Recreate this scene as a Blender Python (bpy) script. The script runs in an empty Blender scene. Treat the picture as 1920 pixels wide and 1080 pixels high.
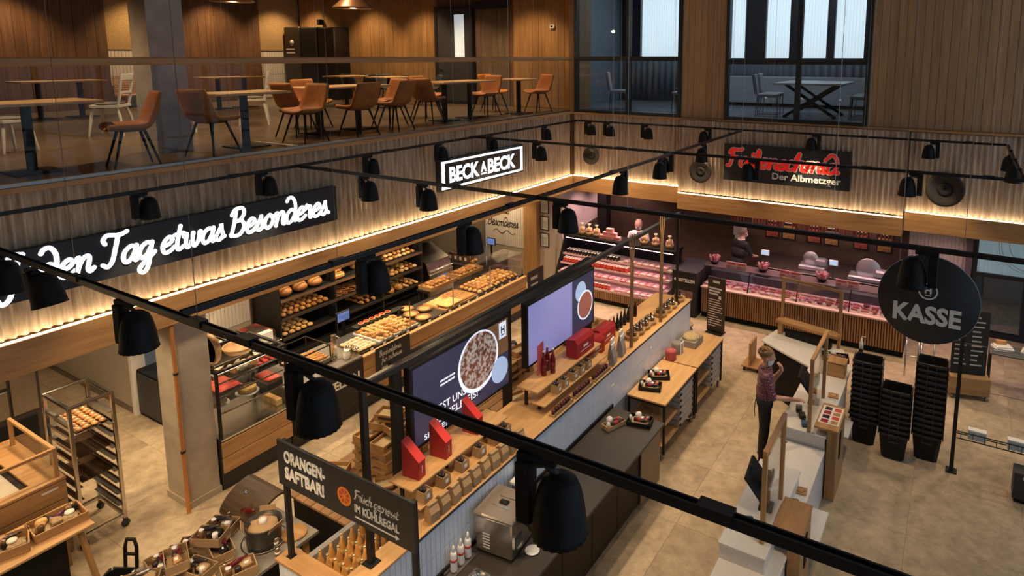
import bpy, math, random
import numpy as np
from mathutils import Vector, Matrix
random.seed(11)
SC = bpy.context.scene
COL = SC.collection
PI = math.pi

# ------------------------------------------------------------------ camera
cd = bpy.data.cameras.new('camera')
cam = bpy.data.objects.new('camera', cd); COL.objects.link(cam)
cam.location = (8.2164, -13.4710, 5.8)
cam.rotation_euler = (math.radians(90 - 8.2532), 0, math.radians(30.5879))
cd.sensor_width = 36.0
cd.lens = 1214.306 / 1920 * 36.0
cd.shift_x = (960 - 1087.535) / 1920
cd.shift_y = (283.136 - 540) / 1920
cd.clip_start = 0.05; cd.clip_end = 200
SC.camera = cam
# ------------------------------------------------------------------ world, exposure
wd = bpy.data.worlds.new('world'); SC.world = wd; wd.use_nodes = True
bg = wd.node_tree.nodes['Background']
bg.inputs['Color'].default_value = (0.66, 0.82, 1.0, 1)
bg.inputs['Strength'].default_value = 0.82
SC.view_settings.view_transform = 'Standard'
SC.view_settings.look = 'None'
SC.view_settings.gamma = 1.0
SC.view_settings.use_curve_mapping = False
SC.view_settings.exposure = 0.0
SPOT_W = 120.0          # watts of one track spotlight
SPOT_COL = (1.0, 0.73, 0.44)

# ------------------------------------------------------------------ materials
def _nodes(name):
    m = bpy.data.materials.new(name); m.use_nodes = True
    nt = m.node_tree; b = nt.nodes['Principled BSDF']
    return m, nt, b
def setin(n, k, v):
    if k in n.inputs: n.inputs[k].default_value = v
MATS = {}
def mat(name, col, rough=.5, metal=0., noise=0., scale=6., stretch=(1, 1, 1), bump=0., rnd=0., emit=0., ecol=None, col2=None, spec=.5, coords='Object'):
    """Principled material; noise blends col to col2 (default: darker col); rnd varies value per object."""
    if name in MATS: return MATS[name]
    m, nt, b = _nodes(name); L = nt.links
    c = (*col, 1)
    setin(b, 'Base Color', c); setin(b, 'Roughness', rough); setin(b, 'Metallic', metal); setin(b, 'Specular IOR Level', spec)
    src = None
    if noise or bump:
        tc = nt.nodes.new('ShaderNodeTexCoord'); mp = nt.nodes.new('ShaderNodeMapping')
        mp.inputs['Scale'].default_value = stretch
        L.new(tc.outputs[coords], mp.inputs['Vector'])
        nz = nt.nodes.new('ShaderNodeTexNoise'); nz.inputs['Scale'].default_value = scale; nz.inputs['Detail'].default_value = 5
        nz.inputs['Roughness'].default_value = .62
        L.new(mp.outputs[0], nz.inputs['Vector'])
        if rnd:
            oi = nt.nodes.new('ShaderNodeObjectInfo'); va = nt.nodes.new('ShaderNodeVectorMath'); va.operation = 'MULTIPLY_ADD'
            cx = nt.nodes.new('ShaderNodeCombineXYZ')
            for k in range(3): L.new(oi.outputs['Random'], cx.inputs[k])
            va.inputs[1].default_value = (37, 53, 71); L.new(cx.outputs[0], va.inputs[0]); L.new(mp.outputs[0], va.inputs[2])
            L.new(va.outputs[0], nz.inputs['Vector'])
        if noise:
            rp = nt.nodes.new('ShaderNodeValToRGB')
            d = col2 if col2 else tuple(x * (1 - noise) for x in col)
            rp.color_ramp.elements[0].position = .32; rp.color_ramp.elements[0].color = (*d, 1)
            rp.color_ramp.elements[1].position = .68; rp.color_ramp.elements[1].color = c
            L.new(nz.outputs['Fac'], rp.inputs['Fac']); src = rp.outputs['Color']
        if bump:
            bp = nt.nodes.new('ShaderNodeBump'); bp.inputs['Strength'].default_value = bump; bp.inputs['Distance'].default_value = .02
            L.new(nz.outputs['Fac'], bp.inputs['Height']); L.new(bp.outputs[0], b.inputs['Normal'])
    if rnd:
        oi = nt.nodes.new('ShaderNodeObjectInfo'); mr = nt.nodes.new('ShaderNodeMapRange')
        mr.inputs['To Min'].default_value = 1 - rnd; mr.inputs['To Max'].default_value = 1 + rnd * .6
        L.new(oi.outputs['Random'], mr.inputs['Value'])
        hs = nt.nodes.new('ShaderNodeHueSaturation'); L.new(mr.outputs[0], hs.inputs['Value'])
        if src: L.new(src, hs.inputs['Color'])
        else: hs.inputs['Color'].default_value = c
        src = hs.outputs['Color']
    if src: L.new(src, b.inputs['Base Color'])
    if emit:
        setin(b, 'Emission Color', (*(ecol or col), 1)); setin(b, 'Emission Strength', emit)
    MATS[name] = m; return m
def glass_mat(name, tint=(1, 1, 1), refl=.08, rough=.01):
    m = bpy.data.materials.new(name); m.use_nodes = True; nt = m.node_tree; nt.nodes.clear(); L = nt.links
    o = nt.nodes.new('ShaderNodeOutputMaterial'); mx = nt.nodes.new('ShaderNodeMixShader')
    t = nt.nodes.new('ShaderNodeBsdfTransparent'); t.inputs['Color'].default_value = (*tint, 1)
    g = nt.nodes.new('ShaderNodeBsdfGlossy'); g.inputs['Roughness'].default_value = rough
    lw = nt.nodes.new('ShaderNodeLayerWeight'); lw.inputs['Blend'].default_value = .5
    pw = nt.nodes.new('ShaderNodeMath'); pw.operation = 'POWER'; pw.inputs[1].default_value = 4; L.new(lw.outputs['Facing'], pw.inputs[0])
    fr = nt.nodes.new('ShaderNodeMath'); fr.operation = 'MULTIPLY_ADD'; fr.inputs[1].default_value = .55; fr.inputs[2].default_value = refl * .55; L.new(pw.outputs[0], fr.inputs[0])
    L.new(fr.outputs[0], mx.inputs[0]); L.new(t.outputs[0], mx.inputs[1]); L.new(g.outputs[0], mx.inputs[2]); L.new(mx.outputs[0], o.inputs[0])
    MATS[name] = m; return m
def wood(name, col, col2, scale=3., axis='z', rnd=.12, rough=.5, bump=.12):
    st = {'x': (.5, 7, 7), 'y': (7, .5, 7), 'z': (7, 7, .5)}[axis]
    return mat(name, col, rough, noise=1, scale=scale, stretch=st, bump=bump, rnd=rnd, col2=col2)

WALLW = wood('plank_pine', (.40, .225, .09), (.26, .135, .05), 2.2, 'z', .16, .55)
WALLD = wood('plank_dark', (.175, .085, .036), (.09, .042, .019), 2.2, 'z', .25, .6)
WALLG = wood('plank_grey', (.19, .13, .085), (.10, .065, .04), 2.4, 'z', .2, .65)
OAKX = wood('oak_x', (.52, .29, .115), (.36, .18, .065), 2.5, 'x', .08)
OAKY = wood('oak_y', (.52, .29, .115), (.36, .18, .065), 2.5, 'y', .08)
OAKZ = wood('oak_z', (.50, .28, .115), (.34, .175, .065), 2.5, 'z', .08)
OAKL = wood('oak_light', (.62, .37, .16), (.50, .28, .11), 2.5, 'y', .06)
SLATW = wood('slat_oak', (.42, .22, .085), (.30, .145, .055), 2.5, 'z', .12)
PALLET = wood('pallet_pine', (.50, .31, .13), (.34, .19, .08), 3, 'x', .2, .7)
DECK = wood('deck_oak', (.40, .22, .09), (.24, .12, .05), 2.5, 'y', .15, .6)
BLACK = mat('black_steel', (.015, .0145, .014), .5, .1, spec=.3)
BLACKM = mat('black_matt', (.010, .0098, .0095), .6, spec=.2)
BLACKP = mat('black_plastic', (.011, .0108, .0105), .45, spec=.25)
DKGREY = mat('dark_grey', (.035, .036, .04), .5)
ANTHR = mat('anthracite_panel', (.022, .02, .019), .45, noise=.3, scale=9)
BOARD = mat('chalkboard', (.014, .013, .013), .6, noise=.35, scale=5)
TRACK = mat('track_steel', (.016, .015, .015), .4, .2, spec=.35)
WHITE = mat('white_paint', (.78, .76, .73), .45)
WHITEL = mat('white_laminate', (.70, .67, .63), .35, noise=.06, scale=4)
PAPER = mat('paper_white', (.80, .77, .72), .7)
STEEL = mat('stainless_steel', (.62, .58, .53), .24, 1.0, noise=.1, scale=30, stretch=(1, 1, 8))
STEELD = mat('dull_steel', (.34, .31, .28), .35, 1.0, noise=.15, scale=20)
CHROME = mat('chrome', (.8, .8, .8), .12, 1.0)
CONC = mat('concrete', (.50, .42, .32), .75, noise=.25, scale=3, bump=.06)
CONCD = mat('concrete_column', (.44, .385, .33), .75, noise=.28, scale=3, bump=.08)
PLAST = mat('plaster_beige', (.46, .395, .31), .8, noise=.1, scale=2)
GLASS = glass_mat('clear_glass', (.97, .98, .98), .07)
GLASSR = glass_mat('rail_glass', (.93, .95, .955), .022)
GLASSD = glass_mat('smoked_glass', (.90, .93, .95), .08)
KRAFT = mat('kraft_card', (.42, .27, .135), .75, noise=.15, scale=8, rnd=.12)
STRAW = mat('straw', (.62, .47, .25), .8, noise=.45, scale=40, bump=.5)
RED = mat('red_card', (.36, .016, .022), .45)
REDB = mat('bright_red', (.62, .03, .03), .45)
PINK = mat('pink_meat', (.72, .20, .24), .4, noise=.5, scale=14, rnd=.18)
PINKL = mat('pale_pink', (.80, .45, .47), .5, noise=.3, scale=12, rnd=.12)
BREAD = mat('bread_crust', (.66, .33, .10), .6, noise=1, scale=7, col2=(.40, .155, .035), bump=.25, rnd=.18)
BREADL = mat('bread_light', (.80, .52, .22), .6, noise=1, scale=8, col2=(.62, .33, .10), bump=.2, rnd=.12)
BREADD = mat('bread_dark', (.42, .19, .06), .65, noise=1, scale=6, col2=(.24, .09, .025), bump=.3, rnd=.18)
CREAM = mat('cream_white', (.86, .80, .68), .5, noise=.08, scale=6)
BERRY = mat('red_berries', (.66, .02, .04), .35, noise=1, scale=45, col2=(.80, .16, .09), bump=.5)
ORANGE = mat('orange_leather', (.50, .165, .026), .62, noise=.35, scale=4, bump=.05)
CHAIRW = mat('white_chair_paint', (.62, .58, .52), .45)
CUSH = mat('grey_cushion', (.16, .14, .12), .9)
LEDM = mat('led_strip', (1, .86, .62), .5, emit=17.0, ecol=(1.0, .78, .48))
SIGNW = mat('lit_letters', (.95, .97, 1), .4, emit=1.35, ecol=(.93, .97, 1.0))
LETW = mat('white_print', (.78, .76, .72), .6)
LETG = mat('grey_print', (.42, .41, .40), .6)
LETR = mat('red_print', (.66, .03, .02), .5, emit=.25, ecol=(.8, .03, .02))  # slight emission added to brighten the unlit red lettering

# ------------------------------------------------------------------ mesh builder
class MB:
    def __init__(s): s.v = []; s.f = []; s.s = []; s.m = []
    def add(s, vs, fs, smooth=False, M=None, mi=0):
        k = len(s.v)
        if M is not None: vs = [M @ Vector(p) for p in vs]
        s.v += [tuple(p) for p in vs]; s.f += [tuple(i + k for i in f) for f in fs]
        s.s += [smooth] * len(fs); s.m += [mi] * len(fs); return s
    def box(s, x0, x1, y0, y1, z0, z1, M=None, mi=0):
        v = [(x, y, z) for z in (z0, z1) for y in (y0, y1) for x in (x0, x1)]
        return s.add(v, [(0, 2, 3, 1), (4, 5, 7, 6), (0, 1, 5, 4), (2, 6, 7, 3), (0, 4, 6, 2), (1, 3, 7, 5)], M=M, mi=mi)
    def cbox(s, x0, x1, y0, y1, z0, z1, c=.006, M=None, mi=0):
        """box with chamfered edges"""
        X = (x0, x1); Y = (y0, y1); Z = (z0, z1); v = []; idx = {}
        sg = (1, -1)
        for i in (0, 1):
            for j in (0, 1):
                for k in (0, 1):
                    for a in range(3):
                        p = [X[i] + c * sg[i], Y[j] + c * sg[j], Z[k] + c * sg[k]]
                        p[a] = (X[i], Y[j], Z[k])[a]
                        idx[i, j, k, a] = len(v); v.append(tuple(p))
        f = []
        def q(*t): f.append(tuple(idx[u] for u in t))
        for e in (0, 1):
            r = (lambda *t: q(*t)) if e else (lambda *t: q(*t[::-1]))
            r((e, 0, 0, 0), (e, 1, 0, 0), (e, 1, 1, 0), (e, 0, 1, 0))
            r((0, e, 0, 1), (0, e, 1, 1), (1, e, 1, 1), (1, e, 0, 1))
            r((0, 0, e, 2), (1, 0, e, 2), (1, 1, e, 2), (0, 1, e, 2))
        for i in (0, 1):
            for j in (0, 1):
                t = [(i, j, 0, 0), (i, j, 0, 1), (i, j, 1, 1), (i, j, 1, 0)]; q(*(t if (i + j) % 2 == 0 else t[::-1]))
                t = [(i, 0, j, 0), (i, 1, j, 0), (i, 1, j, 2), (i, 0, j, 2)]; q(*(t if (i + j) % 2 == 0 else t[::-1]))
                t = [(0, i, j, 1), (0, i, j, 2), (1, i, j, 2), (1, i, j, 1)]; q(*(t if (i + j) % 2 == 0 else t[::-1]))
                for k in (0, 1):
                    t = [(i, j, k, 0), (i, j, k, 2), (i, j, k, 1)]; q(*(t if (i + j + k) % 2 == 0 else t[::-1]))
        return s.add(v, f, M=M, mi=mi)
    def bar(s, p, q, w, h=None, up=(0, 0, 1), mi=0):
        """square bar from p to q, w across, h along up"""
        p = Vector(p); q = Vector(q); d = (q - p); L = d.length; d.normalize(); h = h or w
        u = Vector(up)
        if abs(d.dot(u)) > .98: u = Vector((0, 1, 0))
        a = d.cross(u).normalized(); b = a.cross(d).normalized()
        v = []
        for t in (p, q):
            for sa, sb in ((-1, -1), (1, -1), (1, 1), (-1, 1)): v.append(t + a * sa * w / 2 + b * sb * h / 2)
        return s.add(v, [(0, 1, 2, 3), (7, 6, 5, 4), (0, 4, 5, 1), (1, 5, 6, 2), (2, 6, 7, 3), (3, 7, 4, 0)], mi=mi)
    def tube(s, pts, r, n=8, caps=True, mi=0):
        """round tube along points, r scalar or list"""
        pts = [Vector(p) for p in pts]; R = r if isinstance(r, (list, tuple)) else [r] * len(pts)
        v = []; f = []; prev = None
        for i, p in enumerate(pts):
            d = (pts[min(i + 1, len(pts) - 1)] - pts[max(i - 1, 0)]).normalized()
            u = prev if prev else (Vector((0, 0, 1)) if abs(d.z) < .9 else Vector((1, 0, 0)))
            a = d.cross(u).normalized(); b = a.cross(d).normalized(); prev = b
            for k in range(n):
                t = 2 * PI * k / n; v.append(p + (a * math.cos(t) + b * math.sin(t)) * R[i])
        for i in range(len(pts) - 1):
            for k in range(n):
                a = i * n + k; b = i * n + (k + 1) % n; f.append((a, a + n, b + n, b))
        s.add(v, f, n > 5, mi=mi)
        if caps:
            m = len(pts) - 1
            s.add(v[:n], [tuple(range(n))], mi=mi); s.add(v[m * n:], [tuple(range(n - 1, -1, -1))], mi=mi)
        return s
    def lathe(s, prof, n=16, M=None, smooth=True, mi=0, rib=0.):
        v = []; f = []
        for j, (r, z) in enumerate(prof):
            for k in range(n):
                t = 2 * PI * k / n; rr = r * (1 - rib * (k % 2)); v.append((rr * math.cos(t), rr * math.sin(t), z))
        for j in range(len(prof) - 1):
            for k in range(n):
                a = j * n + k; b = j * n + (k + 1) % n; f.append((a, b, b + n, a + n))
        if prof[0][0] > 1e-5: f.append(tuple(range(n - 1, -1, -1)))
        if prof[-1][0] > 1e-5: f.append(tuple((len(prof) - 1) * n + k for k in range(n)))
        return s.add(v, f, smooth, M, mi)
    def prism(s, poly, a, b, axis='x', mi=0, M=None):
        """polygon in the two other axes, swept along axis from a to b"""
        n = len(poly); v = []
        for t in (a, b):
            for (p, q) in poly:
                v.append({'x': (t, p, q), 'y': (p, t, q), 'z': (p, q, t)}[axis])
        f = [tuple(range(n - 1, -1, -1)), tuple(range(n, 2 * n))] + [(i, (i + 1) % n, n + (i + 1) % n, n + i) for i in range(n)]
        return s.add(v, f, M=M, mi=mi)
    def blob(s, c, r, nu=10, nv=6, jit=0., M=None, mi=0, flat=0.):
        v = []; f = []
        rx, ry, rz = r if isinstance(r, (tuple, list)) else (r, r, r)
        v.append((c[0], c[1], c[2] - rz * (1 - flat)))
        for j in range(1, nv):
            t = PI * j / nv
            for k in range(nu):
                a = 2 * PI * k / nu; q = 1 + random.uniform(-jit, jit)
                z = -math.cos(t) * rz
                if z < 0: z *= (1 - flat)
                v.append((c[0] + rx * q * math.sin(t) * math.cos(a), c[1] + ry * q * math.sin(t) * math.sin(a), c[2] + z * q))
        v.append((c[0], c[1], c[2] + rz)); T = len(v) - 1
        for k in range(nu):
            f.append((0, 1 + (k + 1) % nu, 1 + k)); b = 1 + (nv - 2) * nu; f.append((T, b + k, b + (k + 1) % nu))
        for j in range(nv - 2):
            for k in range(nu):
                a = 1 + j * nu + k; b = 1 + j * nu + (k + 1) % nu; f.append((a, b, b + nu, a + nu))
        return s.add(v, f, True, M, mi)
    def frame(s, x0, x1, z0, z1, w, y0, y1, mi=0):
        """rectangular frame in the xz plane"""
        s.box(x0, x0 + w, y0, y1, z0, z1, mi=mi); s.box(x1 - w, x1, y0, y1, z0, z1, mi=mi)
        s.box(x0 + w, x1 - w, y0, y1, z0, z0 + w, mi=mi); s.box(x0 + w, x1 - w, y0, y1, z1 - w, z1, mi=mi); return s
    def mesh(s, name, mats, off=(0, 0, 0)):
        me = bpy.data.meshes.new(name)
        o = off
        me.from_pydata([(a - o[0], b - o[1], c - o[2]) for a, b, c in s.v], [], s.f)
        me.polygons.foreach_set('use_smooth', s.s); me.polygons.foreach_set('material_index', s.m)
        for m in (mats if isinstance(mats, (list, tuple)) else [mats]): me.materials.append(m)
        me.update(); return me
def RX(a): return Matrix.Rotation(a, 4, 'X')
def RY(a): return Matrix.Rotation(a, 4, 'Y')
def RZ(a): return Matrix.Rotation(a, 4, 'Z')
def TR(x, y, z): return Matrix.Translation((x, y, z))

def link(name, data): o = bpy.data.objects.new(name, data); COL.objects.link(o); return o
def tag(o, label, cat, group=None):
    o['label'] = label; o['category'] = cat
    if group: o['group'] = group
    return o
def T(name, label, cat, loc=(0, 0, 0), rz=0, group=None):
    o = link(name, None); o.empty_display_size = .1; o.location = loc; o.rotation_euler = (0, 0, rz); return tag(o, label, cat, group)
def P(par, name, mb, m, label=None):
    """part; coordinates local to its parent"""
    o = link(name, mb.mesh(name, m) if isinstance(mb, MB) else mb); o.parent = par
    if label: o['label'] = label
    return o
def W(par, name, mb, m, label=None):
    """part given in world coordinates under an unrotated thing"""
    l = Vector((0, 0, 0)); p = par
    while p: l = l + p.location; p = p.parent
    o = link(name, mb.mesh(name, m, l)); o.parent = par
    if label: o['label'] = label
    return o
def S(name, mb, m, label, cat, loc=(0, 0, 0), rz=0, group=None, world=False):
    """a thing that is one mesh"""
    d = mb.mesh(name, m, loc if world else (0, 0, 0)) if isinstance(mb, MB) else mb
    o = link(name, d); o.location = loc; o.rotation_euler = (0, 0, rz); return tag(o, label, cat, group)
def ST(name, mb, m, par=None, loc=None):
    o = link(name, mb.mesh(name, m) if isinstance(mb, MB) else mb)
    if loc: o.location = loc
    if par: o.parent = par
    else: o['kind'] = 'structure'
    return o
def copy_tree(o, par=None):
    c = o.copy(); COL.objects.link(c); c.parent = par
    for ch in [k for k in bpy.data.objects if k.parent == o]: copy_tree(ch, c)
    return c
KIDS = {}
def dup(root, loc, rz=0, label=None, group=None):
    r = root.copy(); COL.objects.link(r); r.location = loc; r.rotation_euler = (0, 0, rz)
    if label: r['label'] = label
    if group: r['group'] = group
    for ch in list(root.children):
        c = ch.copy(); COL.objects.link(c); c.parent = r
        for g in list(ch.children):
            d = g.copy(); COL.objects.link(d); d.parent = c
    return r
class Proto:
    """first call places the original, later calls place copies"""
    def __init__(s, root): s.root = root; s.used = False
    def __call__(s, loc, rz=0, label=None, group=None, rx=0, ry=0):
        if s.used: o = dup(s.root, loc, rz, label, group)
        else:
            s.used = True; o = s.root; o.location = loc
            if label: o['label'] = label
            if group: o['group'] = group
        o.rotation_euler = (rx, ry, rz); return o

# ------------------------------------------------------------------ lettering
def orient(o, r, u):
    r = Vector(r).normalized(); u = Vector(u).normalized(); n = r.cross(u)
    return Matrix(((r.x, u.x, n.x, o[0]), (r.y, u.y, n.y, o[1]), (r.z, u.z, n.z, o[2]), (0, 0, 0, 1)))
def text_mesh(body, bold=0., ex=.004, space=1.):
    cu = bpy.data.curves.new('t', 'FONT'); cu.body = body; cu.size = 1; cu.extrude = ex; cu.offset = bold; cu.space_character = space
    cu.resolution_u = 3
    ob = bpy.data.objects.new('t', cu); COL.objects.link(ob)
    me = bpy.data.meshes.new_from_object(ob.evaluated_get(bpy.context.evaluated_depsgraph_get()))
    bpy.data.objects.remove(ob); bpy.data.curves.remove(cu); return me
def TXT(par, body, m, o, r, u, h, w=None, bold=.02, name='lettering', space=1., ex=.004):
    """flat lettering: o lower left corner in world, r reading direction, u up, h cap height, w total width"""
    me = text_mesh(body, bold, .5, space); n = len(me.vertices)
    if not n: return None
    co = np.empty(n * 3, np.float32); me.vertices.foreach_get('co', co); co = co.reshape(-1, 3)
    x0, x1 = co[:, 0].min(), co[:, 0].max(); caph = .73
    sx = (w / (x1 - x0)) if w else h / caph
    co[:, 0] = (co[:, 0] - x0) * sx; co[:, 1] *= h / caph; co[:, 2] = co[:, 2] * 2 * ex
    l = Vector((0, 0, 0)); p = par
    while p: l = l + p.location; p = p.parent
    Mx = orient(Vector(o) - l, r, u)
    co = co @ np.array(Mx.to_3x3()).T + np.array(Mx.translation)
    me.vertices.foreach_set('co', co.astype(np.float32).ravel()); me.materials.clear(); me.materials.append(m); me.update()
    ob = link(name, me); ob.parent = par; return ob
GL = {
 'a': (1.15, [[(.95, .85), (.6, 1.0), (.2, .75), (.1, .35), (.3, .02), (.65, .15), (.9, .6), (.97, .98)], [(.97, .98), (.88, .3), (1.0, .02), (1.25, .2)]]),
 'd': (1.15, [[(.9, .85), (.55, 1.0), (.2, .75), (.1, .35), (.3, .02), (.65, .1), (.92, .5), (1.0, 1.05), (.85, 1.6), (.5, 1.95), (.15, 1.92), (.0, 1.7)], [(.95, .6), (.98, .1), (1.25, .15)]]),
 'e': (.95, [[(.1, .45), (.6, .55), (.85, .8), (.6, 1.02), (.25, .8), (.12, .4), (.3, .03), (.7, .05), (1.05, .3)]]),
 'n': (1.2, [[(.0, .8), (.25, 1.0), (.3, .6), (.22, 0)], [(.25, .35), (.5, .85), (.8, 1.0), (.95, .8), (.9, .25), (1.05, .02), (1.3, .2)]]),
 'm': (1.7, [[(.0, .8), (.25, 1.0), (.3, .6), (.22, 0)], [(.25, .35), (.5, .9), (.75, 1.0), (.82, .6), (.75, 0)], [(.8, .4), (1.05, .9), (1.3, 1.0), (1.42, .75), (1.38, .2), (1.55, .02), (1.75, .2)]]),
 'g': (1.15, [[(.95, .85), (.6, 1.0), (.2, .75), (.1, .35), (.3, .05), (.65, .2), (.9, .65)], [(.97, .98), (.9, .2), (.8, -.6), (.5, -.9), (.2, -.7), (.35, -.4), (.8, -.1), (1.25, .3)]]),
 't': (.8, [[(.45, 1.6), (.35, .9), (.3, .3), (.45, .02), (.85, .2)], [(.05, 1.05), (.75, 1.1)]]),
 'w': (1.5, [[(.0, .8), (.2, 1.0), (.2, .4), (.35, .02), (.65, .25), (.75, .95)], [(.75, .95), (.75, .35), (.95, .02), (1.25, .35), (1.3, .95), (1.5, .8)]]),
 's': (.85, [[(.0, .15), (.45, .85), (.5, 1.1), (.58, .7), (.72, .3), (.45, .0), (.12, .12)], [(.6, .1), (.9, .2)]]),
 'o': (1.05, [[(.55, 1.0), (.18, .75), (.1, .3), (.4, 0), (.8, .2), (.9, .65), (.58, .98), (.75, .8), (1.15, .85)]]),
 'r': (.85, [[(.0, .75), (.2, 1.1), (.3, .85), (.6, .95), (.55, .4), (.65, .02), (.9, .2)]]),
 'i': (.55, [[(.0, .7), (.25, 1.0), (.2, .3), (.35, .02), (.6, .25)], [(.3, 1.4), (.34, 1.48)]]),
 'c': (.9, [[(.8, .8), (.55, 1.0), (.18, .65), (.2, .12), (.55, .02), (.95, .25)]]),
 'h': (1.2, [[(.1, 1.3), (.4, 1.95), (.3, 1.2), (.15, 0)], [(.22, .4), (.5, .9), (.8, 1.0), (.9, .75), (.85, .2), (1.0, .02), (1.25, .2)]]),
 'p': (1.1, [[(.0, .8), (.22, 1.0), (.15, 0), (.05, -.9)], [(.2, .4), (.5, .95), (.85, .85), (.85, .3), (.5, 0), (.2, .15)]]),
 'l': (.6, [[(.1, .4), (.5, 1.5), (.35, 1.95), (.2, 1.4), (.2, .2), (.4, .02), (.65, .2)]]),
 'u': (1.2, [[(.0, .8), (.2, 1.0), (.18, .3), (.4, .02), (.75, .3), (.88, 1.0)], [(.88, 1.0), (.85, .2), (1.0, .02), (1.25, .2)]]),
 'f': (.8, [[(.75, 1.7), (.5, 1.95), (.35, 1.4), (.25, 0), (.1, -.7)], [(.0, 1.0), (.65, 1.05)]]),
 'b': (1.1, [[(.3, 1.9), (.2, .8), (.15, .1), (.55, 0), (.9, .4), (.7, .95), (.25, .6)]]),
 'k': (1.1, [[(.3, 1.9), (.2, .8), (.12, 0)], [(.8, 1.0), (.25, .5), (.6, .2), (1.0, .0)]]),
 'z': (1.0, [[(.1, .95), (.8, .98), (.1, .05), (.9, .05)]]),
 'y': (1.1, [[(.0, .8), (.2, 1.0), (.18, .3), (.5, .05), (.85, 1.0)], [(.88, 1.0), (.7, -.5), (.3, -.9), (.1, -.6)]]),
 'v': (1.0, [[(.0, .9), (.2, .9), (.4, .02), (.8, .95), (1.0, .9)]]),
 'T': (1.4, [[(.15, 1.45), (0, 1.7), (.2, 1.95), (.6, 1.92), (1.1, 1.85), (1.6, 2.0)], [(1.0, 1.88), (.88, 1.0), (.75, .3), (.45, 0), (.12, .18)]]),
 'B': (1.4, [[(.4, 1.9), (.28, .9), (.1, .05)], [(0, 1.55), (.3, 1.92), (.9, 1.95), (1.15, 1.6), (.9, 1.15), (.4, 1.05)], [(.4, 1.05), (1.0, 1.0), (1.25, .55), (.95, .08), (.45, 0), (.05, .15)]]),
 'J': (1.3, [[(.3, 1.6), (.6, 1.95), (1.2, 1.9)], [(1.0, 1.9), (.85, .6), (.7, -.4), (.3, -.7), (.0, -.4)]]),
 'F': (1.3, [[(.4, 1.85), (.35, .9), (.2, .1), (-.1, .0)], [(.0, 1.5), (.3, 1.9), (1.0, 1.85), (1.4, 1.98)], [(.3, 1.0), (.9, 1.05)]]),
 'D': (1.4, [[(.4, 1.9), (.2, .05), (.8, .0), (1.25, .6), (1.1, 1.5), (.4, 1.92)]]),
 '.': (.4, [[(.12, .06), (.2, .08)]]), ',': (.4, [[(.2, .1), (.1, -.2)]]), '-': (.7, [[(.1, .5), (.6, .5)]]), ' ': (.55, []), '!': (.5, [[(.3, 1.9), (.2, .6)], [(.15, .06), (.18, .08)]]),
}
def spline(pts, k=5):
    P_ = [Vector((*p, 0)) for p in pts]
    if len(P_) < 3: return P_
    out = []
    for i in range(len(P_) - 1):
        a = P_[max(i - 1, 0)]; b = P_[i]; c = P_[i + 1]; d = P_[min(i + 2, len(P_) - 1)]
        for j in range(k):
            t = j / k; out.append(.5 * ((2 * b) + (c - a) * t + (2 * a - 5 * b + 4 * c - d) * t * t + (3 * b - a - 3 * c + d) * t ** 3))
    out.append(P_[-1]); return out
def stroke(mb, pts, w, d, mi=0, z0=0.):
    """flat ribbon with round ends, width w, thickness d"""
    n = len(pts); L_, R_ = [], []
    for i, p in enumerate(pts):
        t = (pts[min(i + 1, n - 1)] - pts[max(i - 1, 0)]);
        if t.length < 1e-7: t = Vector((1, 0, 0))
        t.normalize(); nn = Vector((-t.y, t.x, 0)) * w / 2; L_.append(p + nn); R_.append(p - nn)
    def cap(c, t, sgn):
        a0 = math.atan2(t.y, t.x); return [c + Vector((math.cos(a0 + sgn * PI / 2 - sgn * PI * k / 5 * 1), math.sin(a0 + sgn * PI / 2 - sgn * PI * k / 5), 0)) * w / 2 for k in range(1, 5)]
    v = []; f = []
    for i in range(n):
        v += [(L_[i].x, L_[i].y, z0 + d), (R_[i].x, R_[i].y, z0 + d), (L_[i].x, L_[i].y, z0), (R_[i].x, R_[i].y, z0)]
    for i in range(n - 1):
        a = i * 4; b = a + 4
        f += [(a + 1, b + 1, b, a), (a, b, b + 2, a + 2), (a + 3, b + 3, b + 1, a + 1)]
    mb.add(v, f, mi=mi)
    for c in (pts[0], pts[-1]):
        m = 10
        vs = [(c.x + w / 2 * math.cos(2 * PI * k / m), c.y + w / 2 * math.sin(2 * PI * k / m), z) for z in (z0, z0 + d) for k in range(m)]
        mb.add(vs, [tuple(range(m, 2 * m))] + [(k, (k + 1) % m, m + (k + 1) % m, m + k) for k in range(m)], mi=mi)
def SCRIPT(par, body, m, o, r, u, ux, uy, wt=.2, slant=.22, d=.012, name='lettering'):
    """brush script lettering built from strokes; ux, uy metres per glyph unit"""
    mb = MB(); x = 0
    for ch in body:
        w, st = GL.get(ch, GL['e'])
        for s_ in st:
            pts = [Vector(((x + p.x + p.y * slant) * ux, p.y * uy, 0)) for p in spline(s_)]
            stroke(mb, pts, wt * uy, d)
        x += w
    l = Vector((0, 0, 0)); p = par
    while p: l = l + p.location; p = p.parent
    Mx = orient(Vector(o) - l, r, u); mb.v = [tuple(Mx @ Vector(q)) for q in mb.v]
    return P(par, name, mb, m)
def scribble(par, m, o, r, u, w, h, lines, wt=.25, name='lettering', seed=1):
    """rows of small unreadable print"""
    rg = random.Random(seed); mb = MB(); lh = h / lines
    for i in range(lines):
        x = 0; z = h - (i + .75) * lh
        e = w * rg.uniform(.6, 1)
        while x < e:
            L = rg.uniform(.04, .14) * w; mb.box(x, min(x + L, e), z, z + lh * .42, 0, .003); x += L + .025 * w
    l = Vector((0, 0, 0)); p = par
    while p: l = l + p.location; p = p.parent
    Mx = orient(Vector(o) - l, r, u); mb.v = [tuple(Mx @ Vector(q)) for q in mb.v]
    ob = P(par, name, mb, m); ob['kind'] = 'stuff'; return ob
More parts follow.
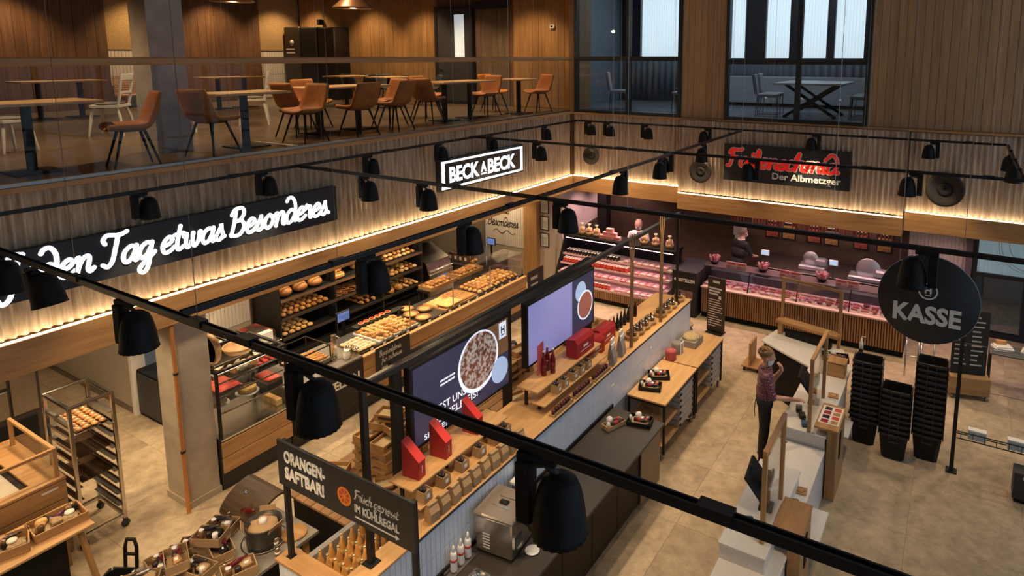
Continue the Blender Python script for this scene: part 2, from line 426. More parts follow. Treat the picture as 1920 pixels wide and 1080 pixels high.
X_ = (1, 0, 0); Y_ = (0, 1, 0); Z_ = (0, 0, 1)

# ================================================================== STRUCTURE
FLOORM = mat('floor_concrete', (.53, .42, .29), .42, noise=1, scale=.9, col2=(.36, .275, .18), bump=.03, rnd=.025, spec=.35)
# finer second noise for the cloudy cement look
def cloud(m, sc, amt):
    nt = m.node_tree; b = nt.nodes['Principled BSDF']; L = nt.links
    lk = b.inputs['Base Color'].links[0].from_socket
    tc = nt.nodes.new('ShaderNodeTexCoord'); nz = nt.nodes.new('ShaderNodeTexNoise'); nz.inputs['Scale'].default_value = sc; nz.inputs['Detail'].default_value = 9; nz.inputs['Roughness'].default_value = .7
    L.new(tc.outputs['Object'], nz.inputs['Vector'])
    mr = nt.nodes.new('ShaderNodeMapRange'); mr.inputs['From Min'].default_value = .3; mr.inputs['From Max'].default_value = .7; mr.inputs['To Min'].default_value = 1 - amt; mr.inputs['To Max'].default_value = 1 + amt
    L.new(nz.outputs['Fac'], mr.inputs['Value'])
    mx = nt.nodes.new('ShaderNodeMix'); mx.data_type = 'RGBA'; mx.blend_type = 'MULTIPLY'; mx.inputs[0].default_value = 1
    L.new(lk, mx.inputs[6]); L.new(mr.outputs[0], mx.inputs[7]); L.new(mx.outputs[2], b.inputs['Base Color'])
cloud(FLOORM, 5, .30)
JOINT = mat('floor_joint', (.34, .27, .19), .8)
fl = ST('floor', MB().box(-7, 13, -16.5, 5, -.2, -.006), JOINT)
sl = MB().cbox(-.6237, .6237, -.6237, .6237, -.03, 0, .0012).mesh('floor_slab', FLOORM)
for i in range(16):
    for j in range(17):
        o = ST('floor_slab', sl, None, fl, (-6.375 + i * 1.25, -15.875 + j * 1.25, 0))
# ---- corrugated weathered cladding
CORL = mat('corrugated_weathered_brown', (.68, .55, .41), .7, noise=1, scale=3.4, stretch=(5, 5, .55), col2=(.29, .21, .14), bump=.25, rnd=.12)
CORG = mat('corrugated_weathered_grey', (.60, .51, .42), .65, noise=1, scale=3.0, stretch=(5, 5, .55), col2=(.28, .19, .125), bump=.25, rnd=.1)
def corrugated(L, h, per, amp, axis='y', th=.006):
    """wavy sheet of length L, from z=0 to h; waves stand out along +x (axis y) or -y (axis x)"""
    mb = MB(); n = int(L / per * 8); v = []; f = []
    for i in range(n + 1):
        t = L * i / n; w = amp * math.cos(2 * PI * t / per)
        for (d, z) in ((w, h), (w, 0), (w - th, 0), (w - th, h)):
            v.append((d, t, z) if axis == 'y' else (t, -d, z))
    for i in range(n):
        a = 4 * i; b = a + 4
        for k in range(3):
            q = (a + k, a + k + 1, b + k + 1, b + k); f.append(q if axis == 'y' else q[::-1])
    return mb.add(v, f, True)
ZL, ZT = 2.945, 4.43
wl = ST('wall_left', MB().box(-.12, -.03, -16.5, 0, ZL, 4.44), CORL)
sh = corrugated(2.0, ZT - ZL, 2.0 / 20, .026).mesh('corrugated_sheet', CORL)
for k in range(8): ST('corrugated_sheet', sh, None, wl, (0, -16.0 + 2.0 * k, ZL))
ST('trim_1', MB().cbox(-.12, .055, -16.4, .03, 4.432, 4.495, .006), OAKY)            # mezzanine edge board
ST('trim_2', MB().cbox(-.22, .06, -16.4, 0.0, 2.54, 2.915, .008), OAKY)              # timber beam under the cladding
# ---- mezzanine slab
ST('floor_mezzanine', MB().box(-12, -.125, -16.5, 1.0, 3.2, 4.44), CONC)
MFLO = mat('mezzanine_floor', (.12, .085, .058), .3, noise=.3, scale=3)
ST('floor_upper', MB().box(-11.8, -.125, -16.5, .9, 4.4402, 4.47), MFLO)
ST('ceiling_bakery', MB().box(-7, -.225, -16.5, .1, 2.93, 3.15), DKGREY)
# ---- back wall, lower cladding in three sections
wb = ST('wall_back', MB().box(0.02, 13, .07, .16, ZL - .05, 4.43), CORG)
sa = corrugated(1.42, ZT - ZL, 1.42 / 15, .022, 'x').mesh('corrugated_sheet', CORG)
for k in range(2): ST('corrugated_sheet', sa, None, wb, (.03 + 1.42 * k, .04, ZL))
sb = corrugated(1.51, ZT - 2.84, 1.51 / 16, .022, 'x').mesh('corrugated_sheet', CORG)
for k in range(3): ST('corrugated_sheet', sb, None, wb, (2.87 + 1.51 * k, -.10, 2.84))
for k in range(4): ST('corrugated_sheet', sa, None, wb, (7.43 + 1.42 * k, .04, ZL - .02))
ST('trim_3', MB().cbox(0.065, 2.86, -.01, .16, 2.53, 2.91, .008), OAKX)
ST('trim_4', MB().cbox(2.87, 7.40, -.16, .16, 2.44, 2.80, .008), OAKX)
ST('trim_5', MB().cbox(7.41, 13, -.01, .16, 2.53, 2.90, .008), OAKX)
ST('trim_6', MB().cbox(0.06, 13, -.03, .16, 4.432, 4.475, .005), OAKX)
ST('trim_7', MB().cbox(-.02, .06, -.05, .05, 2.92, 4.43, .004), WALLD)               # corner strip
# LED lines
def led(name, mb, label, loc): return S(name, mb, LEDM, label, 'light strip', loc, world=True)
led('led_strip', MB().box(.036, .056, -16.2, -.05, 2.916, 2.932), 'warm LED strip along the beam below the left wavy cladding', (.046, -8, 2.916))
led('led_strip', MB().box(.07, 2.85, -.006, .012, 2.912, 2.926), 'warm LED strip under the wavy cladding beside the corner', (1.4, 0, 2.912))
led('led_strip', MB().box(2.88, 7.39, -.152, -.134, 2.802, 2.816), 'warm LED strip under the wavy cladding with the butcher sign', (5.1, -.14, 2.802))
led('led_strip', MB().box(7.43, 12.9, -.006, .012, 2.902, 2.914), 'warm LED strip under the wavy cladding above the entrance', (9, 0, 2.902))
ST('ceiling_butcher', MB().box(-.2, 13, .17, 5, 2.80, 3.1), DKGREY)
# ---- upper back wall: planks and windows
WALLB = wood('plank_pine_grey', (.46, .28, .14), (.32, .19, .09), 2.2, 'z', .14, .6)
ub = ST('wall_upper', MB().box(2.84, 3.82, .07, .16, 4.47, 8.2).box(6.66, 13, .07, .16, 4.47, 8.2).box(.1, 6.66, .07, .16, 7.45, 8.2), DKGREY)
def plank_run(par, x0, x1, w, y, z0, z1, m, name='plank', t=.03):
    n = max(1, round((x1 - x0) / w)); w = (x1 - x0) / n
    me = MB().cbox(-w / 2 + .002, w / 2 - .002, -t, 0, 0, z1 - z0, .004).mesh(name, m)
    for i in range(n): ST(name, me, None, par, (x0 + w * (i + .5), y + random.uniform(-.006, .004), z0))
plank_run(ub, 2.83, 3.83, .143, .068, 4.478, 8.2, WALLB)
plank_run(ub, 6.65, 13, .143, .068, 4.478, 8.2, WALLB)
WFR = mat('window_frame_anthracite', (.022, .024, .028), .4, .2)
def window(n, x0, x1, xm, zt):
    fr = MB().frame(x0, x1, 4.478, 7.5, .07, -.02, .12)
    w = ST('window_%d' % n, fr, WFR)
    mb = MB().box(xm - .045, xm + .045, -.02, .12, 4.548, 7.43); ST('mullion', mb, WFR, w)
    mb = MB().box(x0 + .07, xm - .045, -.02, .12, zt - .05, zt + .05).box(xm + .045, x1 - .07, -.02, .12, zt - .05, zt + .05); ST('transom', mb, WFR, w)
    for a, b in ((x0 + .07, xm - .045), (xm + .045, x1 - .07)):
        for c, d in ((4.548, zt - .05), (zt + .05, 7.43)): ST('pane', MB().box(a, b, .04, .048, c, d), GLASSD, w)
window(1, .10, 2.83, 1.53, 5.76)
window(2, 3.83, 6.65, 5.33, 5.70)
# ---- room behind the upper windows
RDK = mat('dark_room_wall', (.20, .23, .26), .7, noise=.3, scale=3, stretch=(8, 8, .4))
ST('floor_meeting_room', MB().box(-.0, 13, .17, 5.1, 4.30, 4.47).box(-1.3, 0, 1.02, 5.1, 4.30, 4.47), mat('meeting_floor', (.14, .15, .165), .25))
ST('wall_meeting_left', MB().box(-1.3, -1.2, .95, 5.1, 4.47, 8.2), RDK)
ST('wall_meeting_right', MB().box(12.9, 13, .17, 5.1, 4.47, 8.2), RDK)
ST('ceiling_meeting_room', MB().box(-1.3, 13, .17, 5.1, 8.2, 8.3), DKGREY)
far = ST('wall_meeting_back', MB().box(-1.2, 12.9, 4.95, 5.05, 4.47, 5.72), RDK)
fs = corrugated(14.0, 1.2, .2, .03, 'x').mesh('corrugated_sheet', RDK); ST('corrugated_sheet', fs, None, far, (-1.18, 4.91, 4.49))
DAY = mat('daylit_translucent_panel', (.85, .92, .95), .6, emit=.85, ecol=(.80, .93, 1.0), noise=.12, scale=2, stretch=(8, 1, .2))
gaps = []
xs = [(-.55, .80), (2.30, 2.82), (3.30, 4.05), (4.24, 5.02), (5.12, 5.95), (7.6, 8.9), (9.4, 10.8)]
px = -1.2; pier = MB()
for a, b in xs: pier.box(px, a, 4.95, 5.05, 5.72, 8.2); px = b
pier.box(px, 12.9, 4.95, 5.05, 5.72, 8.2); ST('wall_meeting_piers', pier, WFR)
for i, (a, b) in enumerate(xs):
    w = ST('window_%d' % (i + 3), MB().frame(a, b, 5.72, 8.2, .05, 4.93, 5.06), WFR)
    p = corrugated(b - a - .1, 2.38, .08, .012, 'x'); ST('pane', p.mesh('pane', DAY), None, w, (a + .05, 5.09, 5.77))
# ---- mezzanine rear and side walls
MX, MY = -11.2, .8
wm = ST('wall_mezzanine_back', MB().box(-11.3, -.05, MY + .035, MY + .12, 4.47, 8.2), WALLD)
plank_run(wm, -11.15, -5.02, .2, MY + .03, 4.475, 8.2, WALLW)
plank_run(wm, -3.60, -2.45, .2, MY + .03, 4.475, 7.1, WALLG)
plank_run(wm, -2.30, -.06, .2, MY + .03, 4.475, 8.2, WALLW)
ST('wall_mezzanine_end', MB().box(-.05, .095, -.02, .8, 4.50, 8.2), WALLW)
ws = ST('wall_mezzanine_side', MB().box(MX - .2, MX - .06, -16.5, .83, 4.47, 8.2), PLAST)
CORK = mat('cork_panel', (.50, .34, .15), .9, noise=1, scale=60, col2=(.22, .13, .055), bump=.4)
TILEW = mat('white_tile', (.66, .60, .52), .3, rnd=.05)
def side_planks(y0, y1, m):
    n = round((y1 - y0) / .24); w = (y1 - y0) / n
    me = MB().cbox(0, .09, -w / 2 + .002, w / 2 - .002, 0, 3.7, .004).mesh('plank', m)
    for i in range(n): ST('plank', me, None, ws, (MX - .05 + random.uniform(0, .01), y0 + w * (i + .5), 4.475))
side_planks(-12.0, -4.98, WALLD); side_planks(-3.33, -.67, WALLD)
for a, b in ((-4.98, -3.33), (-.67, .78)):
    ST('cork_panel', MB().box(MX - .055, MX - .02, a, b, 6.0, 8.2), CORK, ws)
    n = round((b - a) / .085); w = (b - a) / n
    tm = MB().cbox(0, .02, -w / 2 + .003, w / 2 - .003, 0, .735, .003).mesh('tile', TILEW)
    for i in range(n):
        for k in range(2): ST('tile', tm, None, ws, (MX - .058, a + w * (i + .5), 4.5 + .75 * k))
# slatted bench back in the first niche
bs = T('slatted_bench', 'oak slat bench in the niche between the dark plank walls', 'bench', (MX, -4.15, 4.47))
for k in range(9): P(bs, 'slat', MB().cbox(.04, .09, -.8, .8, .36 + .055 * k, .40 + .055 * k, .004), OAKY)
P(bs, 'seat', MB().cbox(.05, .5, -.8, .8, .30, .35, .006), OAKY)
for y in (-.7, .7): P(bs, 'leg', MB().box(.1, .45, y - .03, y + .03, 0, .30), OAKY)
# dark door with glass strip, black frame
d1 = ST('door_1', MB().frame(-5.02, -3.62, 4.475, 7.22, .10, .68, .80), WFR)
ST('door_leaf', MB().box(-4.92, -4.30, .70, .75, 4.48, 7.12).box(-3.92, -3.72, .70, .75, 4.48, 7.12).box(-4.30, -3.92, .70, .75, 4.48, 5.80).box(-4.30, -3.92, .70, .75, 6.98, 7.12), DKGREY, d1)
ST('pane', MB().box(-4.30, -3.92, .722, .73, 5.80, 6.98), mat('door_glass_daylit', (.6, .7, .75), .2, emit=.45, ecol=(.72, .85, .92)), d1)
ST('door_handle', MB().bar((-4.86, .66, 5.5), (-4.74, .66, 5.5), .02).bar((-4.86, .66, 5.5), (-4.86, .70, 5.5), .02), STEEL, d1)
ST('door_2', MB().box(-3.60, -2.42, .66, .76, 7.1, 7.3), WFR)
tp = T('thermostat', 'small white room thermostat on the pine plank wall', 'thermostat', (-1.03, .78, 6.58))
P(tp, 'cover', MB().cbox(-.07, .07, -.03, 0, -.05, .05, .006), WHITE); P(tp, 'display', MB().box(-.04, .02, -.034, -.03, -.02, .02), BLACKM)
# ---- ceilings and hall
ST('ceiling_mezzanine', MB().box(-12, .1, -16.5, .9, 8.2, 8.4), mat('ceiling_dark', (.16, .11, .07), .8))
ST('ceiling', MB().box(.1, 13, -16.5, .16, 9.4, 9.6), mat('ceiling_white', (.55, .52, .48), .8))
wr = ST('window_right_assumed', MB().box(13, 13.12, -16.5, .16, -.2, .5).box(13, 13.12, -16.5, .16, 9.0, 9.6), WFR)  # unseen glazing, assumed here to let cool daylight in
for k in range(12): ST('mullion', MB().box(13, 13.12, -16.5 + 1.5 * k, -16.4 + 1.5 * k, .5, 9.0), WFR, wr)
for k in range(11): ST('pane', MB().box(13.05, 13.06, -16.4 + 1.5 * k, -15.0 + 1.5 * k, .5, 9.0), GLASSD, wr)
ST('wall_front', MB().box(-12, 13.1, -16.7, -16.52, -.2, 9.6), PLAST)
# ---- bakery shell
ST('wall_bakery_back', MB().box(-2.75, -2.62, -8.2, -.15, 0, 2.93), mat('bakery_wall_dark', (.10, .075, .05), .6))
ST('wall_bakery_partition', MB().box(-6.6, -3.1, -8.65, -8.5, 0, 2.93), PLAST)
ST('baseboard_partition', MB().box(-6.6, -3.1, -8.668, -8.65, 0, .09), STEELD)
ST('door_3', MB().box(-3.1, -3.02, -8.69, -8.48, 0, 2.93), WHITE)
ST('wall_far_left', MB().box(-7.1, -6.6, -16.5, -8.5, 0, 2.93), PLAST)
pl = ST('pillar', MB().box(-.52, -.02, -9.46, -9.06, 0, 2.54), CONC); 
ST('baseboard_pillar', MB().box(-.535, -.005, -9.475, -9.045, 0, .09), CONC)
# bakery white tile wall (text wall) at the far end, facing the camera
wt = ST('wall_bakery_end', MB().box(-2.62, -1.33, -.12, .0, 0, 2.9), mat('grout', (.40, .34, .26), .8))
tm = MB().cbox(-.03, .03, -.008, 0, 0, .338, .003).mesh('tile', TILEW)
for i in range(20):
    for k in range(6): ST('tile', tm, None, wt, (-2.59 + i * .0648, -.12, .85 + .342 * k))
ST('trim_8', MB().cbox(-1.33, -.92, -.2, .05, 0, 2.53, .008), OAKZ)
# white tiles behind the sink
wt2 = ST('wall_bakery_tiles', MB().box(-2.62, -2.58, -8.1, -6.9, 0, 2.9), mat('grout', (.40, .34, .26), .8))
tm = MB().cbox(0, .008, -.03, .03, 0, .338, .003).mesh('tile', TILEW)
for i in range(18):
    for k in range(5): ST('tile', tm, None, wt2, (-2.58, -8.06 + i * .0655, 1.1 + .342 * k))
# butcher shell
ST('wall_butcher_side', MB().box(-.45, -.30, .02, 4.6, 0, 2.8), mat('mural_sky', (.72, .62, .56), .7))
ST('wall_butcher_back', MB().box(-.3, 7.42, 2.55, 2.7, 0, 2.8), mat('butcher_wall', (.11, .072, .05), .6, noise=.3, scale=4))
wt3 = ST('wall_butcher_tiles', MB().box(7.42, 8.5, 2.0, 2.15, 0, 2.8), mat('grout', (.40, .34, .26), .8))
tm = MB().cbox(-.033, .033, -.008, 0, 0, .338, .003).mesh('tile', mat('white_tile_pinkish', (.55, .49, .45), .35, rnd=.06))
for i in range(15):
    for k in range(7): ST('tile', tm, None, wt3, (7.47 + i * .072, 2.0, .35 + .342 * k))
ST('wall_small_frames', MB().box(-.92, -.45, -.05, .02, 0, 2.53), mat('panel_offwhite', (.55, .47, .40), .6))

# ================================================================== MEZZANINE
ZM = 4.47
# ---- balustrade
br = T('balustrade', 'glass balustrade with an oak handrail along the mezzanine edge', 'railing', (0, -8, 4.5))
W(br, 'handrail', MB().cbox(-.06, .05, -16.4, -.06, 5.71, 5.795, .012), OAKY)
W(br, 'shoe_rail', MB().box(-.03, .03, -16.4, -.06, 4.497, 4.53), STEELD)
for k in range(10):
    y0 = -16.82 + 1.67 * k
    W(br, 'glass_panel', MB().box(-.008, .008, max(y0 + .008, -16.4), min(y0 + 1.662, -.07), 4.532, 5.709), GLASSR)
# ---- concrete column
ST('column_upper', MB().box(-1.83, -1.37, -8.78, -8.30, ZM, 8.2), CONCD)
# ---- orange bucket chair
def shell_mesh(prof, thick, nu=9):
    """prof: (y, z, halfwidth, curl) from seat front to backrest top; a moulded shell"""
    top = []; n = len(prof)
    for i, (y, z, hw, cu) in enumerate(prof):
        row = []
        for k in range(nu):
            u = -1 + 2 * k / (nu - 1); a = abs(u) ** 2.4
            # seat rows curl upward, back rows curl forward
            t = i / (n - 1); row.append((u * hw, y + cu * a * max(0, t - .35) * 1.5, z + cu * a * max(0, 1 - t * 1.2)))
        top.append(row)
    v = [p for r in top for p in r]; m = len(v)
    # offset along rough normals
    nv = []
    for i in range(n):
        for k in range(nu):
            a = Vector(top[min(i + 1, n - 1)][k]) - Vector(top[max(i - 1, 0)][k]); b = Vector(top[i][min(k + 1, nu - 1)]) - Vector(top[i][max(k - 1, 0)])
            nn = b.cross(a).normalized(); nv.append(tuple(Vector(top[i][k]) - nn * -thick))
    f = []
    for i in range(n - 1):
        for k in range(nu - 1):
            a = i * nu + k; q = (a, a + nu, a + nu + 1, a + 1); f.append(q); f.append(tuple(m + t for t in q[::-1]))
    bd = [k for k in range(nu)] + [i * nu + nu - 1 for i in range(1, n)] + [(n - 1) * nu + k for k in range(nu - 2, -1, -1)] + [i * nu for i in range(n - 2, 0, -1)]
    for i in range(len(bd)):
        a, b = bd[i], bd[(i + 1) % len(bd)]; f.append((a, b, m + b, m + a))
    return MB().add(v + nv, f, True)
def spl3(pts, k=3):
    out = []
    P_ = [np.array(p) for p in pts]
    for i in range(len(P_) - 1):
        a = P_[max(i - 1, 0)]; b = P_[i]; c = P_[i + 1]; d = P_[min(i + 2, len(P_) - 1)]
        for j in range(k):
            t = j / k; out.append(tuple(.5 * (2 * b + (c - a) * t + (2 * a - 5 * b + 4 * c - d) * t * t + (3 * b - a - 3 * c + d) * t ** 3)))
    out.append(tuple(P_[-1])); return out
def bucket_chair(m, label, name='bucket_chair', leg=BLACK):
    t = T(name, label, 'chair')
    prof = spl3([(.24, .43, .20, .02), (.20, .455, .225, .05), (.0, .44, .235, .09), (-.15, .455, .235, .12), (-.22, .53, .23, .13), (-.27, .68, .225, .08), (-.31, .84, .205, .04)])
    P(t, 'seat_shell', shell_mesh(prof, .038), m)
    for sx in (-1, 1):
        for sy in (-1, 1):
            P(t, 'leg', MB().tube([(sx * .12, sy * .10 - .02, .43), (sx * .22, sy * .22 - .02, 0)], [.017, .010], 8), leg)
    P(t, 'seat_bracket', MB().box(-.13, .13, -.13, .10, .405, .43), leg)
    return Proto(t)
oc = bucket_chair(ORANGE, 'orange leather bucket chair with black splayed legs')
oc.root.scale = (1.1, 1.1, 1.09)
GO = 'orange bucket chairs behind the balustrade'
for x, y, rz, lb in [(-.62, -11.35, 0, 'orange bucket chair with black legs, cut by the edge beside a white stool'),
                     (-.50, -9.52, PI - .25, 'orange bucket chair in front of the concrete column'),
                     (-.62, -8.42, .25, 'orange bucket chair between the concrete column and a single black table leg'),
                     (-.72, -6.92, PI + .1, 'orange bucket chair with its back to the long dining table by the glass'),
                     (-1.45, -6.5, .1, 'orange bucket chair at the near end of the long dining table'),
                     (-.62, -5.95, PI / 2, 'orange bucket chair on the balustrade side of the long dining table'),
                     (-2.35, -5.5, -PI / 2, 'orange bucket chair on the far side of the long dining table'),
                     (-.70, -5.05, PI / 2 + .2, 'orange bucket chair by the balustrade, between the first and second long tables'),
                     (-1.3, -4.62, PI, 'orange bucket chair at the far end of the long dining table'),
                     (-1.1, -3.72, .2, 'orange bucket chair at the near end of the second long table'),
                     (-2.1, -2.75, -PI / 2, 'orange bucket chair on the far side of the second long table'),
                     (-1.2, -1.8, PI, 'orange bucket chair at the far end of the second long table'),
                     (-1.75, -.75, -PI / 2, 'orange bucket chair on the far side of the small square table near the corner'),
                     (-.75, -.35, PI - .3, 'orange bucket chair at the small square table near the corner, backed to the plank wall')]:
    oc((x, y, ZM), rz, lb, GO)
# ---- tables
def cafe_table(x, y, lx, ly, label, zt=.82, rz=0):
    t = T('cafe_table', label, 'table', (x, y, ZM), rz)
    P(t, 'table_top', MB().cbox(-lx / 2, lx / 2, -ly / 2, ly / 2, zt - .035, zt, .006), OAKL)
    n = 2 if ly > 1.35 else 1
    for k in range(n):
        yy = 0 if n == 1 else (-.32 + .64 * k) * ly * .75
        P(t, 'column', MB().box(-.04, .04, yy - .04, yy + .04, .02, zt - .036), BLACK)
        P(t, 'base_plate', MB().cbox(-.24, .24, yy - .24, yy + .24, 0, .019, .004), BLACK)
    return t
cafe_table(-1.1, -10.3, .75, 1.3, 'oak cafe table beside the column, on a single black leg near the frame edge')
cafe_table(-1.0, -7.72, .75, 1.1, 'oak cafe table with a single black leg beside the column')
cafe_table(-1.5, -5.6, .8, 1.75, 'long oak dining table in front of the black vending machine')
cafe_table(-1.2, -2.75, .8, 1.7, 'second long oak dining table, in front of the dark glazed door')
cafe_table(-.9, -.92, .65, .65, 'small square oak table beside the plank wall corner')
cafe_table(-8.9, -7.0, .8, 1.6, 'oak table by the first dark plank wall of the seating niche')
cafe_table(-8.4, -3.4, .8, 1.5, 'oak table by the second dark plank wall of the seating niche')
# ---- white wooden chairs
def white_chair(label, back=True):
    t = T('white_wooden_chair' if back else 'white_stool', label, 'chair' if back else 'stool')
    P(t, 'seat', MB().prism([(-.22, -.2), (-.24, .16), (-.16, .22), (.16, .22), (.24, .16), (.22, -.2)], .425, .46, 'z'), CHAIRW)
    P(t, 'cushion', MB().blob((0, 0, .475), (.21, .2, .025), 14, 6), CUSH)
    for sx in (-1, 1):
        for sy in (-1, 1):
            P(t, 'leg', MB().tube([(sx * .16, sy * .15, .43), (sx * .19, sy * .19, .28), (sx * .22, sy * .23, 0)], [.018, .024, .014], 8), CHAIRW)
    if back:
        for sx in (-1, 1):
            P(t, 'back_post', MB().tube([(sx * .19, -.18, .45), (sx * .195, -.21, .58), (sx * .197, -.22, .66), (sx * .20, -.235, .74), (sx * .20, -.26, .93)], [.016, .024, .015, .025, .016], 8), CHAIRW)
        P(t, 'top_rail', MB().cbox(-.20, .20, -.275, -.245, .82, .92, .01), CHAIRW)
        P(t, 'back_rail', MB().cbox(-.19, .19, -.24, -.22, .62, .66, .006), CHAIRW)
    return Proto(t)
wc = white_chair('white wooden chair with turned posts and grey seat cushion')
GW = 'white wooden chairs on the mezzanine'
wc.root.scale = (1.12, 1.12, 1.14)
wc((-4.4, -8.0, ZM), PI * .75, 'white turned-post wooden chair with a grey cushion left of the concrete column', GW)
wc((-3.8, -7.0, ZM), -PI * .35, 'white turned-post wooden chair just right of the concrete column', GW)
wc((-3.9, -5.7, ZM), PI * .8, 'white turned-post wooden chair against the white tiled niche', GW)
wst = white_chair('white wooden stool with splayed legs beside the frame-edge cafe table', False)
wst((-3.4, -9.75, ZM), .3)
# ---- black vending cabinet
vm = T('vending_machine', 'tall black vending machine with a brown side panel against the pine wall', 'vending machine', (-9.8, .45, ZM))
P(vm, 'side_panel', MB().cbox(-1.30, -.50, -.32, .28, 0, 2.30, .03), mat('brown_black', (.028, .018, .013), .5))
P(vm, 'cabinet', MB().cbox(-.49, .35, -.30, .28, 0, 2.27, .03), BLACKM)
P(vm, 'glass_door', MB().cbox(.36, 1.15, -.31, .28, 0, 2.25, .03), mat('gloss_black', (.008, .008, .009), .15))
P(vm, 'emblem', MB().lathe([(.10, 0), (.10, .01)], 20, TR(-.9, -.322, 1.78) @ RX(PI / 2)).lathe([(.075, .002), (.075, .012)], 20, TR(-.9, -.322, 1.78) @ RX(PI / 2)), [LETG])
scribble(vm, LETW, (-11.0, .128, ZM + 1.42), X_, Z_, .6, .22, 2, seed=3)
cm = T('security_camera', 'small black security camera on the pine wall above the vending machine', 'camera', (-9.95, .68, ZM + 2.36)); P(cm, 'housing', MB().cbox(-.06, .06, -.1, .05, 0, .18, .01), BLACKM); P(cm, 'wall_plate', MB().cbox(-.05, .05, .04, .1, .02, .16, .008), BLACKM)
# stacked chairs in the dim rear corner
dkc = bucket_chair(DKGREY, 'dark grey chair in the dim rear corner by the plank wall', 'side_chair')
for k, (x, y, rz) in enumerate([(-6.95, -.1, 1.2), (-6.2, -.1, -2.), (-5.3, -.0, .7), (-4.5, -.1, 2.6), (-7.6, -.1, .2)]): dkc((x, y, ZM), rz, 'dark grey chair in the dim rear corner by the glazed door', 'dark chairs in the rear corner')
for k, x in enumerate((-6.6, -4.9)): cafe_table(x, -1.2, .7, 1.0, ['oak table among the dark chairs beside the vending machine', 'oak table among the dark chairs in front of the glazed door'][k])
# ---- pendant lamps
CONE = mat('pendant_copper', (.20, .10, .05), .4, .5)
BULB = mat('bulb', (1, .8, .5), .5, emit=14, ecol=(1, .74, .42))
def pendant(x, y, zb, r, label, hang=8.2):
    t = T('pendant_lamp', label, 'lamp', (x, y, zb))
    P(t, 'shade', MB().lathe([(r, 0), (r * .98, .02), (.07, .30), (.05, .36), (.04, .36), (.06, .29), (r * .95, .015)], 32), CONE)
    P(t, 'cord', MB().tube([(0, 0, .36), (0, 0, hang - zb)], .006, 6), BLACKM)
    P(t, 'bulb', MB().blob((0, 0, .12), .05, 10, 8), BULB)
    l = bpy.data.lights.new('pendant_light', 'POINT'); l.energy = 45; l.color = (1, .70, .38); l.shadow_soft_size = .06
    o = link('pendant_light', l); o.parent = t; o.location = (0, 0, -.02)
pendant(-2.5, -6.85, 6.72, .34, 'copper brown pendant shade above the cafe table beside the column')
pendant(-2.5, -4.33, 6.77, .40, 'copper brown pendant shade above the long dining table')
# ---- unseen mezzanine ceiling downlights; those near the rail added to brighten the chairs
DLB = T('unseen_ceiling_downlight', 'unseen round black ceiling downlight of the mezzanine', 'lamp', (0, 0, 0))
P(DLB, 'housing', MB().lathe([(.09, 0), (.09, -.12), (.07, -.12), (.07, -.02)], 20), BLACKM)
P(DLB, 'lens', MB().lathe([(0, -.05), (.069, -.05)], 20), BULB)
l = bpy.data.lights.new('downlight', 'SPOT'); l.energy = 330; l.color = (1.0, .66, .34); l.spot_size = 1.75; l.spot_blend = .6; l.shadow_soft_size = .07
o = link('downlight', l); o.parent = DLB; o.location = (0, 0, -.14)
dl = Proto(DLB)
for x, y in [(-10.3, -4.2), (-10.3, -.1), (-10.2, -7.2), (-10.3, -2.2), (-7.6, -.2), (-5.4, -.3), (-1.6, -.4), (-3.6, -.6), (-5.5, -5.0), (-5.8, -9.0), (-2.3, -10.4), (-2.6, -7.6), (-2.6, -5.2), (-2.6, -2.6)]:
    dl((x, y, 8.2), 0, None, 'unseen mezzanine ceiling downlights')
# ---- meeting room furniture behind the upper windows
GREYW = mat('grey_upholstery', (.34, .35, .36), .7)
mc = T('meeting_chair', 'pale upholstered chair behind the upper window', 'chair')
P(mc, 'seat', MB().cbox(-.23, .23, -.22, .24, .42, .50, .02), GREYW)
P(mc, 'backrest', MB().cbox(-.22, .22, -.035, .035, 0, .46, .02, M=TR(0, -.235, .49) @ RX(.16)), GREYW)
for sx in (-1, 1):
    P(mc, 'leg', MB().tube([(sx * .2, .22, .42), (sx * .21, .24, 0), (sx * .21, -.24, 0), (sx * .2, -.2, .42)], .01, 6), BLACK)
mcp = Proto(mc)
for x, y, rz, lb in [(.55, 1.5, -1.2, 'pale upholstered chair alone in the left upper window'), (2.35, 1.4, 1.7, 'pale upholstered chair beside the frame of the left upper window'),
                     (4.35, 1.5, -1.4, 'pale upholstered chair at the near side of the trestle table upstairs'), (4.3, 2.1, -1.5, 'pale upholstered chair at the near side of the trestle table upstairs'),
                     (6.35, 1.7, 1.6, 'pale upholstered chair at the far side of the trestle table upstairs'), (6.3, 2.4, 1.5, 'pale upholstered chair at the far side of the trestle table upstairs'), (1.6, 3.6, 1.0, 'pale upholstered chair deep in the room behind the left upper window')]:
    mcp((x, y, ZM), rz, lb, 'chairs behind the upper windows')
mt = T('trestle_table', 'long table with crossed black legs behind the upper window', 'table', (5.3, 1.9, ZM))
P(mt, 'table_top', MB().cbox(-.72, .72, -.9, .9, .73, .77, .006), mat('table_grey', (.42, .42, .42), .4))
for y in (-.5, .5):
    P(mt, 'leg', MB().bar((-.55, y, 0), (.55, y, .73), .06)
      , BLACK); P(mt, 'leg', MB().bar((.55, y + .06, 0), (-.55, y + .06, .73), .06), BLACK)
cb = T('sideboard', 'low pale cabinet along the back of the room behind the upper windows', 'cabinet', (4.4, 4.5, ZM)); P(cb, 'body', MB().cbox(-2.2, 2.2, -.2, .3, .08, .80, .01), GREYW); P(cb, 'plinth', MB().box(-2.15, 2.15, -.17, .27, 0, .08), BLACKM)

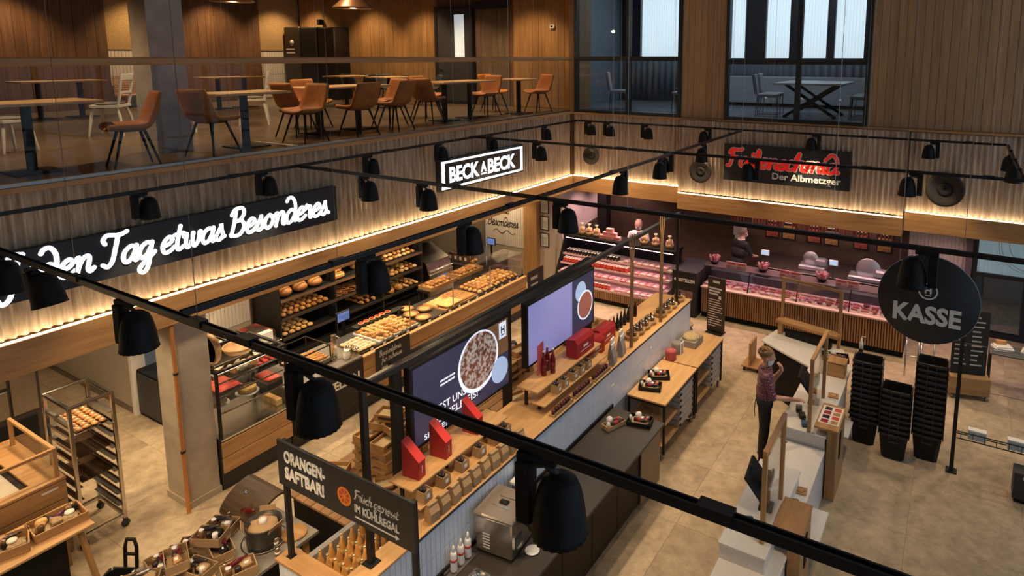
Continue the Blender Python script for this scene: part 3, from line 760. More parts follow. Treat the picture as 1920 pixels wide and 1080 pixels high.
ml = T('added_panel_light', 'added flat cool ceiling light of the room behind the upper windows', 'lamp', (4.6, 2.6, 8.16)); P(ml, 'housing', MB().cbox(-.9, .9, -.3, .3, 0, .04, .005), WHITE); P(ml, 'diffuser', MB().box(-.86, .86, -.26, .26, -.008, -.0005), mat('added_cool_diffuser', (.9, .95, 1), .5, emit=16, ecol=(.72, .86, 1.0)))  # panel lights added to brighten the room behind the windows
ml2 = dup(ml, (1.2, 2.6, 8.16), 0, 'added flat cool ceiling light above the left upper window room')

# ================================================================== LIGHTING TRACKS
ZK = 4.33
def track(label, p, q, joints, wires):
    t = T('lighting_track', label, 'lighting track', (p[0], p[1], ZK))
    d = Vector((q[0] - p[0], q[1] - p[1], 0)); L = d.length; d.normalize(); sd = Vector((-d.y, d.x, 0))
    mb = MB()
    for s_, w, h, z in ((0, .036, .026, -.013), (-.014, .008, .012, .006), (.014, .008, .012, .006)):
        mb.bar(sd * s_ + Vector((0, 0, z)), d * L + sd * s_ + Vector((0, 0, z)), w, h)
    P(t, 'rail', mb, TRACK)
    for j in joints:
        P(t, 'coupling', MB().bar(d * (j - .06) + Vector((0, 0, .004)), d * (j + .06) + Vector((0, 0, .004)), .052, .036), TRACK)
    for j in wires:
        P(t, 'hanging_wire', MB().tube([d * j + Vector((0, 0, .02)), d * j + Vector((0, 0, 9.39 - ZK if p[0] + d.x * j > .1 else 3.8))], .0022, 4), STEELD)
    return t
track('black lighting track in front of the left wavy cladding', (.42, -16.2), (.42, -.42), [2.6, 5.0, 7.4, 9.9, 12.0, 13.7, 15], [5.0, 7.4, 9.9, 12.0, 13.7, 15])
track('black lighting track in front of the back wavy cladding', (.46, -.42), (8.9, -.42), [.9, 2.6, 4.5, 6.2, 7.9], [.9, 2.6, 4.5, 6.2])
track('black lighting track running from the foreground track to the back wall track', (4.39, -11.56), (4.39, -.46), [1.1, 3.2, 5.4, 7.4, 9.2, 10.3], [1.1, 3.2, 5.4, 7.4, 9.2, 10.3])
track('black lighting track crossing the foreground in front of everything', (1.72, -11.59), (12.5, -11.59), [1.45, 2.9, 3.35, 5.9, 6.9], [1.45, 2.9])
track('black lighting track crossing above the bakery and the cash desk', (.46, -7.90), (12.5, -7.90), [.5, 2.8, 5.0, 6.9, 8.8], [.5, 2.8, 5.0, 6.9, 8.8])
track('black lighting track crossing in front of the butcher sign', (.46, -4.13), (12.5, -4.13), [1.3, 3.0, 5.0, 6.7, 8.1], [1.3, 3.0, 5.0, 6.7, 8.1])
track('black lighting track closing the grid at the right', (8.92, -3.9), (8.92, -.44), [.6, 1.6, 2.6], [1.6, 2.6])
# ---- spotlight
sp = T('track_spotlight', 'black ribbed spotlight', 'spotlight')
P(sp, 'driver_box', MB().cbox(-.115, -.05, -.035, .035, -.285, -.03, .006), BLACKM)
P(sp, 'track_adapter', MB().cbox(-.115, .05, -.02, .02, -.03, 0, .004), BLACKM)
P(sp, 'bracket', MB().tube([(-.05, 0, -.05), (.0, 0, -.035), (.05, 0, -.06), (.06, 0, -.10)], .012, 8), DKGREY)
P(sp, 'head', MB().lathe([(.0, -.055), (.035, -.058), (.068, -.082), (.085, -.125), (.098, -.19), (.108, -.285), (.112, -.30), (.098, -.30), (.088, -.22), (.0, -.2)], 44, TR(.06, 0, 0), rib=.055), mat('spot_black', (.009, .0088, .0085), .5, spec=.2))
P(sp, 'lens', MB().lathe([(.0, -.262), (.086, -.262)], 24, TR(.06, 0, 0)), mat('spot_lens', (1, .9, .7), .4, emit=3.0, ecol=(1, .82, .55)))
sl_ = bpy.data.lights.new('spot_beam', 'SPOT'); sl_.energy = SPOT_W; sl_.color = SPOT_COL; sl_.spot_size = 1.55; sl_.spot_blend = .55; sl_.shadow_soft_size = .07
o = link('spot_beam', sl_); o.parent = sp; o.location = (.06, 0, -.29)
spot = Proto(sp)
GS = 'black ribbed track spotlights'
for y, lb in ((-9.87, 'above the first word of the slogan sign'), (-8.40, 'above the last word of the slogan sign'), (-6.65, 'between slogan and bakery name sign'), (-5.09, 'at a corner of the bakery name sign'), (-3.66, 'over the middle of the bakery name sign'), (-1.77, 'between name sign and wall corner')):
    spot((.42, y, ZK - .027), PI / 2, 'ribbed spotlight on the left wall track, ' + lb, 'spotlights along the left cladding')
for x, lb in ((.75, 'right at the wall corner'), (1.25, 'just above the corner loudspeaker'), (2.2, 'midway between the corner and second loudspeakers'), (3.6, 'above the second loudspeaker'), (5.79, 'above the butcher sign'), (7.81, 'above the largest loudspeaker')):
    spot((x, -.42, ZK - .027), 0 if x < 3 else PI, 'black ribbed spotlight on the back wall track, ' + lb, 'spotlights along the back cladding')
for x, lb in ((1.84, 'beside the bakery name sign'), (4.27, 'near the loudspeaker by the butcher sign'), (5.62, 'covering part of the butcher lettering'), (7.73, 'beside the largest loudspeaker')):
    spot((x, -4.13, ZK - .027), 0 if x < 2 else PI, 'black ribbed spotlight on the crossing track, ' + lb, 'spotlights on the track before the butcher sign')
for x, lb in ((1.77, 'black ribbed spotlight hanging just above the bakery slogan sign'), (2.77, 'black ribbed spotlight hanging below the lettered bakery name sign'), (4.72, 'black ribbed spotlight at the crossing of two tracks'), (8.03, 'black ribbed spotlight overlapping the round cashier sign')):
    spot((x, -7.90, ZK - .027), PI if x > 7 else 0, lb, GS)
for y, lb in ((-10.17, 'black ribbed spotlight overlapping the bread shelves'), (-9.03, 'black ribbed spotlight hanging before the tiled bakery end wall'), (-5.89, 'black ribbed spotlight on the long track, below the butcher sign corner'), (-4.6, 'black ribbed spotlight on the long track where it crosses another'), (-2.8, 'black ribbed spotlight on the long track near its far end')):
    spot((4.39, y, ZK - .027), PI / 2 if y < -8 else -PI / 2, lb, GS)
for x, lb in ((1.90, 'black ribbed spotlight cut by the frame edge over the slogan sign'), (2.52, 'black ribbed spotlight tilted in front of the slogan sign'), (3.85, 'black ribbed spotlight hanging beside the concrete pillar'), (5.55, 'black ribbed spotlight above the orange juice sign'), (6.95, 'large black ribbed spotlight above the dark serving counter')):
    spot((x, -11.59, ZK - .027), .15, lb, GS, ry=-.25 if x == 2.52 else 0)
spot((8.92, -1.3, ZK - .027), PI / 2, 'black ribbed spotlight at the right end of the track grid', GS)
spot((8.92, -2.4, ZK - .027), PI / 2, 'black ribbed spotlight at the right end of the track grid', GS)
track('added black lighting track, unseen, over the near end of the hall', (.6, -14.7), (12.3, -14.7), [2.0, 5.0, 8.0], [2.0, 5.0, 8.0])  # unseen track added behind the camera for extra spotlights
for x in (.9, 2.4, 3.9, 5.6): spot((x, -14.7, ZK - .027), 0, 'added unseen black ribbed spotlight tilted towards the counters from the near end track', 'added spotlights on the near end track', rx=.62, ry=.25)  # added lamps that warm the pillar and left foreground
# ================================================================== SIGNS ON THE CLADDING
SGB = mat('sign_black', (.016, .018, .022), .4)
sg = T('slogan_sign', 'long black sign with glowing white script slogan on the left cladding', 'sign', (.02, -9.5, 3.33))
W(sg, 'panel', MB().cbox(.022, .095, -12.7, -7.03, 3.33, 3.86, .004), SGB)
SCRIPT(sg, 'Jeden Tag etwas Besonderes.', SIGNW, (.096, -11.11, 3.47), Y_, Z_, .1475, .182, wt=.25, slant=.2, d=.012)
bb = T('bakery_name_sign', 'black lightbox sign with white border and bakery name in capitals', 'sign', (.02, -3.48, 3.36))
W(bb, 'box', MB().cbox(.022, .12, -4.78, -2.18, 3.345, 3.94, .004), SGB)
fm = MB(); 
for a in ((-4.74, -4.66, 3.38, 3.905), (-2.30, -2.22, 3.38, 3.905), (-4.66, -2.30, 3.38, 3.42), (-4.66, -2.30, 3.865, 3.905)): fm.box(.1205, .128, *a)
W(bb, 'border', fm, SIGNW)
TXT(bb, 'BECK', SIGNW, (.121, -4.53, 3.50), Y_, Z_, .285, .86, bold=.035)
TXT(bb, 'A', SIGNW, (.121, -3.62, 3.56), Y_, Z_, .20, .17, bold=.03)
W(bb, 'underline', MB().box(.1205, .128, -3.62, -3.45, 3.50, 3.525), SIGNW)
TXT(bb, 'BECK', SIGNW, (.121, -3.40, 3.50), Y_, Z_, .285, .92, bold=.035)
fsn = T('butcher_sign', 'black sign with red brush lettering outlined in white on the back cladding', 'sign', (5.17, -.13, 3.21))
W(fsn, 'panel', MB().cbox(3.92, 6.44, -.19, -.125, 3.21, 3.985, .004), SGB)
SCRIPT(fsn, 'Failenschmid', LETW, (4.02, -.190, 3.53), X_, Z_, .180, .185, wt=.46, slant=.12, d=.006)
SCRIPT(fsn, 'Failenschmid', LETR, (4.02, -.197, 3.53), X_, Z_, .180, .185, wt=.31, slant=.12, d=.006)
TXT(fsn, 'Der Albmetzger', LETW, (4.95, -.192, 3.32), X_, Z_, .135, 1.33, bold=.02)
# ---- round loudspeakers
SPK = mat('speaker_bronze', (.02, .017, .015), .35, .2)
for x, y, z, r, lb in ((.58, .02, 3.44, .215, 'round dark loudspeaker dish nearest the wall corner'), (3.40, -.12, 3.33, .25, 'round dark loudspeaker dish beside the butcher sign'), (8.05, .02, 3.39, .32, 'large round dark loudspeaker dish above the entrance side')):
    t = T('wall_loudspeaker', lb, 'loudspeaker', (x, y, z), group='round wall loudspeakers')
    Mx = RX(PI / 2)
    P(t, 'dish', MB().lathe([(r * .5, 0), (r * .95, .02), (r, .07), (r * .97, .09), (r * .85, .085), (r * .6, .05), (r * .4, .03)], 32, Mx), SPK)
    P(t, 'cone', MB().lathe([(r * .42, .03), (r * .34, .05), (r * .2, .045), (0, .02)], 24, Mx), BLACKM)
    P(t, 'mount', MB().cbox(-.05, .05, -.02, .02, -.05, .05, .004), BLACKM)
# ---- round cashier sign hanging over the desk
ks = T('cashier_sign', 'round black hanging sign with white cashier lettering and emblem', 'sign', (8.07, -7.0, 3.61))
P(ks, 'disc', MB().lathe([(.40, -.012), (.405, -.008), (.405, .008), (.40, .012)], 64, TR(0, 0, 0) @ RX(PI / 2) @ Matrix.Scale(1.02, 4)), SGB)
P(ks, 'edge_band', MB().lathe([(.4135, -.007), (.4155, -.007), (.4155, .007), (.4135, .007)], 64, RX(PI / 2)), LETG)
TXT(ks, 'KASSE', LETW, (7.795, -7.014, 3.395), X_, Z_, .165, .55, bold=.035)
rg = MB(); n = 40
for k in range(n):
    a = 2 * PI * k / n; b = 2 * PI * (k + 1) / n
    rg.add([(r_ * math.cos(t), -.016, .085 + r_ * math.sin(t)) for t in (a, b) for r_ in (.066, .079)], [(0, 1, 3, 2)])
P(ks, 'emblem_ring', rg, LETW)
TXT(ks, 'H', LETW, (8.042, -7.014, 3.675), X_, Z_, .065, .056, bold=.035)
P(ks, 'emblem_bar', MB().box(-.025, .025, -.017, -.013, .042, .05), LETW)
for sx in (-.25, .25): P(ks, 'hanging_wire', MB().tube([(sx, 0, .32), (sx, 0, 5.78)], .003, 5), STEELD)

# ================================================================== BAKERY
def plank_front(par, y0, y1, x, rows, m=OAKY, name='front_plank'):
    for z0, z1 in rows: W(par, name, MB().cbox(x - .022, x, y0, y1, z0, z1, .004), m)
# ---- food prototypes
def food(name, label, cat, parts):
    if len(parts) == 1: return Proto(S(name, parts[0][1], parts[0][2], label, cat))
    t = T(name, label, cat)
    for n, mb, m in parts: P(t, n, mb, m)
    return Proto(t)
def rolltop(rx, ry, rz, m, name='bread_roll', label='golden bread roll'):
    mb = MB().blob((0, 0, rz * .7), (rx, ry, rz), 12, 7, .04, flat=.35); return food(name, label, 'bread', [('crust', mb, m)])
roll_a = rolltop(.062, .05, .042, BREAD); roll_b = rolltop(.055, .055, .04, BREADL); roll_d = rolltop(.07, .05, .04, BREADD)
def croissant():
    pts = []; rr = []
    for k in range(9):
        a = PI * (.12 + .76 * k / 8); pts.append((.075 * math.cos(a), .055 * math.sin(a) - .03, .03)); rr.append(.012 + .022 * math.sin(PI * k / 8) + (.004 if k % 2 else 0))
    return food('croissant', 'golden croissant', 'pastry', [('crust', MB().tube(pts, rr, 9), BREAD)])
crois = croissant()
def twist(m):
    mb = MB()
    for k in range(5): mb.blob(((k - 2) * .032, .008 * (-1) ** k, .028), (.026, .034, .026), 8, 6, .06)
    return food('cheese_pastry', 'golden cheese pastry', 'pastry', [('crust', mb, m)])
tw = twist(BREADL)
round_loaf = food('round_loaf', 'round brown loaf', 'bread', [('crust', MB().blob((0, 0, .09), (.135, .135, .105), 16, 9, .02, flat=.2), BREADD)])
def box_loaf():
    mb = MB().cbox(-.07, .07, -.15, .15, 0, .11, .035)
    sl = MB()
    for k in range(4): sl.bar((-.055, -.1 + .065 * k, .112), (.055, -.075 + .065 * k, .112), .016, .008)
    return food('tin_loaf', 'rectangular golden loaf', 'bread', [('crust', mb, BREAD), ('slash', sl, BREADL)])
tin = box_loaf()
def pretzel():
    pts = []
    for k in range(25):
        t = 2 * PI * k / 24; pts.append((.075 * math.sin(t) * (1 + .25 * math.cos(t)), .06 * math.cos(t) - .012 * math.cos(2 * t), .018))
    mb = MB().tube(pts, .014, 7); mb.tube([(-.05, -.035, .03), (0, .015, .034), (.02, .05, .026)], .010, 6); mb.tube([(.05, -.035, .03), (0, .015, .034), (-.02, .05, .026)], .010, 6)
    return food('pretzel', 'brown pretzel', 'bread', [('crust', mb, BREADD)])
prz = pretzel()
def baguette():
    mb = MB().tube([(0, -.28 + .56 * k / 10, .03) for k in range(11)], [.012 + .024 * math.sin(PI * k / 10) ** .5 for k in range(11)], 9)
    sc = MB()
    for k in range(6): sc.bar((-.016, -.20 + .07 * k, .062), (.016, -.16 + .07 * k, .062), .012, .008)
    return food('baguette', 'golden baguette', 'bread', [('crust', mb, BREAD), ('score', sc, BREADL)])
bag = baguette()
def quiche(m):
    return food('quiche', 'round golden quiche', 'quiche', [('crust', MB().lathe([(.11, 0), (.145, .045), (.15, .05), (.14, .05), (.13, .035), (.125, .033)], 28, rib=.02), BREADD), ('filling', MB().lathe([(0, .042), (.06, .044), (.13, .036)], 24), m)])
qz = quiche(BREADL)
def tartlet(m, label, name='berry_tartlet'):
    mb = MB()
    for k in range(7): mb.blob((.028 * math.cos(k) * (k > 0), .028 * math.sin(k * 1.05) * (k > 0), .035), .014, 6, 5)
    return food(name, label, 'tart', [('crust', MB().lathe([(.04, 0), (.055, .03), (.05, .03), (.0, .022)], 16), BREADL), ('berries', mb, m)])
tart = tartlet(BERRY, 'small red berry tartlet')
mini = tartlet(CREAM, 'small pale filled pastry cup', 'pastry_cup')
def bed(pr, x0, x1, y0, y1, z, nx, ny, label, group, layers=1, h=.05, rz0=0., rj=.4):
    c = 0
    for L_ in range(layers):
        ax, ay = nx - L_, ny - L_
        if ax < 1 or ay < 1: break
        for i in range(ax):
            for j in range(ay):
                x = x0 + (x1 - x0) * (i + .5 + L_ * .5) / nx; y = y0 + (y1 - y0) * (j + .5 + L_ * .5) / ny
                p = random.choice(pr) if isinstance(pr, list) else pr
                p((x + random.uniform(-.006, .006), y + random.uniform(-.006, .006), z + L_ * h), rz0 + random.uniform(-rj, rj), label, group); c += 1
    return c
def tray(x0, x1, y0, y1, z, label, m=BLACK, name='bread_tray'):
    mb = MB().box(x0, x1, y0, y1, z, z + .008)
    t = T(name, label, 'tray', ((x0 + x1) / 2, (y0 + y1) / 2, z)); W(t, 'base', mb, m)
    W(t, 'rim', MB().box(x0, x1, y0, y0 + .012, z + .008, z + .03).box(x0, x1, y1 - .012, y1, z + .008, z + .03).box(x0, x0 + .012, y0 + .012, y1 - .012, z + .008, z + .03).box(x1 - .012, x1, y0 + .012, y1 - .012, z + .008, z + .03), m)
    return z + .009
# ---- cake case
PLI = mat('plinth_dark', (.02, .019, .019), .5)
cc = T('cake_display_case', 'glass cake display case on oak drawers beside the concrete pillar', 'display case', (-.4, -8.55, 0))
y0, y1 = -9.03, -7.99
W(cc, 'plinth', MB().box(-.85, 0, y0, y1, 0, .25), PLI)
W(cc, 'body', MB().box(-.85, .026, y0, y1, .25, .72), DKGREY)
for z0, z1 in ((.26, .475), (.485, .70)): W(cc, 'drawer_front', MB().cbox(.027, .05, y0, y1, z0, z1, .004), OAKY)
W(cc, 'steel_deck', MB().box(-.84, .05, y0, y1, .72, .745), STEEL)
fr = MB()
for x in (-.02, -.80):
    for y in (y0 + .02, y1 - .02): fr.box(x - .015, x + .015, y - .015, y + .015, .745, 1.66)
W(cc, 'post', MB().box(-.005, .03, y0 + .0, y0 + .035, .745, 1.66), BLACK); W(cc, 'post', MB().box(-.005, .03, y1 - .035, y1, .745, 1.66), BLACK)
W(cc, 'post', MB().box(-.84, -.80, y0, y0 + .035, .745, 1.66), BLACK); W(cc, 'post', MB().box(-.84, -.80, y1 - .035, y1, .745, 1.66), BLACK)
W(cc, 'top_frame', MB().box(-.84, .03, y0, y0 + .04, 1.66, 1.69).box(-.84, .03, y1 - .04, y1, 1.66, 1.69).box(-.84, -.80, y0 + .04, y1 - .04, 1.66, 1.69).box(-.01, .03, y0 + .04, y1 - .04, 1.66, 1.69), BLACK)
W(cc, 'top_glass', MB().box(-.80, -.01, y0 + .04, y1 - .04, 1.672, 1.68), GLASS)
W(cc, 'front_glass', MB().box(.008, .014, y0 + .036, y1 - .036, .75, 1.655), GLASS)
for z in (1.07, 1.30, 1.50):
    W(cc, 'glass_shelf', MB().box(-.78, -.03, y0 + .04, y1 - .04, z - .008, z), GLASS)
    W(cc, 'shelf_edge', MB().box(-.03, -.015, y0 + .04, y1 - .04, z - .012, z + .006), STEELD)
SHL = mat('shelf_light', (1, .85, .6), .5, emit=8.0, ecol=(1, .80, .52))
W(cc, 'case_light', MB().box(-.06, -.035, y0 + .05, y1 - .05, 1.625, 1.64), SHL)
def cake(x, y, z, r, h, top, side, label, name='cake', plate=True):
    t = T(name, label, 'cake', (x, y, z))
    if plate: P(t, 'plate', MB().lathe([(r * .6, 0), (r * 1.25, .012), (r * 1.25, .018), (0, .012)], 28), WHITE)
    P(t, 'body', MB().lathe([(r * .97, .019), (r, h * .8), (r * .9, h), (0, h + .01)], 28), side)
    if top is not side: P(t, 'topping', MB().lathe([(r * .9, h + .002), (r * .8, h + .012), (0, h + .016)], 24), top)
    return t
CRUMB = mat('crumble', (.72, .46, .18), .8, noise=1, scale=35, col2=(.50, .27, .08), bump=.8)
cake(-.27, -8.44, 1.071, .125, .10, CRUMB, CRUMB, 'domed crumble cake on a white plate in the cake case', 'crumble_cake')
cake(-.30, -8.85, 1.071, .12, .07, CREAM, BREADL, 'flat cream cake with dark spots on a plate in the cake case', 'cream_cake')
cake(-.55, -8.80, 1.071, .11, .09, BREADL, CREAM, 'layered sponge cake behind the cream cake in the cake case', 'sponge_cake')
def sheet(x0, x1, y0_, y1_, z, label, m):
    t = T('sheet_cake', label, 'cake', ((x0 + x1) / 2, (y0_ + y1_) / 2, z))
    W(t, 'baking_tray', MB().box(x0, x1, y0_, y1_, z, z + .035), STEELD); W(t, 'topping', MB().cbox(x0 + .01, x1 - .01, y0_ + .01, y1_ - .01, z + .035, z + .055, .008), m)
sheet(-.42, -.05, -8.26, -8.03, 1.15, 'red currant sheet cake on a steel tray beside the crumble cake', BERRY)
W(cc, 'riser', MB().box(-.42, -.05, -8.26, -8.03, 1.071, 1.149), DKGREY)
sheet(-.5, -.06, -8.97, -8.62, 1.302, 'red berry sheet cake at the upper shelf end by the pillar', BERRY)
mer = Proto(S('meringue_slice', MB().blob((0, 0, .05), (.05, .05, .055), 12, 8, .06, flat=.1), CREAM, 'white meringue cake', 'cake'))
for i in range(4):
    for j in range(2): mer((-.62 + .11 * j + .0, -8.46 + .105 * i, 1.301), 0, 'white meringue cake on the upper shelf of the cake case', 'meringues in the cake case')
fing = Proto(S('sponge_finger', MB().cbox(-.016, .016, -.05, .05, 0, .10, .01), BREADL, 'upright sponge finger', 'cake'))
for i in range(8): fing((-.08, -8.045 - .0 + .0, .746) if False else (-.10 - .045 * i, -8.08, .746), 0, 'upright sponge finger standing on the steel deck of the cake case', 'sponge fingers')
slc = food('cake_slice', 'brown cake slice', 'cake', [('cake_layer', MB().prism([(-.04, -.06), (.04, -.06), (0, .07)], 0, .06, 'z'), BREADD), ('icing', MB().prism([(-.04, -.06), (.04, -.06), (0, .07)], .061, .07, 'z'), CREAM)])
for i in range(7): slc((-.2 - .12 * (i % 2), -8.90 + .13 * i, 1.501), .3 * i, 'brown cake slice on the top glass shelf of the cake case', 'cake slices')
# wooden bread bowls on the case
BOWL = wood('bowl_wood', (.56, .34, .14), (.42, .23, .085), 3, 'x', .1)
def bowl(x, y, z, r, label, tilt=0.):
    mb = MB().lathe([(.05, 0), (r * .8, .04), (r, .11), (r * .98, .12), (r * .93, .11), (r * .72, .05), (0, .02)], 28)
    o = S('wooden_bowl', mb, BOWL, label, 'bowl', (x, y, z)); o.rotation_euler = (0, tilt, 0)
bowl(-.26, -8.52, 1.692, .21, 'shallow wooden proofing bowl lying on the cake case')
o = S('wooden_barrel_end', MB().lathe([(.20, 0), (.21, .02), (.21, .07), (.19, .08), (.18, .05), (0, .05)], 28, RX(PI / 2)).lathe([(.0, .051), (.18, .051)], 24, RX(PI / 2)), BOWL, 'round wooden sieve rim standing upright on the cake case', 'bowl', (-.28, -8.86, 1.90))
# ---- order counter
oc_ = T('order_counter', 'dark order counter with a grey top between the cake case and the bread counter', 'counter', (-.4, -7.3, 0))
y0, y1 = -7.975, -6.66
W(oc_, 'plinth', MB().box(-.85, 0, y0, y1, 0, .2), PLI)
W(oc_, 'body', MB().box(-.85, .03, y0, y1, .2, .93), DKGREY)
W(oc_, 'worktop', MB().cbox(-.87, .06, y0, y1, .931, .965, .005), mat('worktop_grey', (.17, .155, .135), .35, noise=.1, scale=10))
W(oc_, 'front_panel', MB().box(.031, .05, y0 + .01, y1 - .01, .24, .925), BOARD)
TXT(oc_, 'BESTELLEN', LETW, (.052, -7.62, .60), Y_, Z_, .14, .88, bold=.03)
em = MB(); n = 28
for k in range(n):
    a = 2 * PI * k / n; b = 2 * PI * (k + 1) / n
    em.add([(.053, -7.78 + r_ * math.cos(t), .67 + r_ * math.sin(t)) for t in (a, b) for r_ in (.075, .09)], [(0, 2, 3, 1)])
W(oc_, 'emblem_ring', em, LETW); TXT(oc_, 'H', LETW, (.052, -7.815, .635), Y_, Z_, .075, .065, bold=.03)
# sandwich basket frame
bk = T('sandwich_basket', 'black wire framed basket of sandwiches on the order counter', 'basket', (-.5, -7.32, .965))
fb = MB()
for x in (-.3, .3):
    for y in (-.24, .24): fb.bar((x, y, 0), (x, y, .3), .018)
for z in (.01, .29):
    for x in (-.3, .3): fb.bar((x, -.24, z), (x, .24, z), .016)
    for y in (-.24, .24): fb.bar((-.3, y, z), (.3, y, z), .016)
P(bk, 'wire_frame', fb, BLACK); P(bk, 'liner', MB().box(-.29, .29, -.23, .23, .02, .03), OAKL)
P(bk, 'front_shelf', MB().box(.30, .34, -.24, .24, .06, .10), STEELD)
bed([bag, bag], -.68, -.3, -7.33, -7.30, .997, 5, 1, 'filled baguette sandwich in the black wire basket', 'sandwiches in the wire basket', 2, .055, 0, .06)
tp = T('water_tap_column', 'polished steel tap column on the order counter', 'tap', (-.22, -6.99, .966))
P(tp, 'base', MB().cbox(-.06, .06, -.08, .08, 0, .015, .004), STEEL); P(tp, 'column', MB().cbox(-.03, .03, -.035, .035, .016, .42, .006), STEEL); P(tp, 'spout', MB().tube([(0, 0, .40), (.06, 0, .42), (.13, 0, .40), (.135, 0, .35)], .012, 8), CHROME)
jg = T('milk_jug', 'small white porcelain jug on the order counter', 'jug', (-.06, -6.88, .966))
P(jg, 'body', MB().lathe([(.045, 0), (.058, .03), (.055, .10), (.04, .14), (.045, .155), (.038, .15), (.03, .02)], 20), WHITE); P(jg, 'handle', MB().tube([(-.05, 0, .12), (-.09, 0, .10), (-.085, 0, .05), (-.055, 0, .035)], .008, 7), WHITE)
gj = T('glass_jar', 'small glass jar', 'jar'); P(gj, 'jar_body', MB().lathe([(.034, 0), (.036, .09), (.03, .1)], 14), glass_mat('jar_glass', (.85, .80, .70), .12)); P(gj, 'jar_lid', MB().lathe([(.032, .101), (.032, .12)], 14), STEEL)
gjp = Proto(gj)
for k, (x, y) in enumerate([(-.20, -6.80), (-.11, -6.76), (-.02, -6.74), (-.24, -6.71), (-.15, -6.69), (-.05, -6.68)]): gjp((x, y, .966), 0, 'small glass jar with steel lid on the order counter', 'glass jars on the order counter')
# ---- rear work bench: contact grill, sink, meat tray
rb = T('rear_work_bench', 'dark bench with contact grill and sink along the tiled bakery wall', 'workbench', (-2.1, -7.4, 0))
W(rb, 'cabinet', MB().box(-2.57, -1.75, -8.1, -6.9, 0, .90), DKGREY); W(rb, 'worktop', MB().cbox(-2.575, -1.70, -8.1, -6.9, .901, .94, .005), STEELD)
gr = T('contact_grill', 'steel double contact grill with black handles on the rear bench', 'grill', (-2.25, -7.70, .941))
P(gr, 'base', MB().cbox(-.22, .22, -.32, .32, 0, .12, .015), BLACKP)
for y in (-.16, .16):
    l_ = P(gr, 'lid', MB().cbox(-.20, .20, y - .14, y + .14, .125, .22, .02), STEEL); P(gr, 'handle', MB().tube([(.19, y - .1, .17), (.28, y - .1, .22), (.28, y + .1, .22), (.19, y + .1, .17)], .012, 7), BLACKP)
sk = T('steel_sink', 'steel basin with red berries and a white cloth in the bakery', 'sink', (-2.1, -7.12, .941))
P(sk, 'basin', MB().box(-.28, .28, -.19, -.17, 0, .16).box(-.28, .28, .17, .19, 0, .16).box(-.28, -.26, -.17, .17, 0, .16).box(.26, .28, -.17, .17, 0, .16).box(-.26, .26, -.17, .17, 0, .01), STEEL)
P(sk, 'contents', MB().blob((0, 0, .03), (.2, .12, .03), 14, 6, .1), BERRY); P(sk, 'cloth', MB().box(.285, .30, -.12, .12, -.02, .17).box(.2, .285, -.12, .12, .162, .175), WHITE)
# pick-and-mix tray next to the basket
pm = tray(-1.35, -.95, -7.85, -7.25, 1.0, 'dark display tray of colourful bars behind the order counter')
stn = T('tray_stand', 'black stand under the colourful bar tray behind the order counter', 'stand', (-1.15, -7.55, 0)); W(stn, 'top', MB().box(-1.34, -.96, -7.84, -7.26, .96, .999), BLACK)
for x in (-1.3, -1.0):
    for y in (-7.8, -7.3): W(stn, 'leg', MB().box(x - .015, x + .015, y - .015, y + .015, 0, .96), BLACK)
pk = Proto(S('snack_bar', MB().cbox(-.06, .06, -.035, .035, 0, .035, .006), mat('snack_wrap', (.55, .05, .05), .35, rnd=.5), 'colourful wrapped snack bar', 'snack'))
for i in range(5):
    for j in range(3): pk((-1.28 + .13 * j, -7.78 + .115 * i, pm), .3 * ((i + j) % 3) - .3, 'colourful wrapped snack bar on the dark tray', 'wrapped snack bars')
# ---- bread counter
bc = T('bread_counter', 'long oak fronted bread counter with glass screens in the bakery', 'counter', (-.45, -4.35, 0))
y0, y1 = -6.645, -2.02
W(bc, 'plinth', MB().box(-.9, 0, y0, y1, 0, .2), PLI); W(bc, 'body', MB().box(-.9, .026, y0, y1, .2, .90), DKGREY)
plank_front(bc, y0, y1, .05, ((.215, .44), (.45, .675), (.685, .905)))
W(bc, 'front_ledge', MB().cbox(-.03, .06, y0, y1, .906, .93, .004), OAKL)
W(bc, 'deck', MB().box(-.9, -.032, y0, y1, .901, .925), mat('deck_dark', (.035, .03, .026), .4))
W(bc, 'price_rail', MB().box(-.045, -.031, y0, y1, .926, .96), BLACK)
for k in range(4):
    a = y0 + .05 + k * 1.15; W(bc, 'glass_screen', MB().box(-.07, -.062, a, a + 1.11, .93, 1.46), GLASS)
    W(bc, 'screen_post', MB().box(-.075, -.06, a + 1.115, a + 1.135, .93, 1.46), STEEL)
for k in range(4):
    a = y0 + .05 + k * 1.15; W(bc, 'top_glass', MB().box(-.60, -.075, a, a + 1.11, 1.455, 1.462), GLASS)

pc = Proto(S('price_card', MB().box(-.001, .004, -.03, .03, 0, .035), PAPER, 'small white price card', 'price card'))
for k in range(16): pc((-.028, y0 + .25 + k * .275, .931), 0, 'small white price card along the bread counter edge', 'price cards on the bread counter')
z = .926
zt = tray(-.80, -.12, -6.14, -5.22, z, 'white tray of cheese pastries on the bread counter', PAPER, 'pastry_tray')
bed([tw, crois, tw], -.77, -.14, -6.10, -5.25, zt, 5, 8, 'golden cheese pastry heaped on the white counter tray', 'pastries on the white tray', 2, .042, .6, .7)
bed(mini, -.62, -.12, -6.58, -6.20, z, 5, 4, 'small pale filled pastry cup on the bread counter', 'pastry cups', 1)
for x, y in ((-.52, -5.00), (-.22, -4.99), (-.80, -4.86), (-.50, -4.66)): qz((x, y, z), 0, 'round golden quiche in a brown crust on the bread counter', 'quiches on the bread counter')
bed(tart, -.86, -.76, -6.0, -5.25, 1.04, 1, 6, 'small red berry tartlet on the raised rear ledge', 'berry tartlets')
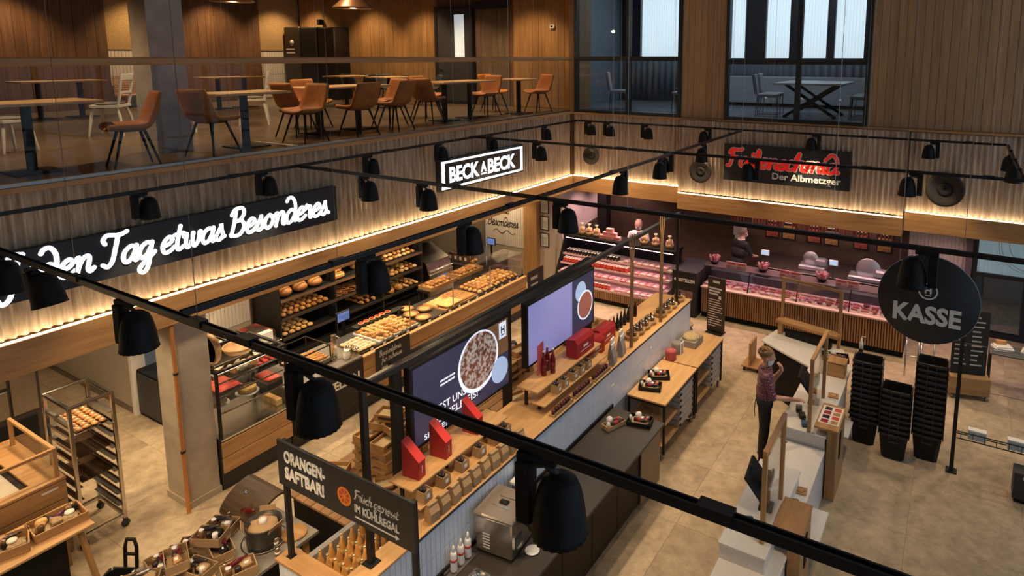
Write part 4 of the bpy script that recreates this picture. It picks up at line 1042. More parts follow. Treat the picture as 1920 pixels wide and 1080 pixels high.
ldg = T('rear_ledge', 'narrow raised dark ledge behind the pastry tray', 'shelf', (-.83, -5.5, .926)); W(ldg, 'board', MB().box(-.895, -.74, -6.1, -4.95, 1.02, 1.039), BLACK); W(ldg, 'bracket', MB().box(-.88, -.82, -6.0, -5.9, .926, 1.02).box(-.88, -.82, -5.15, -5.05, .926, 1.02), BLACK)
zt = tray(-.70, -.10, -4.50, -3.55, z, 'wooden tray of flat bread on the bread counter', OAKL, 'flat_bread_tray')
fbm = Proto(S('flat_bread', MB().cbox(-.16, .16, -.22, .22, 0, .035, .014), BREADL, 'pale flat bread', 'bread'))
for k, (x, y, r) in enumerate([(-.52, -4.24, .0), (-.26, -4.22, .05)]): fbm((x if k == 0 else -.27, y, zt + (.0 if k == 0 else .037)), r, 'pale square flat bread on the wooden tray', 'flat breads')
bed(bag, -.68, -.12, -3.85, -3.80, zt, 7, 1, 'golden scored baguette on the wooden counter tray', 'baguettes on the counter', 1, .05, .0, .05)
bed([roll_a, roll_b, roll_a, crois], -.72, -.12, -3.45, -2.10, z, 5, 11, 'golden roll heaped on the far end of the bread counter', 'rolls at the far end of the bread counter', 2, .05)
# raised rear baskets
BSK = mat('rattan', (.46, .28, .11), .75, noise=.4, scale=40, bump=.4)
def rattan(x, y, z, lx, ly, label, h=.07):
    t = T('bread_basket', label, 'basket', (x, y, z))
    P(t, 'base', MB().box(-lx / 2, lx / 2, -ly / 2, ly / 2, 0, .012), BSK)
    mb = MB()
    for a, b in (((-lx / 2, -ly / 2), (lx / 2, -ly / 2)), ((lx / 2, -ly / 2), (lx / 2, ly / 2)), ((lx / 2, ly / 2), (-lx / 2, ly / 2)), ((-lx / 2, ly / 2), (-lx / 2, -ly / 2))):
        mb.bar((*a, .012 + h / 2), (*b, .012 + h / 2), .014, h)
    P(t, 'rim', mb, BSK); return t
for y, lb in ((-3.72, 'rattan basket of rolls raised behind the flat bread'), (-2.85, 'rattan basket of rolls raised behind the far counter end')):
    rattan(-1.02, y, 1.05, .36, .78, lb)
    bed([roll_a, roll_d], -1.17, -.87, y - .35, y + .35, 1.063, 3, 6, 'brown roll in a raised rattan basket', 'rolls in the raised baskets', 2, .05)
rs = T('basket_stand', 'dark stand carrying the raised rattan baskets', 'stand', (-1.02, -3.3, 0)); W(rs, 'board', MB().box(-1.22, -.905, -4.15, -2.4, 1.02, 1.049), BLACK)
for y in (-4.1, -2.45): W(rs, 'leg', MB().box(-1.2, -1.15, y - .02, y + .02, 0, 1.02), BLACK)
# ---- bread rack against the rear wall
rk = T('bread_rack', 'tall black bread rack with lit shelves along the bakery rear wall', 'shelving', (-2.2, -5.1, 0))
RY0, RY1 = -6.85, -3.35
W(rk, 'back_panel', MB().box(-2.60, -2.57, RY0, RY1, 0, 2.2), mat('rack_back', (.05, .032, .02), .5))
W(rk, 'plinth', MB().box(-2.57, -1.80, RY0, RY1, 0, .55), BLACKM)
for y in (RY0, -5.68, -4.52, RY1 - .03): W(rk, 'upright', MB().box(-2.57, -1.80, y, y + .025, .55, 2.2), BLACK)
W(rk, 'top_board', MB().box(-2.57, -1.80, RY0, RY1, 2.2, 2.23), BLACK)
LV = (.86, 1.22, 1.56)
for z in LV:
    mb = MB()
    W(rk, 'shelf_board', MB().box(-2.565, -1.80, RY0 + .03, RY1 - .03, z - .02, z), BLACK)
    W(rk, 'shelf_lip', MB().box(-1.80, -1.785, RY0 + .03, RY1 - .03, z - .03, z + .02), STEELD)
    W(rk, 'shelf_light', MB().box(-1.86, -1.84, RY0 + .08, RY1 - .08, z + .315, z + .325), SHL)
rg_ = 'breads on the lit rack'
def shelfbed(pr, y0, y1, z, ny, lb, nx=4, layers=2, h=.05): bed(pr, -2.40, -1.86, y0, y1, z + .001, nx, ny, lb, rg_, layers, h)
z1, z2, z3 = LV
for k, y in enumerate((-6.62, -6.30, -5.98)): round_loaf((-1.98, y, z3 + .001), 0, 'round brown loaf on the top rack shelf', 'round loaves on the rack')
round_loaf((-2.28, -6.46, z3 + .001), 0, 'round brown loaf on the top rack shelf', 'round loaves on the rack'); round_loaf((-2.28, -6.14, z3 + .001), 0, 'round brown loaf on the top rack shelf', 'round loaves on the rack')
for k, y in enumerate((-5.5, -5.5, -4.85, -4.85)): tin((-1.95 - .2 * (k % 2), y + .0, z3 + .001), 0, 'rectangular golden loaf on the top rack shelf', 'tin loaves on the rack')
for k, y in enumerate((-5.5,)): tin((-2.03, y, z3 + .113), .1, 'rectangular golden loaf on the top rack shelf', 'tin loaves on the rack')
shelfbed([roll_b, roll_d], -4.46, -3.45, z3, 8, 'pale roll on the top rack shelf', 3)
shelfbed(roll_a, -6.75, -5.75, z2, 8, 'golden roll heaped on the middle rack shelf')
bed(prz, -2.36, -1.86, -5.62, -4.6, z2 + .001, 3, 6, 'brown pretzel on the middle rack shelf', 'pretzels on the rack', 2, .04)
shelfbed([roll_a, roll_b], -4.46, -3.95, z2, 4, 'golden roll heaped on the middle rack shelf')
shelfbed([roll_d, roll_b], -3.93, -3.42, z2, 4, 'mixed roll at the far end of the middle rack shelf')
shelfbed(roll_b, -6.75, -6.1, z1, 5, 'pale roll heaped on the lower rack shelf')
shelfbed(crois, -5.05, -4.6, z1, 3, 'golden croissant on the lower rack shelf', 3)
for k, (x, y) in enumerate(((-1.98, -4.22), (-1.98, -3.98), (-2.25, -4.1))): tin((x, y - .0, z1 + .001), PI / 2, 'large floury loaf on the lower rack shelf', 'floury loaves on the rack')
shelfbed([roll_a, tw], -3.84, -3.42, z1, 3, 'golden pastry at the far end of the lower rack shelf', 4)
# till screen on a stand
ts = T('till_screen', 'small blue till screen on a black arm behind the bread counter', 'screen', (-1.28, -5.95, 0))
P(ts, 'arm', MB().bar((0, 0, .0), (0, 0, 1.02), .05), BLACKP); 
SCRB = mat('screen_blue', (.05, .07, .14), .3, emit=.55, ecol=(.22, .32, .75))
P(ts, 'housing', MB().cbox(-.02, .02, -.15, .15, 1.0, 1.2, .008), BLACKP); P(ts, 'display', MB().box(.021, .024, -.13, .13, 1.025, 1.18), SCRB)
# slicer and cabinet at the far end
sc_ = T('bread_slicer', 'steel bread slicing machine with a slanted hood behind the counter', 'machine', (-2.15, -2.75, 0))
P(sc_, 'body', MB().cbox(-.35, .35, -.38, .38, .12, .95, .02), STEELD); P(sc_, 'hood', MB().prism([(-.36, .95), (.30, .95), (.22, 1.18), (-.36, 1.45)], -.38, .38, 'y'), STEEL)
P(sc_, 'front_bar', MB().tube([(.32, -.38, 1.0), (.32, .38, 1.0)], .018, 8), CHROME); P(sc_, 'base', MB().box(-.34, .34, -.36, .36, 0, .119), BLACKM)
P(sc_, 'control_panel', MB().box(.351, .356, -.16, .16, .70, .86), SCRB)
sh_ = T('upper_shelf', 'dark wall shelf with white loaves above the bread slicer', 'shelf', (-2.3, -2.7, 1.75)); P(sh_, 'board', MB().box(-.32, .30, -.6, .6, 0, .03), BLACK); P(sh_, 'bracket', MB().box(-.32, -.28, -.55, -.5, -.2, 0).box(-.32, -.28, .5, .55, -.2, 0), BLACK)
tin((-2.2, -2.95, 1.781), 0, 'floury white loaf on the shelf above the slicer', 'loaves above the slicer'); tin((-2.2, -2.5, 1.781), .2, 'floury white loaf on the shelf above the slicer', 'loaves above the slicer')
cf = T('coffee_cabinet', 'dark cabinet with packaged coffee at the tiled bakery end wall', 'cabinet', (-2.1, -1.2, 0)); P(cf, 'body', MB().cbox(-.45, .45, -.75, .75, 0, .80, .01), DKGREY); P(cf, 'worktop', MB().cbox(-.47, .47, -.77, .77, .801, .84, .006), STEELD)
cpk = food('coffee_pack', 'brown coffee pack', 'package', [('bag', MB().cbox(-.06, .06, -.05, .05, 0, .2, .012), mat('coffee_bag', (.10, .05, .035), .5, rnd=.4)), ('sticker', MB().box(-.03, .03, -.052, -.05, .05, .13), PAPER)])
for i in range(4):
    for j in range(2): cpk((-2.4 + .16 * i, -1.75 + .16 * j, .841), 0, 'brown coffee pack on the cabinet at the bakery end wall', 'coffee packs')
cs = T('till_screen', 'small lit card terminal screen before the tiled end wall', 'screen', (-1.75, -1.0, .841)); P(cs, 'stand', MB().bar((0, 0, 0), (0, 0, .28), .03), BLACKP); P(cs, 'housing', MB().cbox(-.13, .13, -.015, .015, .28, .46, .006), BLACKP); P(cs, 'display', MB().box(-.115, .115, -.018, -.0155, .295, .445), SCRB)
bed([roll_a, roll_d], -2.0, -1.72, -1.78, -1.5, .841, 2, 2, 'brown roll on the cabinet at the bakery end wall', 'rolls on the end cabinet')
# chalkboards hanging on the counter front
def chalk(ya, yb, za, zb, label, lines, seed):
    t = T('chalkboard_sign', label, 'sign', (.06, (ya + yb) / 2, za)); W(t, 'board', MB().cbox(.053, .068, ya, yb, za, zb, .003), BOARD)
    z = zb - .16
    for s_ in lines:
        SCRIPT(t, s_, LETW, (.069, ya + .07, z), Y_, Z_, .042, .052, wt=.13, d=.002); z -= .12
    h = z - za
    scribble(t, LETG, (.069, ya + .12, za + .06), Y_, Z_, (yb - ya) * .6, max(.08, h), 2 if lines else 4, seed=seed)
chalk(-6.40, -5.62, .42, .955, 'black chalkboard with white handwriting at the near end of the bread counter', ['Backerlebnis', '  fur zuhause'], 1)
chalk(-4.46, -3.66, .10, .57, 'black chalkboard with white handwriting low on the bread counter front', [], 2)
chalk(-2.00, -1.36, .18, 1.0, 'tall black chalkboard at the far end of the bread counter', [], 3)
# wall script
wsx = T('wall_lettering', 'black handwritten slogan on the white tiled bakery end wall', 'lettering', (-2.2, -.135, 1.4))
SCRIPT(wsx, 'Besonderes', BLACKM, (-2.55, -.131, 1.37), X_, Z_, .098, .125, wt=.15, d=.003); SCRIPT(wsx, 'etwas', BLACKM, (-2.35, -.131, 1.72), X_, Z_, .098, .125, wt=.15, d=.003)
fl_ = MB(); stroke(fl_, [Vector((-2.35 + .7 * t / 24, 1.22 + .05 * math.sin(2 * PI * t / 12), 0)) for t in range(25)], .012, .003)
fl_.v = [(a, -.131 - c, b) for a, b, c in fl_.v]; fl_.v = [(a - -2.2, b - -.135, c - 1.4) for a, b, c in fl_.v]; P(wsx, 'flourish', fl_, BLACKM)
# ---- framed notices and the mural
for k, z in enumerate((1.86, 1.42, .98)):
    t = T('picture_frame', ['black framed notice, topmost of three beside the oak post', 'black framed notice, middle of three beside the oak post', 'black framed notice, lowest of three beside the oak post'][k], 'picture', (-.76, -.055, z), group='framed notices')
    P(t, 'frame', MB().frame(-.125, .125, 0, .36, .015, -.02, 0), BLACK); P(t, 'print', MB().box(-.11, .11, -.012, -.004, .015, .345), PAPER)
    scribble(t, LETG, (-.84, -.068, z + .06), X_, Z_, .16, .2, 6, seed=k)
mu = T('mural', 'landscape mural with a brown cow on a meadow behind the cold shelf', 'mural', (-.29, 2.2, .0))
W(mu, 'sky', MB().box(-.299, -.292, .03, 4.5, .9, 2.75), mat('mural_sky_print', (.70, .58, .56), .7, noise=.1, scale=2))
W(mu, 'meadow', MB().prism([(.03, .02), (4.5, .02), (4.5, 1.2), (2.5, 1.12), (1.2, 1.0), (.03, 1.0)], -.291, -.287, 'x'), mat('mural_meadow_print', (.33, .22, .11), .7, noise=.5, scale=6))
W(mu, 'hills', MB().prism([(.03, .98), (1.2, .98), (2.5, 1.1), (4.5, 1.18), (4.5, 1.75), (3.2, 1.62), (2.2, 1.45), (1.3, 1.36), (.8, 1.2), (.03, 1.12)], -.2865, -.283, 'x'), mat('mural_hill_print', (.10, .072, .05), .7, noise=.5, scale=9))
W(mu, 'cow', MB().prism([(.10, .55), (.13, .55), (.14, .72), (.42, .72), (.44, .55), (.48, .55), (.50, .78), (.62, .86), (.66, .80), (.72, .84), (.68, .98), (.56, 1.02), (.40, 1.06), (.18, 1.05), (.08, .95)], -.2825, -.279, 'x'), mat('mural_cow_print', (.10, .045, .025), .7, noise=.4, scale=12))
# unseen bakery ceiling spots, added to brighten bread, pillar and end wall
bd = T('added_bakery_downlight', 'unseen warm downlight added in the bakery ceiling', 'lamp', (0, 0, 0)); P(bd, 'trim_ring', MB().lathe([(.07, 0), (.07, -.02), (.055, -.02), (.05, .0)], 20), BLACKM); P(bd, 'lens', MB().lathe([(0, -.006), (.05, -.006)], 18), mat('added_bakery_lens', (1, .85, .6), .4, emit=6, ecol=(1, .78, .48)))
bl_ = bpy.data.lights.new('added_bakery_beam', 'SPOT'); bl_.energy = 105; bl_.color = (1, .72, .42); bl_.spot_size = 2.1; bl_.spot_blend = .6; bl_.shadow_soft_size = .06
o = link('added_bakery_beam', bl_); o.parent = bd; o.location = (0, 0, -.03)
bdp = Proto(bd)
for x, y in [(-.75, -8.5), (-.55, -7.4), (-.55, -5.7), (-.55, -4.6), (-.55, -3.4), (-.55, -2.4), (-1.5, -6.4), (-1.5, -5.6), (-1.5, -4.8), (-1.5, -3.8), (-1.6, -7.5), (-1.7, -1.0), (-2.0, -10.4), (-4.6, -9.8), (-.5, -10.35), (-1.3, -9.3), (-2.0, -.5), (-1.2, -11.6)]:
    bdp((x, y, 2.93), 0, None, 'added bakery ceiling downlights')

# ================================================================== CENTRAL DISPLAY ISLAND
TILEB = mat('island_tile', (.72, .78, .88), .28, rnd=.05)  # cool daylight tint put into the white tile colour
isl = T('display_island', 'white tiled display island with an oak top carrying the screens', 'counter', (3.9, -6.6, 0))
W(isl, 'core', MB().box(3.56, 4.236, -9.44, -2.82, 0, 1.44).box(3.36, 4.236, -10.42, -9.44, 0, 1.12), mat('island_core', (.30, .30, .30), .7))
W(isl, 'recess_wall', MB().box(3.36, 4.236, -10.42, -10.34, 1.12, 1.44).box(4.12, 4.236, -10.34, -9.44, 1.12, 1.44).box(3.36, 3.42, -10.34, -9.44, 1.12, 1.30), mat('island_core', (.30, .30, .30), .7))
tm = MB().cbox(0, .012, -.0295, .0295, 0, .286, .003).mesh('tile', TILEB)
def tile(loc, rz=0):
    o = link('tile', tm); o.parent = isl; o.location = Vector(loc) - Vector((3.9, -6.6, 0)); o.rotation_euler = (0, 0, rz)
for i in range(122):
    for k in range(2): tile((4.237, -10.39 + .0621 * i, .862 + .29 * k))
for i in range(14):
    for k in range(3): tile((3.39 + .0621 * i, -10.421, .572 + .29 * k), -PI / 2)
W(isl, 'socket', MB().cbox(4.2495, 4.258, -5.9, -5.82, 1.15, 1.23, .003), WHITE)
W(isl, 'socket', MB().cbox(4.2495, 4.258, -7.6, -7.52, 1.15, 1.23, .003), WHITE)
W(isl, 'socket', MB().cbox(4.2495, 4.258, -4.6, -4.52, 1.18, 1.26, .003), WHITE)
W(isl, 'top_board', MB().cbox(3.55, 4.255, -9.72, -2.80, 1.4405, 1.47, .005), OAKL)
W(isl, 'edge_strip', MB().box(4.256, 4.262, -9.72, -2.80, 1.44, 1.465), DKGREY)
W(isl, 'front_plank', MB().cbox(3.33, 4.03, -10.45, -10.27, 1.4405, 1.47, .005), OAKX)
W(isl, 'side_plank', MB().cbox(4.032, 4.255, -10.45, -9.722, 1.4405, 1.47, .005), OAKL)
# stepped shelves
def step(par, y0, y1):
    W(par, 'low_shelf', MB().cbox(3.93, 4.12, y0, y1, 1.585, 1.605, .004), OAKL); W(par, 'high_shelf', MB().cbox(3.70, 4.02, y0, y1, 1.735, 1.758, .004), OAKL)
    for y in (y0 + .12, (y0 + y1) / 2, y1 - .12):
        W(par, 'bracket', MB().box(3.94, 3.98, y - .01, y + .01, 1.471, 1.584), BLACK); W(par, 'bracket', MB().box(3.74, 3.78, y - .01, y + .01, 1.471, 1.734), BLACK)
st1 = T('stepped_shelf', 'oak stepped shelf with red boxes in front of the ice cream screen', 'shelf', (3.9, -8.7, 1.471)); step(st1, -9.48, -7.98)
st2 = T('stepped_shelf', 'oak stepped shelf with bottles and red boxes in front of the blank screen', 'shelf', (3.9, -6.5, 1.471)); step(st2, -7.38, -5.78)
# ---- island goods
bagp = food('kraft_bag', 'brown kraft bag', 'bag', [('bag_body', MB().prism([(-.045, 0), (.045, 0), (.05, .1), (.02, .165), (-.02, .165), (-.05, .1)], -.055, .055, 'y'), KRAFT), ('folded_top', MB().cbox(-.024, .024, -.056, .056, .166, .19, .004), KRAFT)])
for k in range(10): bagp((4.19, -9.40 + .155 * k, 1.4705), .1 * ((k % 3) - 1), 'brown kraft bag standing on the island ledge', 'kraft bags on the ledge')
FRU = mat('dark_fruit', (.03, .02, .025), .3)
def carton():
    mb = MB()
    for k in range(6): mb.blob((random.uniform(-.03, .03), random.uniform(-.03, .03), .115 + .012 * (k % 2)), .022, 7, 5)
    return food('fruit_carton', 'brown carton with dark fruit', 'carton', [('box', MB().box(-.055, -.05, -.055, .055, 0, .115).box(.05, .055, -.055, .055, 0, .115).box(-.05, .05, -.055, -.05, 0, .115).box(-.05, .05, .05, .055, 0, .115).box(-.05, .05, -.05, .05, 0, .09), KRAFT), ('dark_contents', mb, FRU), ('sticker', MB().box(.0555, .057, -.02, .02, .04, .08), PAPER)])
ctn = carton()
for y in (-9.36, -9.10, -8.82, -8.54, -8.28, -8.10): ctn((4.055, y, 1.606), 0, 'brown carton with dark contents below the red slab boxes', 'cartons on the near stepped shelf')
for y in (-7.02, -6.85, -6.62, -6.44, -6.26): ctn((4.055, y, 1.606), 0, 'brown carton with dark contents below the bottles', 'cartons on the far stepped shelf')
rbx = food('red_gift_box', 'upright red gift box', 'box', [('box_body', MB().prism([(-.10, 0), (.10, 0), (.10, .18), (-.10, .36)], -.05, .05, 'y'), RED), ('sloped_lid', MB().prism([(-.10, .362), (.102, .181), (.104, .186), (-.098, .368)], -.052, .052, 'y'), REDB), ('print', MB().box(.1005, .102, -.004, .004, .06, .13), LETW)])
for y in (-9.30, -8.92, -8.42): rbx((3.87, y, 1.759), .12, 'upright red gift box standing before the ice cream screen', 'upright red gift boxes')
def redbag():
    t = T('red_gift_carton', 'wide red gift carton', 'box')
    P(t, 'box_body', MB().prism([(-.09, 0), (.09, 0), (.09, .20), (.05, .26), (-.09, .24)], -.23, .23, 'y'), RED)
    P(t, 'print', MB().box(.0905, .092, -.06, .06, .11, .14).box(.0905, .092, -.14, .14, .07, .076), LETW); return Proto(t)
rgb = redbag()
rgb((3.90, -6.16, 1.759), .0, 'wide red gift carton nearest the red bottles', 'wide red gift cartons'); rgb((3.80, -5.66, 1.471), 0, 'wide red gift carton between two others beside the blank screen', 'wide red gift cartons'); rgb((3.72, -5.16, 1.471), 0, 'wide red gift carton at the end beside the grey bags', 'wide red gift cartons')
WINE = mat('red_bottle_glass', (.12, .008, .012), .12)
def bottle(name, label, m, cap, h=.26, r=.034, lab=PAPER):
    return food(name, label, 'bottle', [('glass', MB().lathe([(r * .95, 0), (r, .01), (r, h * .58), (r * .42, h * .78), (r * .38, h * .95)], 14), m), ('cap', MB().lathe([(r * .42, h * .95), (r * .42, h)], 12), cap), ('paper_label', MB().lathe([(r * 1.02, h * .15), (r * 1.02, h * .45)], 14), lab)])
rbt = bottle('red_bottle', 'red wine bottle with white cap', WINE, PAPER, .33, .036, WINE)
for x, y in ((3.84, -6.98), (3.90, -6.86), (3.80, -6.84)): rbt((x, y, 1.759), 0, 'dark red bottle with a pale cap before the blank screen', 'red bottles on the stepped shelf')
for k, (x, y) in enumerate(((3.78, -7.0), (3.76, -6.9))): S('red_leaflet', MB().box(-.004, .004, -.04, .04, 0, .40), [mat('leaflet_red', (.6, .12, .14), .5)], 'tall red and white leaflet behind the red bottles', 'leaflet', (x, y, 1.759), .1, 'leaflets behind the bottles')
pun = T('punnet_tray', 'open tray of dark packaged goods', 'tray')
P(pun, 'tray_base', MB().box(-.05, .05, -.22, .22, 0, .02).box(.045, .05, -.22, .22, .02, .05), KRAFT)
for k in range(7): P(pun, 'jar', MB().lathe([(.024, .021), (.024, .07), (.02, .08)], 10, TR(0, -.18 + .06 * k, 0)), mat('dark_jar', (.10, .03, .035), .2, rnd=.5))
pnp = Proto(pun)
for y in (-7.12, -6.62, -6.12): pnp((4.19, y, 1.4705), 0, 'open tray of dark red jars along the island ledge', 'jar trays on the ledge')
GBAG = mat('grey_bag', (.30, .28, .27), .6, rnd=.1)
gbg = food('grey_pouch', 'grey paper pouch with white label', 'bag', [('pouch', MB().prism([(-.04, 0), (.04, 0), (.035, .12), (.006, .24), (-.006, .24), (-.035, .12)], -.075, .075, 'y'), GBAG), ('header_card', MB().cbox(-.01, .01, -.076, .076, .241, .31, .003), PAPER)])
for k, (x, y) in enumerate(((4.19, -5.74), (4.10, -5.60), (4.17, -5.42), (4.08, -5.28))): gbg((x, y, 1.4705), .15, 'grey paper pouch with a white header card on the island', 'grey pouches on the island')
JAR = mat('preserve_jar', (.20, .11, .05), .15, rnd=.4)
jc = T('jar_basket', 'small wooden basket of jars', 'basket')
P(jc, 'chip_basket', MB().lathe([(.10, 0), (.12, .08), (.115, .08), (.09, .01)], 14), PALLET)
for k in range(5):
    a = 2 * PI * k / 5; j = P(jc, 'jar', MB().lathe([(.028, .02), (.03, .10), (.024, .11)], 10, TR(.055 * math.cos(a), .055 * math.sin(a), 0)), JAR); P(j, 'jar_lid', MB().lathe([(.027, .111), (.027, .128)], 10, TR(.055 * math.cos(a), .055 * math.sin(a), 0)), STEEL)
P(jc, 'tag_card', MB().box(.02, .025, -.03, .03, .13, .19), BLACKM)
jcp = Proto(jc)
for y in (-4.85, -4.62, -4.40, -4.18): jcp((4.05, y, 1.4705), 0, 'small chip basket of jars between the two pitchforks', 'jar baskets between the pitchforks')
for y in (-3.80, -3.58, -3.36, -3.0): jcp((4.08, y, 1.4705), 0, 'small chip basket of jars at the far end of the island', 'jar baskets at the island end')
dbt = bottle('dark_bottle', 'dark bottle lying', mat('dark_bottle_glass', (.02, .016, .012), .15), STEEL, .28, .03, BLACKM)
for k in range(8): dbt((3.72, -4.95 + .13 * k, 1.4705), 0, 'dark bottle in the row behind the jar baskets', 'dark bottles on the island')
# pitchforks on posts
FORK = wood('fork_wood', (.30, .17, .075), (.16, .085, .04), 4, 'z', .1)
for y, lb, h in ((-5.12, 'wooden pitchfork upright between the grey pouches and the jar baskets', 1.75), (-4.02, 'wooden pitchfork upright at the far jar baskets', 1.82)):
    t = T('pitchfork', lb, 'pitchfork', (4.175, y, 1.4705), group='wooden pitchforks')
    P(t, 'shaft', MB().tube([(0, 0, 0), (0, 0, h - .42)], .028, 10), FORK)
    for k, s_ in enumerate((-1, 0, 1)): P(t, 'tine', MB().tube([(0, 0, h - .44), (s_ * .008, s_ * .04, h - .28), (s_ * .01, s_ * .07, h - .1), (s_ * .008, s_ * .055, h)], [.02, .014, .012, .007], 7), FORK)
# ---- black gantry above the island
gt = T('screen_gantry', 'black steel gantry with posts above the display island', 'frame', (4.1, -6.6, 1.471))
W(gt, 'beam', MB().cbox(4.07, 4.13, -10.10, -3.10, 3.07, 3.13, .005), TRACK)
W(gt, 'post', MB().box(4.075, 4.125, -10.08, -10.03, 1.476, 3.069), BLACK); W(gt, 'post', MB().box(4.085, 4.125, -3.17, -3.13, 1.476, 3.069), BLACK)
W(gt, 'foot_plate', MB().box(4.04, 4.16, -10.115, -9.995, 1.4708, 1.476), BLACK); W(gt, 'foot_plate', MB().box(4.05, 4.16, -3.2, -3.1, 1.4708, 1.476), BLACK)
W(gt, 'cap_rail', MB().box(4.08, 4.12, -10.08, -8.6, 3.131, 3.14), STEEL)
# ---- screens
def screen(name, label, y0, y1, z0, z1):
    t = T(name, label, 'screen', (3.6, (y0 + y1) / 2, z0))
    W(t, 'housing', MB().cbox(3.53, 3.62, y0, y1, z0, z1, .008), BLACKP); return t
BGB = mat('screen_night', (.03, .035, .07), .25, emit=.28, ecol=(.055, .06, .16))
PERI = mat('screen_periwinkle', (.2, .2, .4), .25, emit=.75, ecol=(.21, .22, .47))
SCW = mat('screen_white', (.7, .75, .8), .3, emit=.75, ecol=(.72, .80, .95)); SCB = mat('screen_paleblue', (.3, .4, .6), .3, emit=.6, ecol=(.35, .50, .78))
SCBR = mat('screen_brown', (.1, .05, .03), .3, emit=.35, ecol=(.30, .15, .06)); 
SCM = mat('screen_muesli', (.2, .08, .05), .3, emit=1, ecol=(.25, .1, .06), noise=.5, scale=30)
def speckle(m, c1, c2, sc, st):
    nt = m.node_tree; b = nt.nodes['Principled BSDF']; tc = nt.nodes.new('ShaderNodeTexCoord'); v = nt.nodes.new('ShaderNodeTexNoise'); v.inputs['Scale'].default_value = sc; v.inputs['Detail'].default_value = 4
    r = nt.nodes.new('ShaderNodeValToRGB'); r.color_ramp.elements[0].position = .44; r.color_ramp.elements[0].color = (*c1, 1); r.color_ramp.elements[1].position = .6; r.color_ramp.elements[1].color = (*c2, 1)
    nt.links.new(tc.outputs['Object'], v.inputs['Vector']); nt.links.new(v.outputs['Fac'], r.inputs[0]); nt.links.new(r.outputs[0], b.inputs['Emission Color']); b.inputs['Emission Strength'].default_value = st
speckle(SCM, (.10, .03, .02), (.62, .55, .50), 22, .55)
def disc(t, name, x, y, z, r, m, ry=None, n=32):
    mb = MB().add([(x, y + r * math.cos(2 * PI * k / n), z + (ry or r) * math.sin(2 * PI * k / n)) for k in range(n)] + [(x + .001, y + r * math.cos(2 * PI * k / n), z + (ry or r) * math.sin(2 * PI * k / n)) for k in range(n)], [tuple(range(n, 2 * n))] + [(k, (k + 1) % n, n + (k + 1) % n, n + k) for k in range(n)])
    return W(t, name, mb, m)
tv = screen('advert_screen', 'large advert screen showing a muesli bowl and ice cream slogan', -9.07, -7.40, 1.775, 2.70)
W(tv, 'display', MB().box(3.6205, 3.624, -9.03, -7.44, 1.815, 2.66), BGB)
W(tv, 'picture_corner', MB().box(3.6245, 3.626, -7.86, -7.44, 2.24, 2.66), SCBR)
disc(tv, 'bowl_rim', 3.6265, -8.0, 2.33, .36, SCW); disc(tv, 'bowl_filling', 3.629, -8.0, 2.345, .325, SCM); disc(tv, 'price_dot', 3.6315, -7.62, 2.06, .16, SCB)
W(tv, 'logo_tile', MB().box(3.6295, 3.631, -7.62, -7.48, 2.44, 2.64), SCW); TXT(tv, 'H', BLACKM, (3.6312, -7.585, 2.505), Y_, Z_, .09, .07, bold=.03, ex=.001)
W(tv, 'logo_bar', MB().box(3.6312, 3.633, -7.585, -7.515, 2.475, 2.487), BLACKM)
TXT(tv, 'ESST UNSER', SCW, (3.6245, -8.72, 2.04), Y_, Z_, .085, .62, bold=.01, ex=.001); TXT(tv, 'EISDIELE-EIS!', SCW, (3.6245, -8.78, 1.92), Y_, Z_, .085, .75, bold=.01, ex=.001); TXT(tv, 'SPITZE!', SCW, (3.6245, -8.9, 1.83), Y_, Z_, .06, .34, bold=.01, ex=.001)
scribble(tv, SCW, (3.6245, -8.64, 2.30), Y_, Z_, .34, .09, 2, seed=8)
tv2 = screen('advert_screen', 'large screen showing a plain lilac area and a food bowl strip', -7.04, -5.27, 1.80, 2.68)
W(tv2, 'display', MB().box(3.6205, 3.624, -7.0, -5.92, 1.84, 2.64), PERI); W(tv2, 'side_panel', MB().box(3.6205, 3.624, -5.91, -5.31, 1.84, 2.64), BGB)
disc(tv2, 'picture_dot', 3.6245, -5.68, 2.42, .15, SCB); disc(tv2, 'bowl_rim', 3.6275, -5.56, 2.18, .22, SCW); disc(tv2, 'bowl_filling', 3.6295, -5.56, 2.18, .195, mat('screen_cherries', (.2, .05, .04), .3, emit=.45, ecol=(.42, .16, .12)))
fp = T('screen_stand', 'black steel frame carrying the two advert screens', 'frame', (3.5, -7.2, .8))
for y in (-9.13, -7.28, -5.22): W(fp, 'post', MB().box(3.44, 3.52, y - .05, y + .05, .815, 2.78), BLACK)
W(fp, 'cross_bar', MB().box(3.45, 3.51, -9.08, -7.33, 2.72, 2.78).box(3.45, 3.51, -7.23, -5.27, 2.72, 2.78), BLACK)
# ---- low display deck on the bakery side
dk = T('display_deck', 'low plank display deck on the bakery side of the island', 'display table', (2.75, -6.2, 0))
DX0, DX1, DY0, DY1, DZ = 1.80, 3.54, -9.30, -3.0, .80
W(dk, 'frame', MB().box(DX0 + .05, DX1 - .02, DY0 + .05, DY1 - .05, .10, DZ - .03), BLACKM); W(dk, 'foot', MB().box(DX0 + .15, DX1 - .15, DY0 + .2, DY1 - .2, 0, .10), BLACKM)
n = 12; w = (DX1 - DX0) / n
pm_ = MB().cbox(-w / 2 + .003, w / 2 - .003, DY0, DY1, 0, .03, .004).mesh('plank', DECK)
for i in range(n):
    o = link('plank', pm_); o.parent = dk; o.location = Vector((DX0 + w * (i + .5), 0, DZ - .03)) - Vector((2.75, -6.2, 0))
